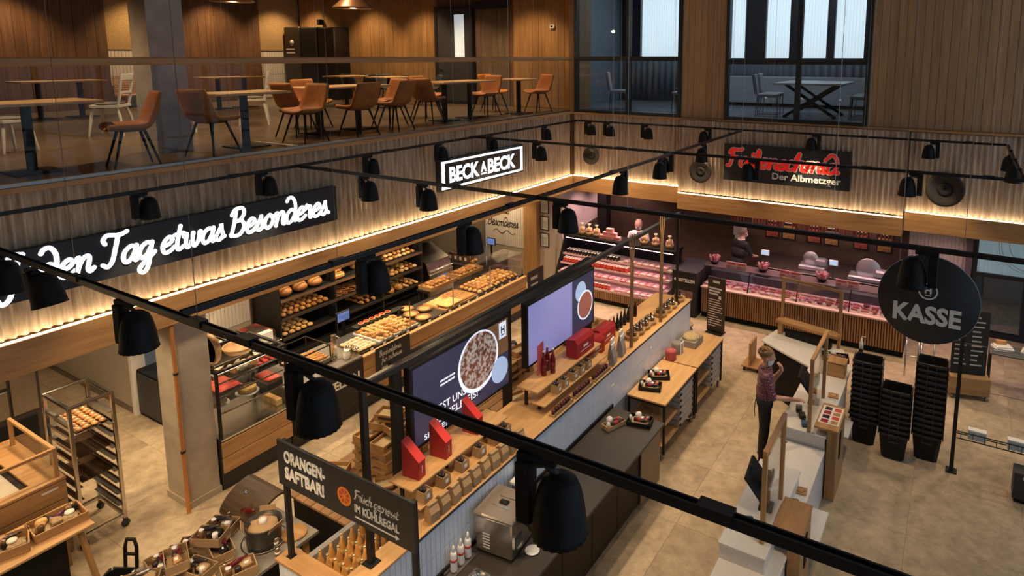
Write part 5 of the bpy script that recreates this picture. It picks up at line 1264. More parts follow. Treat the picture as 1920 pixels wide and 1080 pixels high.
# pallets
pal = T('small_pallet', 'small pine pallet', 'pallet')
for k in range(5): P(pal, 'slat', MB().cbox(-.38 + .156 * k, -.25 + .156 * k, -.28, .28, .098, .118, .003), PALLET)
for x in (-.30, 0, .30): P(pal, 'block', MB().box(x - .05, x + .05, -.27, .27, .02, .097), PALLET)
for k in range(3): P(pal, 'bottom_board', MB().box(-.38, .38, -.27 + .22 * k, -.17 + .22 * k, 0, .019), PALLET)
pp = Proto(pal)
for x, y, nn, lb in ((2.38, -8.22, 3, 'small pine pallet in the stack under the branded wooden boxes'), (2.3, -5.75, 3, 'small pine pallet in the stack behind the gap between the screens'), (2.45, -4.0, 2, 'small pine pallet in the stack under the straw baskets')):
    for k in range(nn): pp((x, y, .8005 + .1185 * k), PI / 2 if k % 2 == 0 else PI / 2 + .03, lb, 'small pallets on the display deck')
# branded wooden boxes
wb_ = T('wooden_gift_crate', 'small wooden gift crate', 'crate')
P(wb_, 'crate_bottom', MB().box(-.17, .17, -.11, .11, 0, .012), OAKX)
P(wb_, 'crate_side', MB().box(-.17, .17, -.11, -.10, .012, .09), OAKX); P(wb_, 'crate_side', MB().box(-.17, .17, .10, .11, .012, .09), OAKX)
P(wb_, 'crate_end', MB().box(-.17, -.16, -.10, .10, .012, .09), OAKX); P(wb_, 'crate_end', MB().box(.16, .17, -.10, .10, .012, .09), OAKX)
P(wb_, 'stencil', MB().box(-.11, .11, -.112, -.1105, .03, .065), mat('stencil_black', (.05, .03, .02), .7))
P(wb_, 'contents', MB().box(-.155, .155, -.095, .095, .0125, .045), STRAW)
wbp = Proto(wb_)
z0 = .8005 + .1185 * 3
for x, y, z, r in [(2.22, -8.42, z0, PI / 2), (2.51, -8.42, z0, PI / 2 + .1), (2.22, -8.04, z0, PI / 2 - .1), (2.51, -8.03, z0, PI / 2), (2.24, -8.22, z0 + .095, PI / 2 + .3), (2.49, -8.2, z0 + .095, PI / 2 - .2), (2.36, -8.2, z0 + .19, .3), (1.98, -8.78, .8005, .5), (2.75, -8.62, .8005, .9)]:
    wbp((x, y, z), r, 'small stencilled wooden crate on the pallet stack behind the juice sign', 'wooden gift crates')
for x, y, z, r in [(2.2, -5.9, z0, .2), (2.45, -5.6, z0, 1.4), (2.3, -6.5, .8005, .4), (2.9, -6.3, .8005, 1.2)]: wbp((x, y, z), r, 'small wooden crate of goods behind the gap between the screens', 'wooden gift crates')
dgd = food('dark_gift_pack', 'dark gift pack', 'package', [('wrap', MB().cbox(-.09, .09, -.06, .06, 0, .12, .02), FRU), ('card', MB().box(-.04, .04, -.062, -.0605, .04, .1), PAPER)])
for x, y, z in ((2.25, -5.55, z0), (2.35, -6.9, .8005), (2.4, -7.3, .8005), (3.1, -6.8, .8005), (2.85, -5.3, .8005), (3.1, -5.6, .8005), (2.9, -7.5, .8005), (2.8, -6.9, .8005)): dgd((x, y, z), random.uniform(0, 3), 'dark wrapped gift pack on the display deck', 'dark gift packs')
stb = food('straw_basket', 'square straw filled basket', 'basket', [('basket_wall', MB().lathe([(.13, 0), (.16, .09), (.15, .09), (.12, .01)], 4, RZ(PI / 4), False), BSK), ('straw_fill', MB().blob((0, 0, .08), (.12, .12, .05), 12, 6, .15), STRAW)])
for x, y, z in ((2.3, -4.15, .8005 + .237), (2.6, -3.85, .8005 + .237), (2.1, -3.3, .8005), (2.45, -3.3, .8005), (2.9, -3.4, .8005), (2.2, -4.75, .8005), (2.9, -4.5, .8005), (2.45, -4.0, .8005 + .33)): stb((x, y, z), random.uniform(0, 1), 'square basket filled with straw at the far end of the deck', 'straw baskets')
# ---- juice bottles in the recess
OJ = mat('orange_juice', (.78, .42, .12), .18); 
jb_ = bottle('juice_bottle', 'orange juice bottle with pale cap', OJ, mat('gold_cap', (.75, .62, .35), .3, .4), .27, .032, mat('juice_label', (.75, .5, .2), .5))
for i in range(5):
    for j in range(6):
        dark = (i >= 4 and j >= 3)
        if not dark: jb_((3.50 + .105 * i, -10.24 + .118 * j, 1.1205), 0, 'orange juice bottle with a golden cap in the juice bar recess', 'juice bottles')
wbt = bottle('red_wine_bottle', 'dark wine bottle', WINE, PAPER, .30, .036, PAPER)
for j in range(3): wbt((3.99, -9.85 + .12 * j, 1.1205), 0, 'dark bottle with a pale cap beside the juice bottles', 'dark bottles in the juice bar')
# ---- orange juice bar sign
os_ = T('juice_bar_sign', 'black board sign for the orange juice bar on two posts', 'sign', (4.2, -10.36, 1.471))
W(os_, 'board', MB().cbox(3.40, 5.00, -10.40, -10.375, 2.18, 2.59, .004), SGB)
W(os_, 'post', MB().box(3.415, 3.455, -10.374, -10.334, 1.4705, 2.57), BLACK); W(os_, 'post', MB().box(4.93, 4.97, -10.374, -10.334, .9, 2.57), BLACK)
W(os_, 'foot_plate', MB().box(3.40, 3.47, -10.39, -10.32, 1.4702, 1.4705), BLACK)
TXT(os_, 'ORANGEN-', LETW, (3.50, -10.402, 2.42), X_, Z_, .105, .52, bold=.035); TXT(os_, 'SAFTBAR!', LETW, (3.50, -10.402, 2.27), X_, Z_, .105, .50, bold=.035)
ORG = mat('orange_print', (.75, .20, .03), .5)
od = MB()
n = 28; od.add([(4.24 + .08 * math.cos(2 * PI * k / n), -10.4012, 2.37 + .08 * math.sin(2 * PI * k / n)) for k in range(n)], [tuple(range(n))]); W(os_, 'orange_slice', od, ORG)
for k in range(8):
    a = 2 * PI * k / 8 + .1; b = a + PI / 4 - .2; W(os_, 'segment', MB().add([(4.24 + r_ * math.cos(t), -10.4018, 2.37 + r_ * math.sin(t)) for r_, t in ((.014, (a + b) / 2), (.062, a), (.062, b))], [(0, 1, 2)]), mat('segment_red', (.40, .07, .02), .5))
SCRIPT(os_, 'Frisch gepresst', LETW, (4.36, -10.4005, 2.395), X_, Z_, .0345, .042, wt=.24, d=.002)
TXT(os_, 'IM K\u00dcHLREGAL', LETW, (4.36, -10.402, 2.29), X_, Z_, .065, .48, bold=.02)
W(os_, 'arrow', MB().box(4.36, 4.80, -10.4025, -10.4005, 2.235, 2.247).prism([(4.80, 2.22), (4.84, 2.241), (4.80, 2.262)], -10.4025, -10.4005, 'y'), LETW)
# ================================================================== DARK SERVING COUNTER
dc = T('serving_counter', 'long dark serving counter in front of the white tiled island', 'counter', (4.66, -8.2, 0))
CT = mat('dark_worktop', (.042, .034, .027), .45, noise=.2, scale=12); DFR = mat('dark_front', (.016, .011, .009), .5, spec=.2)
W(dc, 'body', MB().box(4.29, 4.985, -10.9, -5.90, .10, .865), BLACKM); W(dc, 'plinth', MB().box(4.31, 4.93, -10.9, -5.93, 0, .099), BLACKM)
W(dc, 'worktop', MB().cbox(4.275, 5.06, -10.9, -5.87, .8655, .90, .004), CT)
W(dc, 'upstand', MB().box(4.255, 4.2745, -10.9, -5.87, .866, .945), BLACKM)
for k in range(8):
    a = -10.88 + .622 * k; dr_ = W(dc, 'cabinet_door' if k % 2 else 'drawer_front', MB().cbox(4.987, 5.005, a, a + .612, .12, .85, .003), DFR)
W(dc, 'open_flap', MB().cbox(5.01, 5.03, -6.55, -5.95, .10, .84, .004), mat('flap_brown', (.16, .11, .07), .35))
# ---- machines and things on the counter
ic = T('ice_machine', 'stainless steel soft ice machine with a clear lid on the dark counter', 'machine', (4.52, -8.72, .9005), .1)
P(ic, 'housing', MB().cbox(-.21, .21, -.22, .22, .02, .40, .012), STEEL); P(ic, 'hopper_lid', MB().cbox(-.225, .225, -.235, .235, .401, .44, .012), mat('hopper_lid_smoky', (.42, .36, .30), .2, .6)); P(ic, 'lid_handle', MB().cbox(-.05, .05, -.03, .03, .441, .46, .008), BLACKP)
P(ic, 'lid_rim', MB().frame(-.1, .1, -.07, .07, .012, .0, .012).mesh('x', CHROME) if False else MB().box(-.1, .1, -.075, -.065, .4405, .446).box(-.1, .1, .065, .075, .4405, .446), CHROME)
for k in range(6): P(ic, 'vent_slot', MB().box(-.12, -.04, -.2225, -.2205, .07 + .03 * k, .082 + .03 * k), WHITE)
P(ic, 'spout', MB().tube([(.21, 0, .33), (.29, 0, .31), (.31, 0, .24)], [.045, .04, .025], 12), BLACKP); P(ic, 'lever', MB().tube([(.28, .05, .34), (.34, .05, .28)], .012, 7), BLACKP); P(ic, 'control_panel', MB().box(.2105, .214, -.15, -.02, .10, .22), DKGREY)
P(ic, 'foot', MB().box(-.18, .18, -.19, .19, 0, .019), BLACKP)
cp_ = S('white_saucer', MB().lathe([(.04, 0), (.075, .012), (.07, .016), (0, .008)], 24), WHITE, 'small white saucer under the ice machine spout', 'saucer', (4.83, -8.68, .9005))
tw_ = T('cone_dispenser', 'steel cone dispenser tower with a white top beside the tiled wall', 'dispenser', (4.38, -8.22, .9005)); P(tw_, 'tower', MB().cbox(-.06, .08, -.12, .12, 0, .34, .01), STEELD); P(tw_, 'top', MB().cbox(-.07, .09, -.14, .14, .341, .39, .012), WHITE)
ps = T('wall_poster', 'pale poster with a round emblem leaning on the tiled wall', 'poster', (4.28, -8.0, .9005)); 
P(ps, 'sheet', MB().box(-.004, .004, -.2, .2, 0.05, .52), mat('poster_pale', (.55, .60, .66), .6))
P(ps, 'emblem', MB().lathe([(.10, .0), (.10, .002)], 28, TR(.0045, 0, .33) @ RY(PI / 2)), mat('poster_grey', (.30, .33, .36), .6)); P(ps, 'emblem_core', MB().lathe([(.07, .0), (.07, .002)], 28, TR(.0068, 0, .33) @ RY(PI / 2)), mat('poster_pale', (.55, .60, .66), .6)); P(ps, 'foot', MB().box(-.006, .02, -.1, .1, 0, .05), BLACKM)
can = food('spray_can', 'white cream spray can', 'can', [('can_body', MB().lathe([(.032, 0), (.033, .01), (.033, .17), (.024, .195)], 16), WHITE), ('red_band', MB().lathe([(.0335, .10), (.0335, .125)], 16), REDB), ('nozzle', MB().lathe([(.018, .196), (.014, .23), (.008, .26)], 12), WHITE)])
for k in range(3): can((4.33, -9.28 + .105 * k, .9175), 0, 'white cream spray can with a red band on the steel tray', 'cream spray cans')
S('can_tray', MB().box(-.06, .06, -.18, .18, 0, .004).box(-.06, -.055, -.18, .18, .004, .016).box(.055, .06, -.18, .18, .004, .016), STEEL, 'narrow steel tray under the white spray cans', 'tray', (4.33, -9.18, .9005))
pan = food('topping_pan', 'steel topping pan with a knobbed lid', 'pan', [('pan_rim', MB().cbox(-.09, .09, -.08, .08, 0, .02, .006), STEEL), ('pan_lid', MB().lathe([(.075, .021), (.06, .035), (.0, .036)], 24), CHROME), ('lid_knob', MB().lathe([(.012, .037), (.02, .05), (.0, .055)], 12), CHROME)])
for k, (x, y) in enumerate(((4.58, -9.22), (4.78, -9.24), (4.58, -9.42), (4.78, -9.44))): pan((x, y, .9005), 0, 'square steel topping pan with a knobbed lid beside the spray cans', 'topping pans')
# ---- gift trays
def gift_tray(label, lx=.32, ly=.22, m=BLACKP, seed=0):
    rgn = random.Random(seed); t = T('gift_tray', label, 'gift tray')
    P(t, 'tray_body', MB().prism([(-lx / 2, -ly / 2), (lx / 2, -ly / 2), (lx / 2, ly / 2), (-lx / 2, ly / 2)], 0, .012, 'z'), m)
    P(t, 'tray_rim', MB().bar((-lx / 2, -ly / 2, .035), (lx / 2, -ly / 2, .035), .01, .05).bar((-lx / 2, ly / 2, .035), (lx / 2, ly / 2, .035), .01, .05).bar((-lx / 2, -ly / 2, .035), (-lx / 2, ly / 2, .035), .01, .05).bar((lx / 2, -ly / 2, .035), (lx / 2, ly / 2, .035), .01, .05), m)
    P(t, 'straw', MB().blob((0, 0, .03), (lx * .46, ly * .46, .025), 14, 6, .15), STRAW)
    b = P(t, 'bottle', MB().lathe([(.026, 0), (.027, .13), (.012, .17), (.011, .21)], 12, TR(-.07, -.04, .07) @ RY(PI / 2)), FRU); P(b, 'bottle_label', MB().lathe([(.0275, .04), (.0275, .10)], 12, TR(-.07, -.04, .07) @ RY(PI / 2)), RED)
    P(t, 'cloth_ball', MB().blob((-.03, .05, .085), .045, 10, 7, .1), PAPER); P(t, 'white_jar', MB().lathe([(.02, 0), (.02, .07)], 12, TR(-.12, -.03, .04)), WHITE)
    for k in range(4): P(t, 'packet', MB().cbox(-.03, .03, -.02, .02, 0, .03, .006, TR(rgn.uniform(0, lx * .35), rgn.uniform(-.02, ly * .3), .05) @ RZ(rgn.uniform(0, 3))), [KRAFT, PAPER, RED, FRU][k])
    return Proto(t)
gtp = gift_tray('dark tray of wrapped delicacies')
gtp((4.77, -6.05, .9005), .2, 'dark gift tray with a bottle at the end of the dark counter', 'gift trays')
o = gift_tray('narrow wooden gift tray of red packets lying on the dark counter', .30, .13, PALLET, 4); o((4.50, -6.3, .9005), 1.2)
gtp((4.50, -5.12, .9005), .3, 'dark gift tray at the near end of the wooden trolley table', 'gift trays'); gtp((4.47, -4.74, .9005), .5, 'dark gift tray beside the red roll on the wooden trolley table', 'gift trays')
# ================================================================== TROLLEY TABLES
def trolley(y0, y1, label, drawers_first):
    t = T('trolley_table', label, 'table', (4.58, (y0 + y1) / 2, 0)); x0, x1 = 4.275, 4.885
    W(t, 'table_top', MB().cbox(x0, x1, y0, y1, .872, .90, .004), OAKL)
    W(t, 'frame', MB().box(x0 + .01, x1 - .01, y0 + .01, y0 + .04, .84, .8715).box(x0 + .01, x1 - .01, y1 - .04, y1 - .01, .84, .8715).box(x1 - .04, x1 - .01, y0 + .04, y1 - .04, .84, .8715), BLACK)
    for x in (x0 + .025, x1 - .025):
        for y in (y0 + .025, y1 - .025): W(t, 'leg', MB().box(x - .015, x + .015, y - .015, y + .015, .11, .84), BLACK)
    for z in (.20, .50): W(t, 'shelf', MB().cbox(x0 + .02, x1 - .04, y0 + .04, y1 - .04, z, z + .022, .003), OAKL)
    a = y0 + .62 if drawers_first else y0 + .72; b = min(a + .55, y1 - .06)
    for k in range(6):
        d_ = W(t, 'drawer', MB().cbox(x0 + .1, x1 - .02, a, b, .225 + .098 * k, .312 + .098 * k, .006), mat('drawer_grey', (.42, .41, .42), .5))
        W(d_, 'drawer_clip', MB().box(x1 - .0195, x1 - .005, a + .0, a + .04, .245 + .098 * k, .275 + .098 * k).box(x1 - .0195, x1 - .005, b - .04, b, .245 + .098 * k, .275 + .098 * k), BLACKP)
    for x in (x0 + .06, x1 - .06):
        for y in (y0 + .06, y1 - .06):
            W(t, 'caster', MB().lathe([(.045, -.014), (.05, -.008), (.05, .008), (.045, .014)], 18, TR(x, y, .05) @ RY(PI / 2)).box(x - .02, x + .02, y - .02, y + .02, .10, .11).box(x - .02, x - .016, y - .012, y + .012, .04, .10), STEELD)
    return t
trolley(-5.45, -4.17, 'wooden topped trolley table with grey drawers beside the dark counter', True)
trolley(-4.14, -2.86, 'wooden topped trolley table with grey drawers, farther along the tiled wall', False)
for y, k in ((-5.25, 0), (-5.05, 1)): S('folded_bag_stack', MB().cbox(-.13, .13, -.08, .08, 0, .05, .006).cbox(-.12, .12, -.07, .07, .051, .085, .006), KRAFT, ['stack of folded brown bags on the lower trolley shelf', 'stack of folded brown bags under the trolley table top'][k], 'bags', (4.55, y, .2225 if k == 0 else .5225))
rr = T('ribbon_spool', 'upright red ribbon spool on the trolley table', 'spool', (4.40, -4.22 + .13, .9005)); P(rr, 'ribbon', MB().lathe([(.085, .0), (.09, .02), (.088, .05), (.09, .08), (.088, .11), (.09, .14), (.085, .16), (.03, .17), (.025, .13)], 24), mat('ribbon_red', (.40, .07, .08), .7)); P(rr, 'core', MB().lathe([(.028, .125), (.028, .165)], 14), KRAFT)
rr = T('paper_roll', 'grey wrapping roll behind the red ribbon spool', 'roll', (4.40, -3.82, .9005)); P(rr, 'roll_body', MB().lathe([(.09, 0), (.095, .02), (.095, .17), (.08, .19), (0, .19)], 24), mat('roll_grey', (.22, .20, .18), .7)); P(rr, 'end_paper', MB().box(.08, .09, -.07, .07, .0, .2), PAPER)
sbx = T('straw_box', 'grey box heaped with wood wool on the trolley table', 'box', (4.47, -3.36, .9005)); P(sbx, 'box_body', MB().cbox(-.15, .15, -.19, .19, 0, .11, .006), mat('box_grey', (.28, .26, .22), .7)); P(sbx, 'wood_wool', MB().blob((0, 0, .12), (.145, .185, .07), 18, 8, .12), STRAW)
crt = T('wooden_dolly', 'small wooden dolly on casters beyond the trolley table', 'dolly', (5.15, -1.9, 0)); P(crt, 'panel', MB().cbox(-.02, .02, -.2, .2, .08, .55, .006), OAKZ); P(crt, 'base', MB().cbox(-.15, .2, -.22, .22, .08, .11, .006), OAKY)
for x in (-.1, .15):
    for y in (-.17, .17): P(crt, 'caster', MB().lathe([(.035, -.012), (.038, .0), (.035, .012)], 14, TR(x, y, .038) @ RY(PI / 2)), BLACKP)

# ================================================================== CASH DESKS
cdk = T('cash_desk', 'white cash desk with a dark staff side and angled return', 'cash desk', (6.7, -4.0, 0))
ret = [(5.48, -2.60), (5.60, -2.03), (6.78, -2.28), (7.0, -2.95), (7.0, -3.2), (6.40, -3.2)]
W(cdk, 'return_top', MB().prism(ret, .87, .90, 'z'), WHITEL)
W(cdk, 'return_body', MB().prism([(5.52, -2.56), (5.64, -2.08), (6.72, -2.32), (6.95, -2.95), (6.95, -3.2), (6.42, -3.2)], .0, .869, 'z'), BLACKM)
W(cdk, 'desk_top', MB().cbox(6.40, 7.0, -5.13, -3.201, .87, .90, .004), WHITEL)
W(cdk, 'desk_body', MB().box(6.44, 6.985, -5.11, -3.21, 0, .869), WHITEL)
W(cdk, 'staff_panel', MB().box(6.425, 6.4395, -5.10, -3.21, .05, .86), BLACKM)
W(cdk, 'bag_shelf', MB().cbox(7.0, 7.16, -4.20, -3.72, .42, .45, .004), WHITEL)
W(cdk, 'oak_gantry', MB().cbox(5.66, 5.74, -2.20, -2.10, .901, 1.12, .004).prism([(5.62, -2.22), (5.68, -2.02), (6.74, -2.26), (6.68, -2.46)], 1.12, 1.17, 'z'), OAKX)
W(cdk, 'cable_box', MB().prism([(5.80, -2.24), (5.82, -2.14), (6.60, -2.30), (6.58, -2.42)], .901, 1.00, 'z'), BLACKM)
cd2 = T('cash_desk', 'second white cash desk with a raised scanning top nearer the foreground track', 'cash desk', (6.7, -6.8, 0))
W(cd2, 'low_top', MB().cbox(6.40, 7.0, -9.2, -5.14, .69, .72, .004), WHITEL); W(cd2, 'low_body', MB().box(6.44, 6.985, -9.2, -5.15, 0, .689), WHITEL)
W(cd2, 'high_body', MB().box(6.40, 6.86, -7.60, -6.02, .7205, .869), WHITEL); W(cd2, 'high_top', MB().cbox(6.385, 6.87, -7.61, -6.0, .87, .90, .004), WHITEL)
W(cd2, 'bag_shelf', MB().cbox(7.0, 7.2, -6.75, -5.95, .42, .45, .004), WHITEL)
W(cd2, 'step_block', MB().box(6.40, 6.86, -9.15, -8.6, .7205, .87), WHITEL)
def oak_box(y0, y1, label):
    t = T('oak_info_box', label, 'box', (6.93, (y0 + y1) / 2, 0))
    W(t, 'carcass', MB().cbox(7.002, 7.13, y0, y1, 0, .97, .006), OAKZ)
    W(t, 'top_board', MB().cbox(6.84, 7.14, y0 - .01, y1 + .01, .971, 1.0, .005), OAKY)
    W(t, 'card_slot', MB().box(7.1305, 7.14, y0 + .2, y0 + .32, .5, .85), BLACKM); return t
oak_box(-5.08, -4.42, 'oak box with brochures on the customer side of the first desk')
oak_box(-7.25, -6.70, 'oak box with a bare top on the customer side of the second desk')
oak_box(-8.7, -8.1, 'oak box at the near end of the second desk below the foreground track')
br_ = T('brochure_sheet', 'colourful brochure sheet lying on the oak box', 'brochure', (6.99, -4.72, 1.0005)); P(br_, 'sheet', MB().box(-.13, .13, -.24, .24, 0, .003), PAPER)
for k in range(8): P(br_, 'picture', MB().box(-.10 + .12 * (k % 2), -.01 + .12 * (k % 2), -.22 + .115 * (k // 2), -.13 + .115 * (k // 2), .0031, .0038), [RED, OAKX, FRU, BERRY][k % 4])
# oak framed hygiene screens
def hyg(p, q, z0, h, label):
    t = T('oak_framed_screen', label, 'screen', (p[0], p[1], z0)); a = Vector((*p, z0)); b = Vector((*q, z0)); up = Vector((0, 0, h)); sl = Vector((0, 0, 0))
    d = (b - a).normalized(); n = Vector((-d.y, d.x, 0))
    W(t, 'post', MB().bar(a, a + up, .05, .045, n), OAKZ); W(t, 'post', MB().bar(b, b + up, .05, .045, n), OAKZ)
    W(t, 'top_rail', MB().bar(a + up + Vector((0, 0, .02)) - d * .025, b + up + Vector((0, 0, .02)) + d * .025, .045, .04), OAKY)
    v = [a + d * .026, b - d * .026, b - d * .026 + up, a + d * .026 + up]; W(t, 'glass_pane', MB().add([x + n * .003 for x in v] + [x - n * .003 for x in v], [(0, 1, 2, 3), (7, 6, 5, 4)]), GLASS)
    W(t, 'bolt', MB().lathe([(.012, 0), (.012, .01)], 10, TR(*(b + up * .7 - d * .0 - n * .03))), STEEL)
hyg((5.70, -2.06), (6.70, -2.27), .9005, .98, 'oak framed glass screen on the angled return of the desk')
hyg((6.78, -5.10), (6.78, -4.10), .9005, .98, 'oak framed glass screen on the first desk')
hyg((6.78, -7.40), (6.78, -6.62), .9005, .98, 'oak framed glass screen on the second desk')
# touch monitors
def monitor(x, y, z, label, rz=0.):
    t = T('touch_monitor', label, 'monitor', (x, y, z), rz)
    P(t, 'stand', MB().cbox(.10, .16, -.05, .05, 0, .42, .008), BLACKP); P(t, 'foot', MB().cbox(.05, .20, -.10, .10, 0, .02, .006), BLACKP)
    P(t, 'display_housing', MB().cbox(-.02, .02, -.22, .22, -.16, .16, .008, TR(.02, 0, .30) @ RY(-.65)), BLACKP)
    P(t, 'display', MB().box(-.023, -.0205, -.2, .2, -.14, .14, TR(.02, 0, .30) @ RY(-.65)), mat('monitor_glass', (.02, .022, .025), .15)); P(t, 'arm', MB().bar((.04, 0, .28), (.11, 0, .25), .05), BLACKP)
    P(t, 'customer_display', MB().cbox(.165, .185, -.09, .09, .30, .42, .004), BLACKP)
monitor(6.56, -4.30, .9005, 'black touch monitor on the first desk in front of the cashier', .1)
monitor(6.55, -6.85, .9005, 'black touch monitor on the second desk, unattended', .1)
ct = food('card_terminal', 'black card terminal', 'terminal', [('terminal_body', MB().cbox(-.04, .04, -.08, .08, 0, .05, .012), BLACKP), ('keypad', MB().box(-.03, .03, -.06, .0, .051, .054), DKGREY), ('screen', MB().box(-.028, .028, .01, .06, .051, .053), STEELD)])
ct((6.63, -4.78, .9005), .3, 'black card terminal on the first desk beside the blue cube'); ct((6.55, -4.62, .9005), .2, 'small black scanner on the first desk below the touch monitor'); ct((6.90, -6.42, .7205), .2, 'black card terminal on the low top of the second desk'); ct((6.60, -7.2, .9005), .4, 'black scanner on the second desk by the foreground track')
S('blue_tray', MB().cbox(-.05, .05, -.045, .045, 0, .06, .006), mat('blue_plastic', (.05, .10, .18), .4), 'small blue plastic tray on the first desk', 'tray', (6.71, -4.98, .9005), .4)
S('wooden_coin_dish', MB().cbox(-.07, .07, -.07, .07, 0, .02, .006).lathe([(.05, .021), (.03, .022)], 20), OAKX, 'square wooden coin dish on the first desk', 'dish', (6.90, -3.98, .9005), .1); S('wooden_coin_dish', MB().cbox(-.07, .07, -.07, .07, 0, .02, .006).lathe([(.05, .021), (.03, .022)], 20), OAKX, 'square wooden coin dish on the low top of the second desk', 'dish', (6.90, -6.12, .7205), .1)
kb = T('wooden_cube_box', 'oak cube box at the end of the first desk', 'box', (6.83, -3.25, .9005)); P(kb, 'cube', MB().cbox(-.13, .13, -.12, .12, 0, .22, .008), OAKX); P(kb, 'lid', MB().cbox(-.135, .135, -.125, .125, .221, .24, .006), OAKY)
gb = gift_tray('dark basket of wrapped goods behind the oak cube on the desk return', .40, .26, BLACKP, 9); gb((6.72, -2.72, .9005), .2)
hd_ = T('hand_sanitiser', 'white sanitiser pump on a black post beside the desk', 'dispenser', (7.08, -2.55, 0)); P(hd_, 'post', MB().box(-.03, .03, -.03, .03, .02, 1.1), BLACK); P(hd_, 'base', MB().box(-.12, .12, -.12, .12, 0, .02), BLACK); P(hd_, 'bottle', MB().lathe([(.03, 1.101), (.032, 1.2), (.015, 1.24), (.012, 1.28)], 14), WHITE); P(hd_, 'pump', MB().tube([(0, 0, 1.28), (0, 0, 1.31), (.06, 0, 1.31)], .006, 6), WHITE)
# ---- shopping basket stacks
bkt = T('shopping_basket', 'black rolling shopping basket', 'basket')
def tub(w0, d0, w1, d1, h, t=.008):
    v = []
    for (w, d, z) in ((w0, d0, 0), (w1, d1, h)):
        c = .05; v += [(w - c, -d, z), (w, -d + c, z), (w, d - c, z), (w - c, d, z), (-w + c, d, z), (-w, d - c, z), (-w, -d + c, z), (-w + c, -d, z)]
    k = len(v); vi = []
    for (w, d, z) in ((w0 - t, d0 - t, t), (w1 - t, d1 - t, h)):
        c = .05; vi += [(w - c, -d, z), (w, -d + c, z), (w, d - c, z), (w - c, d, z), (-w + c, d, z), (-w, d - c, z), (-w, -d + c, z), (-w + c, -d, z)]
    f = [tuple(range(7, -1, -1))] + [(i, (i + 1) % 8, 8 + (i + 1) % 8, 8 + i) for i in range(8)] + [tuple(k + i for i in range(8))] + [(k + 8 + i, k + 8 + (i + 1) % 8, k + (i + 1) % 8, k + i) for i in range(8)] + [(8 + i, 8 + (i + 1) % 8, k + 8 + (i + 1) % 8, k + 8 + i) for i in range(8)]
    return MB().add(v + vi, f)
P(bkt, 'tub', tub(.165, .125, .215, .165, .40), BLACKP)
P(bkt, 'rim', MB().bar((-.20, -.172, .39), (.20, -.172, .39), .016, .035).bar((-.20, .172, .39), (.20, .172, .39), .016, .035).bar((-.222, -.16, .39), (-.222, .16, .39), .016, .035).bar((.222, -.16, .39), (.222, .16, .39), .016, .035), mat('basket_rim', (.02, .02, .021), .3))
P(bkt, 'handle', MB().tube([(-.06, -.182, .33), (-.06, -.187, .40), (.06, -.187, .40), (.06, -.182, .33)], .009, 7), mat('basket_handle', (.03, .03, .032), .35))
P(bkt, 'grip_slot', MB().box(-.07, .07, -.166, -.160, .27, .30), DKGREY)
bkt.scale = (.9, .95, 1); bk_ = Proto(bkt)
for (x, y, n_, lb) in ((7.28, -3.36, 12, 'black rolling basket%s in the stack beside the cash desk'), (7.70, -3.56, 9, 'black rolling basket%s in the shortest stack, between the other two'), (8.12, -3.34, 14, 'black rolling basket%s in the tallest stack next to the steel post')):
    for k in range(n_): bk_((x, y, .0005 + .083 * k), 0, lb % ('' if 0 < k < n_ - 1 else (', lowest' if k == 0 else ', topmost')), 'stacked black shopping baskets')
# ---- barrier post, rail and racks
pb = T('barrier_rail', 'black steel barrier with a post, wires and a leaflet rack at the exit', 'barrier', (8.45, -3.54, 0))
P(pb, 'post', MB().box(-.025, .025, -.025, .025, .02, 2.25), BLACK); P(pb, 'foot_plate', MB().cbox(-.07, .07, -.07, .07, 0, .02, .004), BLACK)
for x in (-.05, .05):
    for y in (-.05, .05): P(pb, 'bolt', MB().lathe([(.01, .0205), (.01, .03)], 6, TR(x, y, 0)), STEEL)
P(pb, 'post', MB().box(2.0, 2.05, -.025, .025, .0, 2.25), BLACK)
for z in (1.28, 1.92): P(pb, 'wire', MB().tube([(.026, 0, z), (2.0, 0, z)], .004, 5), STEELD)
P(pb, 'rack_rail', MB().tube([(.03, -.06, .55), (2.0, -.06, .55)], .008, 6), BLACK); P(pb, 'rack_rail', MB().tube([(.03, .08, .55), (2.0, .08, .55)], .008, 6), BLACK); P(pb, 'rack_rail', MB().tube([(.03, -.08, .66), (2.0, -.08, .66)], .008, 6), BLACK)
for k in range(14): P(pb, 'rack_bar', MB().tube([(.08 + .14 * k, -.08, .66), (.08 + .14 * k, -.06, .55), (.08 + .14 * k, .08, .55)], .004, 5), BLACK)
lf = food('leaflet_stack', 'stack of pale leaflets', 'leaflets', [('paper_stack', MB().cbox(-.11, .11, -.05, .05, 0, .14, .004), PAPER), ('cover', MB().box(-.1, .1, -.053, -.0505, .02, .12), mat('leaflet_cover', (.45, .50, .55), .5))])
for x, lb in ((8.72, 'stack of pale leaflets in the wire rack beside the steel post'), (9.18, 'stack of pale leaflets farther along the wire rack'), (9.6, 'stack of pale leaflets by the far end of the wire rack')): lf((x, -3.53, .5595), 0, lb, 'leaflet stacks')
lb_ = T('leaflet_bin', 'black metal bin hanging under the leaflet rack', 'bin', (9.35, -3.75, .0)); P(lb_, 'bin_body', MB().cbox(-.2, .2, -.12, .12, .05, .42, .006), DKGREY); P(lb_, 'print', MB().box(-.1, .0, -.1225, -.1205, .34, .38), LETW); P(lb_, 'foot', MB().box(-.18, .18, -.1, .1, 0, .05), BLACKM)
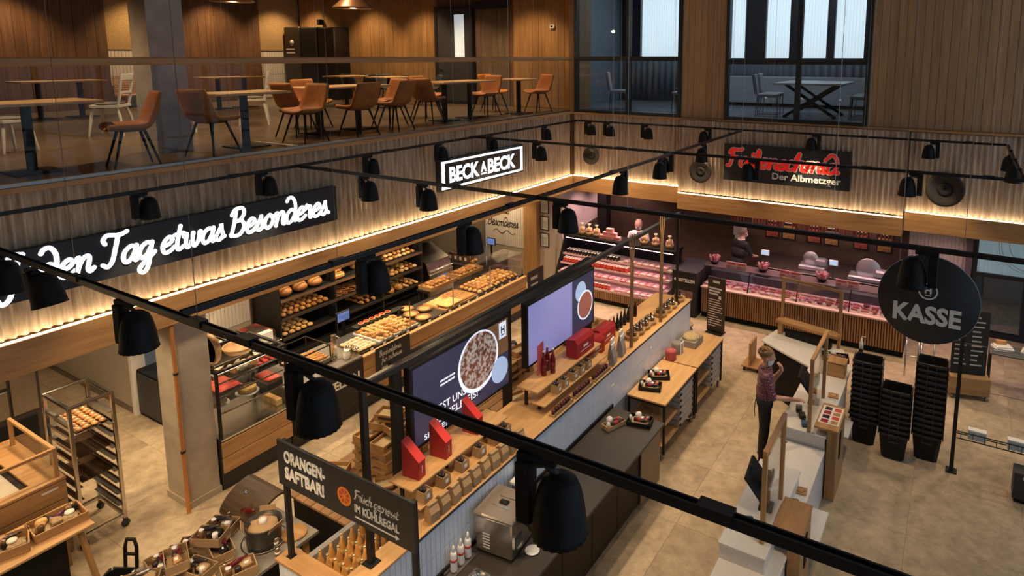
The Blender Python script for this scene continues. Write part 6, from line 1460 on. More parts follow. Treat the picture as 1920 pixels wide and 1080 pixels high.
# ---- information board on a wooden base
ib = T('information_board', 'dark information board with white print on a wooden castored base', 'sign', (8.62, -1.05, 0), .25)
P(ib, 'base', MB().cbox(-.30, .32, -.16, .2, .09, .40, .006), PALLET); P(ib, 'board', MB().cbox(-.27, .27, -.02, .02, .402, 1.55, .004), BOARD)
for x in (-.25, .27):
    for y in (-.12, .16): P(ib, 'caster', MB().lathe([(.038, -.012), (.042, 0), (.038, .012)], 14, TR(x, y, .042) @ RY(PI / 2)), STEELD)
for k in range(2):
    m_ = MB(); rg = random.Random(k)
    for i in range(11): m_.box(-.23 + .25 * k, -.23 + .25 * k + rg.uniform(.1, .2), -.0225, -.0205, 1.42 - .085 * i, 1.445 - .085 * i)
    o = P(ib, 'print', m_, LETG); o['kind'] = 'stuff'
# ---- entrance table with papers
et = T('entrance_table', 'black steel side table with papers by the entrance glazing', 'table', (9.35, -.55, 0)); P(et, 'table_top', MB().cbox(-.42, .6, -.22, .25, .72, .75, .004), mat('table_top_dark', (.10, .095, .09), .4))
for x in (-.40, .58):
    for y in (-.2, .23): P(et, 'leg', MB().box(x - .014, x + .014, y - .014, y + .014, 0, .72), BLACK)
pw = food('paper_tray', 'white tray with magazines', 'tray', [('tray_body', MB().cbox(-.15, .15, -.11, .11, 0, .05, .006), WHITE), ('magazines', MB().cbox(-.13, .13, -.09, .09, .051, .075, .004, RZ(.1)), PAPER), ('cover', MB().box(-.09, .07, .02, .1, .076, .14), mat('cover_orange', (.55, .28, .10), .5))])
pw((9.12, -.52, .7505), .3, 'white tray of magazines on the entrance table'); pw((9.55, -.5, .7505), -.2, 'white paper tray at the end of the entrance table')
S('red_cart_frame', MB().tube([(-.1, 0, .0), (-.1, 0, .8), (.1, 0, .8), (.1, 0, 0)], .015, 8).tube([(-.1, .0, .4), (.1, 0, .4)], .012, 7), STEEL, 'bright steel cart frame leaning behind the tall basket stack', 'frame', (8.0, -1.0, .0)); S('red_cart_frame', MB().tube([(-.1, 0, .0), (-.1, 0, .8), (.1, 0, .8), (.1, 0, 0)], .015, 8).tube([(-.1, .0, .4), (.1, 0, .4)], .012, 7), STEEL, 'bright steel cart frame nearest the tiled wall', 'frame', (7.75, -.8, .0))
# ---- entrance glazing
eg = ST('door_4', MB().frame(8.62, 10.6, 0, 2.78, .10, 1.95, 2.1).box(8.72, 10.5, 1.95, 2.1, 1.28, 1.36).box(9.55, 9.65, 1.95, 2.1, .1, 1.28), WFR)
ST('pane', MB().box(8.72, 10.5, 2.02, 2.03, 1.36, 2.68), mat('frosted_daylit', (.35, .48, .52), .5, emit=.22, ecol=(.45, .66, .74), noise=.25, scale=3, stretch=(9, 1, .3)), eg)
ST('pane', MB().box(8.72, 9.55, 2.02, 2.03, .1, 1.28), GLASSD, eg); ST('pane', MB().box(9.65, 10.5, 2.02, 2.03, .1, 1.28), GLASSD, eg)
dcl = T('window_decal', 'round pale line decal on the entrance glass', 'decal', (9.62, 2.0, 2.0))
for r_ in (.55, .50, .36):
    m_ = MB(); n = 48
    for k in range(n):
        a = 2 * PI * k / n; b = 2 * PI * (k + 1) / n; m_.add([(rr_ * math.cos(t), 0, rr_ * math.sin(t)) for t in (a, b) for rr_ in (r_, r_ + .014)], [(0, 1, 3, 2)])
    P(dcl, 'ring', m_, mat('decal_white', (.62, .72, .75), .6))
for z, s_ in ((.10, 'QUA'),): TXT(dcl, s_, mat('decal_white', (.62, .72, .75), .6), (9.42, 2.0, 2.0 + z), X_, Z_, .10, .4, bold=.01)
ST('wall_outside', MB().box(7.4, 13, 4.6, 4.7, 0, 2.8), mat('outside_wall', (.20, .24, .27), .8))
ST('wall_entrance_pier', MB().box(8.5, 8.62, 1.9, 2.15, 0, 2.8), mat('purple_grey', (.14, .10, .12), .6)); ST('wall_entrance_right', MB().box(10.6, 13, 1.9, 2.1, 0, 2.8), mat('entrance_wall', (.20, .18, .17), .7))
gd = T('display_table_white', 'white display ledge with framed brochures at the frame corner', 'display', (9.1, -8.2, 0)); 
P(gd, 'ledge', MB().cbox(-.25, .6, -.5, .35, .86, .90, .004), WHITEL); P(gd, 'body', MB().box(-.22, .58, -.48, .32, 0, .859), WHITEL); P(gd, 'brochure_frame', MB().cbox(-.12, .4, -.52, -.48, .901, 1.15, .005), OAKX); P(gd, 'brochure', MB().box(-.09, .37, -.5235, -.5205, .93, 1.12), PAPER); P(gd, 'picture', MB().box(-.06, .06, -.5265, -.524, 1.03, 1.1).box(-.06, .06, -.5265, -.524, .95, 1.0), RED)
S('white_panel_end', MB().cbox(-.11, .0, -.35, .2, 0, .72, .006), mat('cream_panel', (.62, .56, .45), .5), 'cream panel beside the white display ledge at the frame corner', 'panel', (8.83, -8.35, 0))

# ================================================================== BUTCHER
PKL = mat('pink_case_light', (1, .7, .75), .5, emit=12.0, ecol=(1.0, .58, .64))
# ---- open cold shelf
CX0, CX1 = -.16, 2.78
cs_ = T('cold_shelf', 'open cold shelf with tiers of jars and packed meat before the mural', 'shelving', (1.3, -.2, 0))
W(cs_, 'plinth', MB().box(CX0, CX1, -.50, .45, 0, .10), BLACKM); W(cs_, 'body', MB().box(CX0, CX1, -.52, .45, .10, .32), BLACKM)
n = 58; w = (CX1 - CX0) / n; sm = MB().cbox(-w / 2 + .006, w / 2 - .006, -.02, 0, 0, .20, .006).mesh('slat', SLATW)
for i in range(n):
    o = link('slat', sm); o.parent = cs_; o.location = Vector((CX0 + w * (i + .5), -.521, .11)) - Vector((1.3, -.2, 0))
W(cs_, 'back_panel', MB().box(CX0, CX1, .40, .45, .32, 1.33), BLACKM); W(cs_, 'side_panel', MB().prism([(-.55, .32), (.45, .32), (.45, 1.40), (.0, 1.40)], CX0 - .03, CX0, 'x'), BLACKM); W(cs_, 'side_panel', MB().prism([(-.55, .32), (.45, .32), (.45, 1.40), (.0, 1.40)], CX1, CX1 + .03, 'x'), GLASSD)
TIER = [(.34, -.52), (.54, -.38), (.74, -.26), (.94, -.14)]
PKW = mat('pale_shelf', (.62, .45, .44), .4)
for z, y in TIER:
    W(cs_, 'shelf', MB().box(CX0 + .005, CX1 - .005, y, .395, z - .02, z), PKW); W(cs_, 'price_rail', MB().box(CX0 + .005, CX1 - .005, y - .012, y - .001, z - .03, z + .015), mat('price_rail_pink', (.75, .50, .50), .4))
    W(cs_, 'shelf_lamp', MB().box(CX0 + .03, CX1 - .03, y + .02, y + .035, z - .034, z - .021), PKL)
W(cs_, 'canopy', MB().cbox(CX0 - .03, CX1 + .03, -.06, .46, 1.33, 1.40, .006), BLACKM); W(cs_, 'canopy_lamp', MB().box(CX0 + .03, CX1 - .03, -.04, -.02, 1.315, 1.329), PKL)
jr = food('preserve_jar', 'red sausage jar', 'jar', [('jar_glass', MB().lathe([(.035, 0), (.036, .09), (.03, .10)], 12), mat('jar_red', (.50, .045, .03), .25, rnd=.15)), ('jar_lid', MB().lathe([(.033, .101), (.033, .118)], 12), mat('lid_cream', (.72, .60, .48), .4)), ('jar_label', MB().lathe([(.0365, .03), (.0365, .07)], 12), mat('label_red', (.66, .05, .03), .4))])
jk = food('preserve_jar', 'dark jar with white lid', 'jar', [('jar_glass', MB().lathe([(.033, 0), (.034, .08), (.028, .09)], 12), mat('jar_black', (.02, .014, .013), .2)), ('jar_lid', MB().lathe([(.031, .091), (.031, .106)], 12), PAPER)])
for r in range(2):
    for i in range(17): jk((-.05 + .086 * i, -.07 + .10 * r, 0.9405), 0, 'dark jar with a white lid on the top tier of the cold shelf', 'dark jars on the cold shelf')
for r in range(2):
    for i in range(22): jr((-.08 + .082 * i, -.19 + .09 * r, .7405), 0, 'red jar with a cream lid on the upper middle tier of the cold shelf', 'red jars on the cold shelf')
for i in range(10): jr((.55 + .085 * i, -.45, .3405), 0, 'red jar on the lowest tier of the cold shelf', 'red jars on the lowest tier')
pkp = food('meat_pack', 'pale pink meat pack', 'package', [('pack', MB().cbox(-.075, .075, -.05, .05, 0, .05, .012), PINKL), ('film_label', MB().box(-.03, .03, -.02, .02, .051, .053), PAPER)])
pkm = food('meat_pack', 'pink meat pack', 'package', [('pack', MB().cbox(-.075, .075, -.05, .05, 0, .045, .012), PINK), ('film_label', MB().box(-.03, .03, -.02, .02, .046, .048), PAPER)])
def packs(x0, x1, y, z, lb, grp, pr, rows=2):
    n = int((x1 - x0) / .165)
    for r in range(rows):
        for i in range(n): random.choice(pr)((x0 + .165 * (i + .5), y + .115 * r, z), random.uniform(-.1, .1), lb, grp)
packs(1.5, 2.75, -.06, 0.9405, 'pale meat pack on the top tier of the cold shelf', 'meat packs on the cold shelf', [pkp])
packs(1.82, 2.75, -.18, .7405, 'pale meat pack on the upper middle tier of the cold shelf', 'meat packs on the cold shelf', [pkp, pkm])
packs(-.12, 2.75, -.30, .5405, 'pink meat pack on the lower middle tier of the cold shelf', 'meat packs on the cold shelf', [pkp, pkm, pkp])
packs(-.12, .48, -.44, .3405, 'pink meat pack at the mural end of the lowest tier', 'meat packs on the cold shelf', [pkp, pkm])
packs(1.45, 2.75, -.44, .3405, 'pale meat pack on the lowest tier of the cold shelf', 'meat packs on the cold shelf', [pkp])
# gift baskets on the canopy
gk = T('gift_basket', 'cellophane gift basket', 'gift basket'); P(gk, 'basket', MB().lathe([(.07, 0), (.10, .10), (.095, .10), (.06, .01)], 14), BSK)
for k in range(7): P(gk, 'goods', MB().blob((.05 * math.cos(k), .05 * math.sin(k * 1.1), .13 + .02 * (k % 3)), (.04, .04, .06), 8, 6), [PINKL, mat('yellow_wrap', (.75, .52, .18), .5), PINK, mat('orange_wrap', (.75, .28, .07), .5)][k % 4])
P(gk, 'wrap_top', MB().lathe([(.04, .2), (.015, .25), (.05, .3)], 10), mat('cellophane', (.75, .62, .5), .3))
gkp = Proto(gk)
for x in (.03, .24, .45, .66): gkp((x, .12, 1.4005), 0, 'wrapped gift basket on the mural end of the cold shelf canopy', 'gift baskets by the mural')
for x in (1.95, 2.25, 2.60): gkp((x, .12, 1.4005), 0, 'red wrapped gift basket on the counter end of the cold shelf canopy', 'gift baskets by the order cabinet')
prb = food('pink_price_box', 'small pink carton', 'carton', [('carton', MB().cbox(-.09, .09, -.05, .05, 0, .09, .004), mat('carton_pink', (.78, .38, .40), .5)), ('print', MB().box(-.07, .07, -.0525, -.0505, .03, .065), mat('print_red', (.6, .1, .1), .5))])
for x, z in ((.86, 0), (1.05, 0), (1.24, 0), (.955, .092), (1.145, .092), (1.05, .184)): prb((x, .1, 1.4005 + z), 0, 'small pink carton in the pyramid on the cold shelf', 'pink carton pyramid')
# ---- order cabinet
oc2 = T('order_cabinet', 'dark order cabinet between the cold shelf and the meat counter', 'cabinet', (3.1, .1, 0)); W(oc2, 'body', MB().cbox(2.83, 3.40, -.24, .75, 0, 1.02, .006), BOARD); W(oc2, 'top', MB().cbox(2.82, 3.41, -.25, .76, 1.021, 1.05, .004), DKGREY)
TXT(oc2, 'BESTELLEN', LETW, (2.96, -.242, .80), X_, Z_, .075, .40, bold=.03); W(oc2, 'picture', MB().box(2.9, 3.32, -.243, -.2405, .42, .60), mat('photo_print', (.45, .22, .18), .5, noise=.8, scale=20))
W(oc2, 'emblem', MB().lathe([(.035, 0), (.035, .002)], 20, TR(2.91, -.2405, .835) @ RX(PI / 2)), LETW)
# ---- meat counter
MX0, MX1 = 3.46, 7.56
mc_ = T('meat_counter', 'long glass meat counter with an oak slat front', 'counter', (5.5, .4, 0))
W(mc_, 'plinth', MB().box(MX0, MX1, -.02, 1.0, 0, .12), BLACKM); W(mc_, 'body', MB().box(MX0, MX1, -.06, 1.0, .12, .70), BLACKM)
n = 82; w = (MX1 - MX0) / n; sm = MB().cbox(-w / 2 + .007, w / 2 - .007, -.022, 0, 0, .55, .007).mesh('slat', SLATW)
for i in range(n):
    o = link('slat', sm); o.parent = mc_; o.location = Vector((MX0 + w * (i + .5), -.061, .13)) - Vector((5.5, .4, 0))
W(mc_, 'front_ledge', MB().cbox(MX0, MX1, -.13, .0, .70, .735, .004), mat('ledge_pink', (.62, .42, .36), .4))
W(mc_, 'deck', MB().box(MX0, MX1, .001, .55, .70, .745), mat('deck_pink', (.78, .55, .54), .35))
for k in range(4):
    a = MX0 + k * (MX1 - MX0) / 4; b = a + (MX1 - MX0) / 4
    W(mc_, 'front_glass', MB().add([(a + .02, -.06, .736), (b - .02, -.06, .736), (b - .02, .12, 1.14), (a + .02, .12, 1.14)], [(0, 1, 2, 3)]), GLASS)
    W(mc_, 'glass_post', MB().bar((a + .01, -.06, .736), (a + .01, .12, 1.14), .02), BLACK)
W(mc_, 'top_shelf', MB().cbox(MX0, MX1, .10, .50, 1.141, 1.165, .004), mat('top_shelf_dark', (.16, .12, .12), .2)); W(mc_, 'case_lamp', MB().box(MX0 + .05, MX1 - .05, .18, .21, 1.125, 1.1405), PKL)
W(mc_, 'rear_top', MB().cbox(MX0, MX1, .551, 1.02, .70, .93, .006), DKGREY)
W(mc_, 'shelf_support', MB().box(MX0, MX0 + .02, .45, .5, .745, 1.14).box(MX1 - .02, MX1, .45, .5, .745, 1.14), BLACK)
def mblob(r, m, lb, jit=.15, name='meat_cut'):
    return Proto(S(name, MB().blob((0, 0, r[2] * .8), r, 10, 6, jit, flat=.2), m, lb, 'meat'))
m1 = mblob((.07, .05, .035), PINK, 'pink meat cut'); m2 = mblob((.09, .06, .03), PINKL, 'pale pink meat cut'); m3 = mblob((.06, .05, .045), mat('meat_dark', (.34, .055, .05), .35, noise=.4, scale=15, rnd=.2), 'dark red meat cut')
m4 = Proto(S('sausage', MB().tube([(-.09, 0, .02), (-.04, .012, .022), (.03, .012, .022), (.09, -.004, .02)], [.012, .02, .02, .012], 8), mat('sausage_skin', (.50, .17, .09), .35, rnd=.2), 'fresh sausage', 'sausage'))
for i in range(23):
    for j in range(3):
        x = 3.56 + .172 * i; y = .07 + .14 * j
        pr = [m1, m2] if x < 4.5 else ([m1, m2, m4] if x < 5.9 else [m1, m3, m3, m4])
        lb = 'pink meat cut at the order cabinet end of the meat counter' if x < 4.5 else ('mixed cut of meat in the middle of the meat counter' if x < 5.9 else 'dark red meat piece at the slicer end of the meat counter')
        random.choice(pr)((x, y, .7455), random.uniform(-.5, .5), lb, 'meat in the glass counter')
prc = Proto(S('meat_price_card', MB().box(-.035, .035, -.003, .003, 0, .05), PAPER, 'white price card', 'price card'))
for i in range(18): prc((3.65 + .22 * i, .018, .7455), 0, 'white price card along the front of the meat counter', 'price cards in the meat counter')
# bowls of pink packets, boards, scales on the shelf
pb_ = T('packet_bowl', 'bowl of pink packets', 'bowl'); P(pb_, 'bowl', MB().lathe([(.06, 0), (.12, .07), (.115, .07), (.05, .01)], 16), BLACKP)
for k in range(12):
    a = k * 2.4; r_ = .10 * math.sqrt(k / 12); P(pb_, 'packet', MB().cbox(-.012, .012, -.03, .03, 0, .14, .006, TR(r_ * math.cos(a), r_ * math.sin(a), .05) @ RZ(a) @ RY(r_ * 4)), PINKL if k % 2 else PINK)
pbp = Proto(pb_)
for x, lb in ((3.62, 'bowl bristling with pink packets at the order cabinet end of the meat counter'), (4.72, 'bowl bristling with pink packets in the middle of the meat counter'), (5.95, 'bowl bristling with pink packets beside the second scale')): pbp((x, .3, 1.1655), 0, lb, 'packet bowls')
pcd = food('price_board', 'red and white price board', 'sign', [('board', MB().cbox(-.11, .11, -.008, .008, 0, .15, .003), mat('board_pale_pink', (.75, .42, .42), .5)), ('red_print', MB().box(-.09, .09, -.0105, -.0085, .09, .13).box(-.09, .0, -.0105, -.0085, .03, .06), mat('print_red', (.6, .1, .1), .5))])
for x in (4.05, 4.28, 5.22, 5.45, 6.35, 6.58): pcd((x, .16, 1.1655), 0, 'small pink price board standing on the meat counter shelf', 'price boards')
def scale(x, lb):
    t = T('counter_scale', lb, 'scale', (x, .72, .9305)); P(t, 'pan', MB().cbox(-.16, .16, -.12, .12, .05, .08, .01), STEEL); P(t, 'base', MB().cbox(-.13, .13, -.1, .1, 0, .049, .008), DKGREY); P(t, 'column', MB().bar((0, .12, .03), (0, .12, .45), .03), DKGREY)
    P(t, 'display_housing', MB().cbox(-.09, .09, .09, .13, .44, .56, .006), WHITE); P(t, 'display', MB().box(-.075, .075, .0865, .0895, .455, .545), mat('scale_screen', (.3, .5, .7), .3, emit=.7, ecol=(.35, .60, .85)))
scale(4.62, 'counter scale with a blue display next to the butcher in black'); scale(6.08, 'counter scale with a blue display beside the slicers')
def slicer(x, y, z, lb, big=1.):
    t = T('meat_slicer', lb, 'slicer', (x, y, z)); P(t, 'base', MB().cbox(-.3 * big, .3 * big, -.2, .2, 0, .12, .03), mat('slicer_alu', (.55, .56, .58), .3, .8))
    P(t, 'blade_disc', MB().lathe([(.16 * big, -.012), (.17 * big, 0), (.16 * big, .012), (.0, .03)], 28, TR(-.05, -.05, .26) @ RX(PI / 2)), mat('slicer_alu', (.55, .56, .58), .3, .8)); P(t, 'carriage', MB().cbox(.05 * big, .32 * big, -.18, .05, .13, .30, .04), mat('slicer_alu', (.55, .56, .58), .3, .8)); P(t, 'motor_hood', MB().lathe([(.14 * big, 0), (.13 * big, .16), (.06, .2)], 20, TR(-.1, .02, .24) @ RX(-PI / 2)), mat('slicer_alu', (.55, .56, .58), .3, .8))
slicer(5.5, 1.75, .9305, 'small round-bladed slicer on the butcher rear bench'); slicer(6.75, 1.55, .9305, 'large white aluminium slicer on the butcher rear bench', 1.5)
rbn = T('butcher_rear_bench', 'dark rear work bench of the butcher', 'workbench', (5.2, 1.9, 0)); W(rbn, 'body', MB().box(4.3, 7.40, 1.35, 2.5, 0, .90), BLACKM); W(rbn, 'worktop', MB().cbox(4.28, 7.41, 1.33, 2.52, .901, .93, .004), STEELD)
# hanging sausages and product pictures
sr = T('sausage_rail', 'steel rail for sausages high on the butcher wall', 'rail', (5.2, 2.2, 2.10)); P(sr, 'rail', MB().tube([(-1.9, 0, 0), (2.0, 0, 0)], .012, 8), STEEL); P(sr, 'bracket', MB().box(-1.8, -1.78, 0, .34, -.01, .01).box(1.9, 1.92, 0, .34, -.01, .01), STEEL)
hs = Proto(S('hanging_sausage', MB().tube([(0, 0, -.02), (0, 0, -.05), (.005, 0, -.2), (0, 0, -.36), (0, 0, -.39)], [.004, .02, .026, .02, .005], 9), mat('dry_sausage', (.33, .075, .03), .5, noise=.4, scale=12, rnd=.35), 'dry sausage', 'sausage'))
for i in range(50):
    if i % 13 not in (5, 6): hs((3.4 + .075 * i, 2.2, 2.09), 0, 'dry brown sausage hanging from the butcher rail', 'hanging sausages')
for k, x in enumerate((4.35, 4.75, 5.35, 5.75, 6.4, 6.9)):
    t = T('product_picture', ['framed product photo of sliced ham', 'framed product photo of golden roast', 'framed product photo of red sausage', 'framed product photo of cheese', 'framed product photo near the slicers', 'framed product photo beside the tiles'][k] + ' on the butcher wall', 'picture', (x, 2.545, 1.32), group='product pictures')
    P(t, 'backing', MB().cbox(-.17, .17, -.02, 0, 0, .5, .004), BOARD); P(t, 'photo', MB().box(-.14, .14, -.023, -.0205, .04, .36), [mat('photo_red', (.55, .14, .09), .5, noise=.7, scale=16), mat('photo_gold', (.62, .36, .12), .5, noise=.6, scale=16)][k % 2]); P(t, 'heading', MB().box(-.1, .1, -.023, -.0205, .42, .45), LETW)
wl_ = T('wall_shelf_white', 'white paper dispenser with sheets on the butcher wall', 'dispenser', (3.55, 2.5, 1.3)); P(wl_, 'body', MB().cbox(-.15, .15, -.12, .04, 0, .3, .01), WHITE); P(wl_, 'sheet', MB().box(-.1, .1, -.14, -.122, -.12, .02), PAPER)
# ---- ovenlike black column and text stele
ST('column_butcher', MB().box(.05, .32, 1.25, 1.5, 0, 2.8), BLACKM)
ste = T('text_stele', 'tall dark brown standing board with white text before the meat counter', 'sign', (4.04, -.75, 0), -.15)
P(ste, 'board', MB().cbox(-.20, .20, -.02, .02, .03, 1.22, .004), mat('stele_brown', (.045, .028, .02), .5)); P(ste, 'foot', MB().cbox(-.18, .18, -.12, .12, 0, .029, .004), BLACK)
m_ = MB(); rgx = random.Random(5); m_.box(-.08, .08, -.0225, -.0205, 1.10, 1.15)
for i in range(3): m_.box(-.17, -.17 + .3 - .04 * i, -.0225, -.0205, .96 - .06 * i, .995 - .06 * i)
for i in range(12): m_.box(-.17, -.17 + rgx.uniform(.15, .33), -.0225, -.0205, .72 - .052 * i, .735 - .052 * i)
o = P(ste, 'print', m_, LETW); o['kind'] = 'stuff'
P(ste, 'notice', MB().box(.06, .12, -.0235, -.0206, .76, .83), PAPER)
sk2 = T('straw_sack', 'cream sack standing at the far end of the tiled island', 'sack', (4.0, -2.45, 0)); P(sk2, 'sack_body', MB().lathe([(.15, 0), (.19, .1), (.19, .55), (.15, .72), (.11, .78)], 16), mat('sack_cream', (.50, .40, .24), .85, noise=.2, scale=12)); P(sk2, 'rolled_rim', MB().lathe([(.11, .781), (.16, .80), (.15, .84), (.1, .83)], 16), mat('sack_cream', (.50, .40, .24), .85))
# unseen butcher ceiling spots (pinkish white); those by the mural added to brighten it
bd2 = T('unseen_butcher_downlight', 'unseen recessed rosy downlight in the butcher ceiling', 'lamp', (0, 0, 0)); P(bd2, 'trim_ring', MB().lathe([(.07, 0), (.07, -.02), (.055, -.02), (.05, .0)], 20), BLACKM); P(bd2, 'lens', MB().lathe([(0, -.006), (.05, -.006)], 18), mat('rosy_lens', (1, .8, .75), .4, emit=6, ecol=(1, .75, .70)))
b2 = bpy.data.lights.new('rosy_beam', 'SPOT'); b2.energy = 75; b2.color = (1, .58, .56); b2.spot_size = 2.0; b2.spot_blend = .6; b2.shadow_soft_size = .06
o = link('rosy_beam', b2); o.parent = bd2; o.location = (0, 0, -.03)
bp2 = Proto(bd2)
for x, y in [(.6, .3), (1.6, .3), (2.5, .3), (4.0, .4), (5.0, .4), (6.0, .4), (7.0, .4), (4.6, 1.9), (6.2, 1.9), (8.1, .9), (.45, 1.9), (.35, .75)]: bp2((x, y, 2.80), 0, None, 'unseen butcher ceiling downlights')

# ================================================================== PEOPLE
SKIN = mat('skin', (.60, .33, .23), .5, noise=.1, scale=8)
def plaid():
    m, nt, b = _nodes('plaid_shirt'); L = nt.links; tc = nt.nodes.new('ShaderNodeTexCoord')
    base = None; cols = [((.22, .05, .06, 1), (.09, .05, .075, 1))]
    mixes = []
    for ax, sc in ((0, 26), (2, 26)):
        sx = nt.nodes.new('ShaderNodeSeparateXYZ'); L.new(tc.outputs['Object'], sx.inputs[0])
        ad = nt.nodes.new('ShaderNodeMath'); ad.operation = 'ADD'; L.new(sx.outputs[ax], ad.inputs[0])
        if ax == 0: L.new(sx.outputs[1], ad.inputs[1])
        mu_ = nt.nodes.new('ShaderNodeMath'); mu_.operation = 'MULTIPLY'; mu_.inputs[1].default_value = sc; L.new(ad.outputs[0], mu_.inputs[0])
        fr_ = nt.nodes.new('ShaderNodeMath'); fr_.operation = 'FRACT'; L.new(mu_.outputs[0], fr_.inputs[0])
        gt_ = nt.nodes.new('ShaderNodeMath'); gt_.operation = 'GREATER_THAN'; gt_.inputs[1].default_value = .55; L.new(fr_.outputs[0], gt_.inputs[0]); mixes.append(gt_)
    a = nt.nodes.new('ShaderNodeMath'); a.operation = 'ADD'; L.new(mixes[0].outputs[0], a.inputs[0]); L.new(mixes[1].outputs[0], a.inputs[1])
    dv = nt.nodes.new('ShaderNodeMath'); dv.operation = 'DIVIDE'; dv.inputs[1].default_value = 2; L.new(a.outputs[0], dv.inputs[0])
    rp = nt.nodes.new('ShaderNodeValToRGB'); rp.color_ramp.elements[0].color = (.20, .035, .05, 1); rp.color_ramp.elements[1].color = (.34, .20, .24, 1); e = rp.color_ramp.elements.new(.5); e.color = (.08, .04, .07, 1)
    L.new(dv.outputs[0], rp.inputs[0]); L.new(rp.outputs[0], b.inputs['Base Color']); b.inputs['Roughness'].default_value = .8; return m
def capsule(mb, p, q, r0, r1, n=14):
    p = Vector(p); q = Vector(q); d = q - p; L = d.length; d.normalize()
    pts = [p - d * r0 * .95, p - d * r0 * .7, p - d * r0 * .35, p, q, q + d * r1 * .35, q + d * r1 * .7, q + d * r1 * .95]
    mb.tube(pts, [r0 * .3, r0 * .71, r0 * .937, r0, r1, r1 * .937, r1 * .71, r1 * .3], n)
def person(name, label, loc, rz, caps, mats, ells=(), vox=.011):
    """caps: (p, q, r0, r1, material index); one continuous remeshed body. ells: (centre, radii, material index)"""
    t = T(name, label, 'person', loc, rz); mb = MB()
    for p, q, r0, r1, mi in caps: capsule(mb, p, q, r0, r1)
    for c, r, mi in ells: mb.blob(c, r, 20, 14)
    me = mb.mesh('tmp', []); ob = link('tmp', me); md = ob.modifiers.new('r', 'REMESH'); md.mode = 'VOXEL'; md.voxel_size = vox; md.use_smooth_shade = True
    sm = ob.modifiers.new('s', 'SMOOTH'); sm.factor = .5; sm.iterations = 3
    body = bpy.data.meshes.new_from_object(ob.evaluated_get(bpy.context.evaluated_depsgraph_get())); bpy.data.objects.remove(ob)
    body.materials.clear()
    for m in mats: body.materials.append(m)
    n = len(body.polygons); c = np.empty(n * 3, np.float32); body.polygons.foreach_get('center', c); c = c.reshape(-1, 3)
    best = np.full(n, 1e9); idx = np.zeros(n, np.int32)
    for p, q, r0, r1, mi in caps:
        p = np.array(p); q = np.array(q); d = q - p; L2 = max((d * d).sum(), 1e-9); tt = np.clip(((c - p) @ d) / L2, 0, 1); dist = np.linalg.norm(c - (p + tt[:, None] * d), axis=1) - (r0 + (r1 - r0) * tt)
        k = dist < best; best[k] = dist[k]; idx[k] = mi
    for ce, r, mi in ells:
        v = (c - np.array(ce)) / np.array(r); dist = (np.linalg.norm(v, axis=1) - 1) * min(r); k = dist < best; best[k] = dist[k]; idx[k] = mi
    body.polygons.foreach_set('material_index', idx); body.polygons.foreach_set('use_smooth', [True] * n); body.update()
    o = link('body', body); o.parent = t; return t
def hand(caps, w, dirv, palmn, mi, curl=.5, side=1):
    """five fingers: w wrist, dirv pointing along the hand, palmn palm normal, side +1/-1 places the thumb"""
    w = Vector(w); d = Vector(dirv).normalized(); pn = Vector(palmn).normalized(); s = d.cross(pn).normalized() * side
    caps.append((w, w + d * .045, .026, .030, mi)); k_ = w + d * .075
    for off in (-.022, 0, .022): caps.append((w + d * .035 + s * off, k_ + s * off, .017, .015, mi))
    for i, (off, L) in enumerate(((.028, .068), (.010, .078), (-.009, .072), (-.027, .056))):
        a = k_ + s * off; b = a + (d * (1 - curl * .3) + pn * curl * .6).normalized() * L * .5; c = b + (d * (1 - curl) + pn * curl * 1.1).normalized() * L * .5
        caps.append((a, b, .0105, .0095, mi)); caps.append((b, c, .0095, .0085, mi))
    a = w + d * .025 + s * .028; b = a + (d * .6 + s * .7 + pn * .2).normalized() * .04; c = b + (d * .9 + s * .1 + pn * .35).normalized() * .035
    caps.append((a, b, .013, .0115, mi)); caps.append((b, c, .0115, .0095, mi))
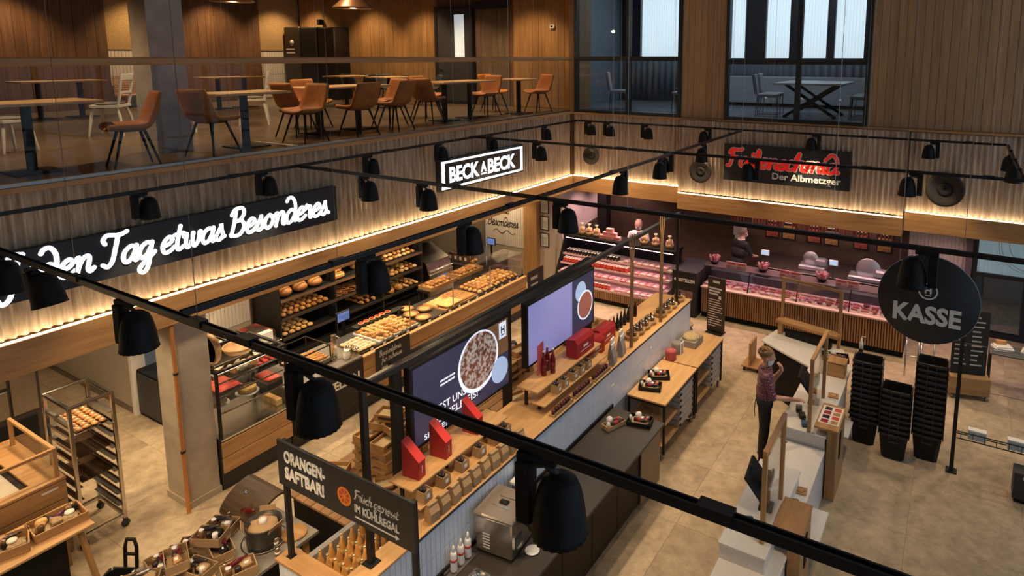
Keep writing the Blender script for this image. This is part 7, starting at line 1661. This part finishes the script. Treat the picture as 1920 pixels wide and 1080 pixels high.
def head_parts(t, z, fwd=.0, hair=None, mask=True, bald=False, tilt=0.):
    M0 = TR(0, 0, z) @ RX(tilt)
    if hair:
        mb = MB().blob((0, -.014 if bald else -.004, .045 if bald else .066), (.092, .108, .098 if bald else .084), 18, 12, .05, M=M0)
        if not bald:
            rg = random.Random(4)
            for k in range(46):
                a = rg.uniform(0, 2 * PI); e = rg.uniform(.25, 1.3); r = .088
                mb.blob((r * math.cos(a) * math.cos(e), -.02 + r * 1.1 * math.sin(a) * math.cos(e) * (1 if math.sin(a) < .55 else .95), .055 + r * math.sin(e)), .022, 7, 5, .15, M=M0)
        P(t, 'hair', mb, hair)
    for sx in (-1, 1):
        P(t, 'ear', MB().blob((sx * .083, -.005, .0), (.012, .022, .032), 8, 7, M=M0), SKIN)
        e = P(t, 'eye', MB().blob((sx * .032, .088, .018), (.012, .008, .008), 8, 6, M=M0), WHITE); P(e, 'iris', MB().blob((sx * .032, .095, .018), (.005, .003, .005), 6, 5, M=M0), BLACKM)
        P(t, 'brow', MB().tube([M0 @ Vector((sx * .015, .096, .036)), M0 @ Vector((sx * .048, .086, .038))], .004, 5), hair or BLACKM)
    if mask:
        v = []
        nu, nv = 9, 6
        for j in range(nv):
            for i in range(nu):
                a = -1.25 + 2.5 * i / (nu - 1); zz = .012 - .105 * j / (nv - 1); bul = .012 * math.sin(PI * j / (nv - 1)) * math.cos(a) + .014 * math.exp(-(i - 4) ** 2 / 2.5) * (1 - j / nv)
                v.append(((.079 + bul) * math.sin(a), (.098 + bul) * math.cos(a) - .008, zz))
        f = [(j * nu + i, j * nu + i + 1, (j + 1) * nu + i + 1, (j + 1) * nu + i) for j in range(nv - 1) for i in range(nu - 1)]
        mk = P(t, 'face_mask', MB().add(v, f, True, M0), mat('mask_pale', (.62, .68, .72), .8))
        for sx in (-1, 1): P(mk, 'ear_loop', MB().tube([M0 @ Vector((sx * .078, .03, -.005)), M0 @ Vector((sx * .088, -.0, .02))], .003, 5), WHITE)
PLAID = plaid(); PANTS = mat('black_trousers', (.012, .012, .014), .75); SHOE = mat('black_shoe', (.01, .01, .01), .4)
# ---- cashier: faces the monitor (+x), local +y is forward
c = []
for s in (-1, 1):
    c += [((s * .095, 0, .92), (s * .10, .01, .50), .10, .068, 1), ((s * .10, .01, .50), (s * .10, -.02, .10), .066, .045, 1), ((s * .10, -.03, .05), (s * .11, .12, .035), .042, .036, 2)]
c += [((-.085, 0, .95), (.085, 0, .95), .12, .12, 1), ((-.07, 0, 1.08), (.07, 0, 1.08), .125, .125, 0), ((-.08, .01, 1.20), (.08, .01, 1.20), .125, .125, 0), ((-.10, 0, 1.34), (.10, 0, 1.34), .105, .105, 0), ((0, 0, 1.38), (0, .02, 1.50), .062, .056, 3)]
# right arm reaches the screen, left hand at the mouth
c += [((.17, 0, 1.36), (.25, .10, 1.12), .062, .050, 0), ((.25, .10, 1.12), (.20, .38, 1.10), .040, .030, 3)]
hand(c, (.20, .39, 1.10), (-.05, 1, .05), (0, 0, -1), 3, .45, 1)
c += [((-.17, 0, 1.36), (-.22, .12, 1.14), .062, .050, 0), ((-.22, .12, 1.14), (-.08, .22, 1.38), .040, .030, 3)]
hand(c, (-.07, .215, 1.40), (.45, -.15, .9), (.3, -1, 0), 3, .7, -1)
HZ = 1.585
el = [((0, .02, HZ + .025), (.083, .098, .108), 3), ((0, .035, HZ - .045), (.062, .075, .065), 3), ((0, .118, HZ - .012), (.014, .02, .022), 3)]
ps1 = person('person', 'person in a plaid shirt and black trousers working at the cash desk', (6.08, -4.66, 0), -PI / 2 - .15 + .45, c, [PLAID, PANTS, SHOE, SKIN], el)
HAIR = mat('curly_blond_hair', (.34, .19, .07), .7, noise=.6, scale=30, bump=.5)
head_parts(ps1, HZ, hair=HAIR)
P(ps1, 'collar', MB().lathe([(.075, 1.42), (.085, 1.45), (.07, 1.47), (.062, 1.44)], 16), PLAID); P(ps1, 'apron_string', MB().tube([(.08, -.125, .98), (.09, -.14, .85), (.085, -.13, .72)], .006, 5), BLACKM)
# ---- butcher in white behind the cold shelf
c = []
for s in (-1, 1): c += [((s * .095, 0, .92), (s * .10, 0, .10), .10, .05, 1), ((s * .10, -.02, .05), (s * .10, .12, .035), .042, .036, 2)]
c += [((-.085, 0, .95), (.085, 0, .95), .12, .12, 0), ((-.08, .01, 1.18), (.08, .01, 1.18), .13, .13, 0), ((-.11, 0, 1.38), (.11, 0, 1.38), .108, .108, 0), ((0, 0, 1.42), (0, .02, 1.54), .062, .056, 3)]
for s in (-1, 1):
    c += [((s * .19, 0, 1.40), (s * .26, .05, 1.14), .065, .052, 0), ((s * .26, .05, 1.14), (s * .16, .25, 1.02), .048, .032, 0)]; hand(c, (s * .155, .26, 1.015), (-s * .4, 1, -.3), (0, -.3, -1), 3, .5, s)
el = [((0, .02, 1.65), (.083, .098, .11), 3), ((0, .035, 1.58), (.062, .075, .065), 3), ((0, .118, 1.615), (.014, .02, .022), 3)]
ps2 = person('person', 'person in a white shirt and red tie wearing a mask behind the cold shelf', (1.42, .92, 0), PI + .35, c, [WHITE, PANTS, SHOE, SKIN], el)
head_parts(ps2, 1.625, hair=mat('short_grey_hair', (.42, .28, .21), .7), mask=True, bald=True)
P(ps2, 'red_tie', MB().prism([(-.02, 1.47), (.02, 1.47), (.035, 1.15), (0, 1.08), (-.035, 1.15)], .135, .15, 'y'), REDB); P(ps2, 'apron', MB().cbox(-.15, .15, .135, .15, .5, 1.05, .006), mat('red_apron', (.40, .03, .03), .7))
# ---- butcher in black, turned away, leaning over the bench
c = []
for s in (-1, 1): c += [((s * .095, 0, .92), (s * .10, 0, .10), .10, .05, 1), ((s * .10, -.02, .05), (s * .10, .12, .035), .042, .036, 2)]
c += [((-.085, 0, .95), (.085, 0, .95), .125, .125, 1), ((-.08, .05, 1.18), (.08, .05, 1.18), .135, .135, 0), ((-.11, .10, 1.38), (.11, .10, 1.38), .112, .112, 0), ((0, .13, 1.42), (0, .18, 1.54), .062, .056, 3)]
for s in (-1, 1):
    c += [((s * .19, .10, 1.40), (s * .27, .18, 1.16), .066, .052, 0), ((s * .27, .18, 1.16), (s * .20, .40, 1.08), .042, .031, 3)]; hand(c, (s * .195, .41, 1.08), (-s * .3, 1, -.2), (0, -.2, -1), 3, .5, s)
el = [((0, .20, 1.64), (.083, .098, .108), 3), ((0, .22, 1.575), (.062, .075, .065), 3)]
ps3 = person('person', 'person in a black shirt with white collar turned away behind the meat counter', (3.85, 1.25, 0.02), -.5, c, [mat('black_shirt', (.012, .012, .013), .8), PANTS, SHOE, SKIN], el)
hp = T('_tmp', 'x', 'x'); bpy.data.objects.remove(hp)
P(ps3, 'hair', MB().blob((0, .18, 1.68), (.09, .105, .095), 16, 10, .05), mat('grey_brown_hair', (.20, .15, .11), .7)); P(ps3, 'collar', MB().lathe([(.08, 1.46), (.092, 1.49), (.08, 1.51), (.066, 1.48)], 16, TR(0, .13, 0)), WHITE)
for sx in (-1, 1): P(ps3, 'ear', MB().blob((sx * .083, .19, 1.635), (.012, .022, .032), 8, 7), SKIN)
P(ps3, 'face_mask', MB().blob((0, .255, 1.585), (.066, .055, .055), 12, 9), mat('mask_pale', (.62, .68, .72), .8))

# ================================================================== LEFT FOREGROUND
# ---- tray trolley
RX0, RX1, RYA, RYB = -1.06, -.38, -10.50, -10.02
tt = T('tray_trolley', 'tall stainless steel tray trolley with baking trays', 'trolley', (-.72, -10.26, 0))
for x in (RX0 + .02, RX1 - .02):
    for y in (RYA + .02, RYB - .02): W(tt, 'upright', MB().cbox(x - .02, x + .02, y - .02, y + .02, .12, 1.80, .004), STEEL)
for x in (RX0 + .02, RX1 - .02):
    W(tt, 'top_rail', MB().cbox(x - .018, x + .018, RYA + .04, RYB - .04, 1.765, 1.80, .004), STEEL); W(tt, 'bottom_rail', MB().cbox(x - .018, x + .018, RYA + .04, RYB - .04, .14, .18, .004), STEEL)
for y in (RYA + .02, RYB - .02): W(tt, 'top_rail', MB().cbox(RX0 + .04, RX1 - .04, y - .018, y + .018, 1.765, 1.80, .004), STEEL); W(tt, 'bottom_rail', MB().cbox(RX0 + .04, RX1 - .04, y - .018, y + .018, .14, .18, .004), STEEL)
for k in range(9):
    z = .30 + .155 * k
    for y in (RYA + .045, RYB - .045): W(tt, 'runner', MB().box(RX0 + .03, RX1 - .03, y - .03, y + .03, z, z + .006).box(RX0 + .03, RX1 - .03, y - .03 if y < -10.2 else y + .026, y - .026 if y < -10.2 else y + .03, z + .006, z + .03), STEELD)
for x in (RX0 + .02, RX1 - .02):
    for y in (RYA + .02, RYB - .02): W(tt, 'caster', MB().lathe([(.045, -.014), (.05, 0), (.045, .014)], 16, TR(x, y, .05) @ RY(PI / 2)).box(x - .02, x + .02, y - .02, y + .02, .09, .12), DKGREY)
def baking(z, label, m):
    t = T('baking_tray', label, 'tray', (-.72, -10.26, z)); W(t, 'sheet', MB().box(RX0 + .045, RX1 - .045, RYA + .075, RYB - .075, z, z + .006), m)
    W(t, 'rim', MB().box(RX0 + .045, RX1 - .045, RYA + .075, RYA + .083, z + .006, z + .025).box(RX0 + .045, RX1 - .045, RYB - .083, RYB - .075, z + .006, z + .025), m)
TRM = mat('used_tray', (.16, .09, .05), .4, .6, noise=.5, scale=8); LT = mat('light_tray', (.40, .34, .27), .35, .7)
baking(1.395 + .037, 'baking tray of pastries at the top of the steel trolley', STEELD); baking(1.085 + .037, 'browned empty baking tray in the middle of the steel trolley', TRM); baking(.775 + .037, 'browned empty baking tray low in the steel trolley', TRM)
ptz = food('iced_pastry', 'golden pastry with white icing', 'pastry', [('crust', MB().blob((0, 0, .018), (.045, .038, .022), 10, 6, .12, flat=.3), BREAD), ('icing', MB().blob((0, 0, .036), (.018, .016, .006), 8, 5), CREAM)])
for i in range(7):
    for j in range(4): ptz((-.97 + .083 * i, -10.36 + .082 * j - .04 + .02, 1.4385), random.uniform(0, 3), 'golden iced pastry on the top trolley tray', 'iced pastries on the trolley')
# ---- wooden chest with glass frame
ch = T('bread_chest', 'oak plank chest with an oak framed glass guard and pale linen top', 'chest', (-1.2, -11.6, 0))
HX = -.47; HY1 = -10.56; HY0 = -13.2
W(ch, 'core', MB().box(-1.95, HX - .024, HY0, HY1 - .03, .0, .90), DKGREY)
for k in range(4): W(ch, 'front_plank', MB().cbox(HX - .023, HX, HY0, HY1, .02 + .23 * k, .24 + .23 * k, .004), OAKY)
for k in range(4): W(ch, 'side_plank', MB().cbox(-1.95, HX - .024, HY1 - .028, HY1, .02 + .23 * k, .24 + .23 * k, .004), OAKX)
W(ch, 'top_frame', MB().cbox(HX - .14, HX + .005, HY0, HY1 + .005, .941, .975, .004).cbox(-1.95, HX - .14, HY1 - .30, HY1 + .005, .941, .975, .004), OAKY)
W(ch, 'linen', MB().cbox(-1.90, HX - .16, HY0, HY1 - .36, .905, .955, .02), mat('linen', (.62, .55, .44), .9, noise=.12, scale=10, bump=.2)); W(ch, 'inner_edge', MB().box(-1.90, HX - .16, HY1 - .36, HY1 - .31, .905, .94), BLACKM)
W(ch, 'label_plate', MB().box(HX + .0005, HX + .004, -10.80, -10.64, .86, .885), PAPER)
gfr = T('chest_glass_guard', 'oak framed glass guard standing on the plank chest', 'guard', (HX - .05, -11, .976))
z0, z1 = .9755, 1.30
for (x, y) in ((HX - .06, HY1 - .06), (-1.75, HY1 - .06), (HX - .06, -12.2)): W(gfr, 'post', MB().box(x - .02, x + .02, y - .02, y + .02, z0, z1), OAKZ)
W(gfr, 'top_rail', MB().cbox(HX - .08, HX - .04, HY0, HY1 - .04, z1, z1 + .035, .004), OAKY); W(gfr, 'top_rail', MB().cbox(-1.77, HX - .081, HY1 - .08, HY1 - .04, z1, z1 + .035, .004), OAKX)
W(gfr, 'glass_pane', MB().box(HX - .063, HX - .057, -12.18, HY1 - .081, z0, z1), GLASS); W(gfr, 'glass_pane', MB().box(-1.73, HX - .081, HY1 - .063, HY1 - .057, z0, z1), GLASS)
# ---- ovens
ov = T('bakery_oven', 'dark deck oven with glowing windows behind the plank chest', 'oven', (-3.3, -11.0, 0)); P(ov, 'body', MB().cbox(-.5, .3, -1.2, 1.12, 0, 2.2, .01), mat('oven_dark', (.06, .05, .045), .35, .5))
for k in range(3):
    for j in range(2):
        y0 = -1.05 + 1.02 * j; z0 = .78 + .45 * k; d_ = P(ov, 'oven_door', MB().cbox(.301, .33, y0, y0 + .78, z0, z0 + .40, .006), STEELD); P(d_, 'oven_window', MB().box(.3305, .334, y0 + .12, y0 + .66, z0 + .10, z0 + .32), mat('oven_glow', (.25, .08, .03), .2, emit=.25, ecol=(.9, .35, .1))); P(d_, 'oven_handle', MB().tube([(.36, y0 + .1, z0 + .37), (.36, y0 + .68, z0 + .37)], .012, 7), STEEL)
P(ov, 'control_column', MB().cbox(.301, .33, .78, 1.08, .78, 2.1, .006), STEELD); P(ov, 'bread_drawer', MB().cbox(.301, .32, -1.05, 1.05, .1, .70, .006), BLACKM)
dcb = T('dark_cabinet', 'low dark cabinet behind the concrete pillar', 'cabinet', (-2.75, -8.42, 0)); P(dcb, 'body', MB().cbox(-.28, .42, -.2, .2, 0, .78, .01), BLACKM); P(dcb, 'door', MB().cbox(-.26, .40, -.215, -.2005, .06, .74, .004), DKGREY)
ap = T('hanging_coat', 'dark coats hanging above the cabinet behind the pillar', 'coat', (-2.7, -8.28, .9)); P(ap, 'coat_body', MB().lathe([(.18, 0), (.22, .3), (.2, .7), (.08, .95)], 14, Matrix.Scale(.5, 4, (0, 1, 0))), mat('coat_dark', (.02, .018, .017), .9)); P(ap, 'hanger', MB().tube([(-.15, 0, .95), (0, 0, 1.02), (.15, 0, .95)], .01, 6), STEELD)
pr_ = T('copper_pipe', 'orange copper pipe clipped to the corner of the concrete pillar', 'pipe', (.012, -9.49, 0)); P(pr_, 'pipe', MB().tube([(.02, -.02, 0), (.02, -.02, 2.52)], .024, 12), mat('copper', (.62, .26, .08), .4, .4))
for z in (.85, 1.9): P(pr_, 'clip', MB().lathe([(.03, -.015), (.03, .015)], 14, TR(.02, -.02, z)), BLACK)
# ---- gift table
gt_ = T('gift_table', 'wooden trestle table with gift crates in front of the plank chest', 'table', (0, -11.3, 0)); W(gt_, 'table_top', MB().cbox(-.28, .36, -12.6, -10.63, .72, .75, .005), OAKL)
for y in (-10.75, -12.4):
    W(gt_, 'leg', MB().bar((.28, y, .72), (.50, y + .06, 0), .045), OAKZ); W(gt_, 'leg', MB().bar((-.20, y, .72), (-.26, y + .06, 0), .045), OAKZ)
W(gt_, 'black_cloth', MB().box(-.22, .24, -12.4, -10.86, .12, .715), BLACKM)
def hamper(x, y, z, rz, label, seed):
    rg = random.Random(seed); t = T('gift_crate', label, 'crate', (x, y, z), rz); lx, ly = .46, .32
    P(t, 'crate_bottom', MB().box(-lx / 2, lx / 2, -ly / 2, ly / 2, 0, .012), OAKX)
    for a, b in (((-lx / 2, -ly / 2), (lx / 2, -ly / 2)), ((lx / 2, -ly / 2), (lx / 2, ly / 2)), ((lx / 2, ly / 2), (-lx / 2, ly / 2)), ((-lx / 2, ly / 2), (-lx / 2, -ly / 2))): P(t, 'crate_side', MB().bar((*a, .05), (*b, .05), .014, .09), OAKX)
    P(t, 'straw', MB().blob((0, 0, .03), (lx * .46, ly * .45, .03), 14, 6, .2), STRAW)
    for k in range(3): j = P(t, 'jar', MB().lathe([(.03, 0), (.032, .07), (.027, .08)], 12, TR(rg.uniform(-.18, .18), rg.uniform(-.1, .1), .055)), JAR)
    for k in range(2): P(t, 'bottle', MB().lathe([(.024, 0), (.025, .12), (.01, .16), (.01, .2)], 12, TR(rg.uniform(-.15, .05), rg.uniform(-.1, .1), .085) @ RZ(rg.uniform(0, 3)) @ RY(PI / 2)), [FRU, mat('plum_bottle', (.10, .02, .07), .2)][k])
    for k in range(4): P(t, 'packet', MB().cbox(-.05, .05, -.035, .035, 0, .06, .008, TR(rg.uniform(-.16, .16), rg.uniform(-.1, .1), .05) @ RZ(rg.uniform(0, 3)) @ RX(.3)), [KRAFT, BLACKM, KRAFT, OAKX][k])
    P(t, 'round_cheese', MB().lathe([(.045, 0), (.045, .02), (0, .021)], 20, TR(.10, -.06, .115)), CREAM); P(t, 'bread_piece', MB().blob((-.12, .06, .09), (.06, .05, .04), 10, 7, .1), BREADL); return t
hamper(.03, -11.34, .7505, 1.25, 'oak gift crate of jars and bread with a white ribbon on the trestle table', 1); hamper(.06, -10.86, .7505, 1.5, 'oak gift crate of jars and a plum bottle at the end of the trestle table', 2); hamper(.03, -11.85, .7505, 1.3, 'oak gift crate cut by the frame edge on the trestle table', 3)
# ---- loaded display table beside the juice bar
dt = T('produce_table', 'grey topped display table crowded with gift cartons and a pot', 'table', (2.0, -10.3, 0)); W(dt, 'table_top', MB().cbox(1.45, 2.56, -11.4, -9.45, .70, .74, .005), mat('table_zinc', (.26, .235, .20), .4, .3, noise=.2, scale=6)); 
for x in (1.55, 2.46):
    for y in (-11.3, -9.55): W(dt, 'leg', MB().box(x - .025, x + .025, y - .025, y + .025, 0, .70), OAKZ)
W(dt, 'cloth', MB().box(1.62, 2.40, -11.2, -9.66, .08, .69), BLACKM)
pt = T('iron_pot', 'dark iron pot with a kraft flap and jars on the produce table', 'pot', (2.19, -9.84, .7405)); P(pt, 'pot_body', MB().lathe([(.15, 0), (.17, .02), (.175, .20), (.185, .215), (.17, .215), (.16, .1)], 28), mat('iron_pot', (.05, .045, .04), .4, .4)); P(pt, 'contents', MB().blob((0, 0, .17), (.15, .15, .05), 16, 6, .15), KRAFT); P(pt, 'white_lid_jar', MB().lathe([(.04, .19), (.04, .25), (.0, .252)], 16), WHITE); P(pt, 'rim_tray', MB().lathe([(.20, 0), (.225, .015), (.21, .016), (.0, .003)], 28), STEELD)
for k in range(3): P(pt, 'kraft_flap', MB().cbox(-.08, .08, -.005, .005, 0, .1, .002, TR(.16 * math.cos(2.2 * k + 4.2), .16 * math.sin(2.2 * k + 4.2), .17) @ RZ(2.2 * k + 4.2 + PI / 2) @ RX(.5)), KRAFT)
wl2 = T('open_chest_lid', 'open dark wooden chest lid with bottles at the back of the produce table', 'barrel', (1.70, -9.64, .856)); 
hb = []
P(wl2, 'lid_shell', MB().prism([(.24 * math.cos(PI * k / 10), .11 * math.sin(PI * k / 10)) for k in range(11)] + [(.21 * math.cos(PI * k / 10), .085 * math.sin(PI * k / 10)) for k in range(10, -1, -1)], -.30, .30, 'x', M=RX(.5)), wood('lid_dark', (.10, .06, .03), (.05, .028, .015), 4, 'x', .1))  # open chest lid, shaped as a flattened half barrel
P(wl2, 'knob', MB().lathe([(.025, 0), (.03, .02), (.0, .04)], 14, TR(.05, -.1, .2)), CHROME); P(wl2, 'bottle', MB().lathe([(.03, 0), (.032, .14), (.012, .19), (.012, .23)], 12, TR(.1, -.18, .06) @ RY(1.2)), WINE)
S('wooden_board', MB().lathe([(.13, 0), (.135, .01), (.13, .025), (0, .026)], 28), OAKX, 'round wooden board lying on the produce table corner', 'board', (2.38, -9.62, .7405))
def goods(x, y, z, rz, label, kind, seed, nm='kraft_gift_carton'):
    rg = random.Random(seed); t = T(nm, label, 'gift carton', (x, y, z), rz); L_ = .30
    P(t, 'carton_base', MB().prism([(-.15, -.10), (.15, -.10), (.17, -.06), (.17, .06), (.15, .10), (-.15, .10)], 0, .01, 'z'), KRAFT)
    for a, b in (((-.15, -.10), (.15, -.10)), ((.15, -.10), (.15, .10)), ((.15, .10), (-.15, .10)), ((-.15, .10), (-.15, -.10))): P(t, 'carton_flap', MB().bar((*a, .05), (*b, .05), .008, .09), KRAFT)
    for k in range(3): P(t, 'jar', MB().lathe([(.028, .012), (.03, .09), (.025, .10)], 12, TR(-.09 + .08 * k, rg.uniform(-.04, .04), .01)), [JAR, FRU, PAPER][k])
    P(t, 'packet', MB().cbox(-.06, .06, -.04, .04, 0, .05, .01, TR(.06, .02, .06) @ RX(.4)), [STEELD, BLACKM, OAKX, KRAFT][kind % 4]); P(t, 'bottle', MB().lathe([(.024, 0), (.025, .12), (.01, .16), (.01, .2)], 12, TR(-.1, .03, .10) @ RY(1.3)), [FRU, WINE, STEELD][kind % 3]); P(t, 'lid_disc', MB().lathe([(.028, 0), (.028, .012), (0, .013)], 14, TR(-.09, 0, .112)), WHITE); return t
sp_ = [(1.66, -9.98, 0, .4), (1.98, -10.18, 0, -.3), (1.70, -10.28, 0, .8), (2.05, -10.45, 0, .2), (1.68, -10.62, 0, -.2), (2.06, -10.78, 0, .6), (1.70, -10.98, 0, .1), (2.40, -10.25, 0, 1.2), (2.38, -10.6, 0, 1.4), (1.84, -10.20, .105, .5), (1.86, -10.55, .105, -.4), (1.88, -10.88, .105, .9), (2.2, -11.15, 0, .4)]
names = ['kraft gift carton nearest the dark chest lid', 'kraft gift carton beside the iron pot', 'kraft gift carton at the wall-side edge of the produce table', 'kraft gift carton in the middle of the produce table', 'kraft gift carton beside the steel tube', 'kraft gift carton below the stacked ones on the produce table', 'kraft gift carton near the frame bottom by the steel tube', 'kraft gift carton on the juice bar side of the produce table', 'kraft gift carton on the juice bar edge near the frame bottom', 'kraft gift carton stacked on others beside the pot', 'kraft gift carton stacked on others in mid table', 'kraft gift carton stacked on others near the frame bottom', 'kraft gift carton at the frame bottom of the produce table']
for k, (x, y, z, r) in enumerate(sp_): goods(x, y, .7405 + z, r, names[k], k, k)
stb_ = T('steel_tube_cutter', 'long thin steel tube along the edge of the produce table', 'tube', (1.50, -10.3, .7405)); P(stb_, 'tube', MB().tube([(0, -.35, .03), (.0, .75, .03)], .012, 10), STEEL); P(stb_, 'collar', MB().tube([(0, -.37, .03), (0, -.30, .03)], .022, 10), STEEL); P(stb_, 'support', MB().box(-.02, .02, -.02, .02, 0, .02), STEEL)
# ---- single black rolling basket in the foreground
b1 = dup(bk_.root, (1.0, -10.72, .0005), .5, 'single black rolling basket with raised handle between the two gift tables', 'black rolling basket in the foreground'); del b1['group']
P(b1, 'pull_handle', MB().tube([(-.07, .19, .35), (-.07, .22, .62), (-.045, .225, .70), (.045, .225, .70), (.07, .22, .62), (.07, .19, .35)], .02, 8).tube([(-.07, .21, .54), (.07, .21, .54)], .018, 7), BLACKP)

# loose jars and bottles between the cartons
ljr = food('spice_jar', 'small spice jar', 'jar', [('jar_glass', MB().lathe([(.022, 0), (.024, .06), (.02, .07)], 12), JAR), ('jar_lid', MB().lathe([(.021, .071), (.021, .085)], 12), STEEL), ('jar_label', MB().lathe([(.0245, .018), (.0245, .045)], 12), PAPER)])
for k, (x, y) in enumerate(((1.56, -9.84), (1.62, -9.78), (1.84, -9.80), (1.90, -9.74), (1.55, -10.12), (1.86, -10.38), (1.55, -10.44), (1.88, -10.68), (1.56, -10.80), (2.24, -10.30), (2.22, -10.62), (2.24, -10.9), (2.48, -10.36), (2.46, -10.85), (2.5, -9.9), (2.36, -9.82))): ljr((x, y, .7405), 0, 'small spice jar with a steel lid standing among the cartons on the produce table', 'spice jars on the produce table')
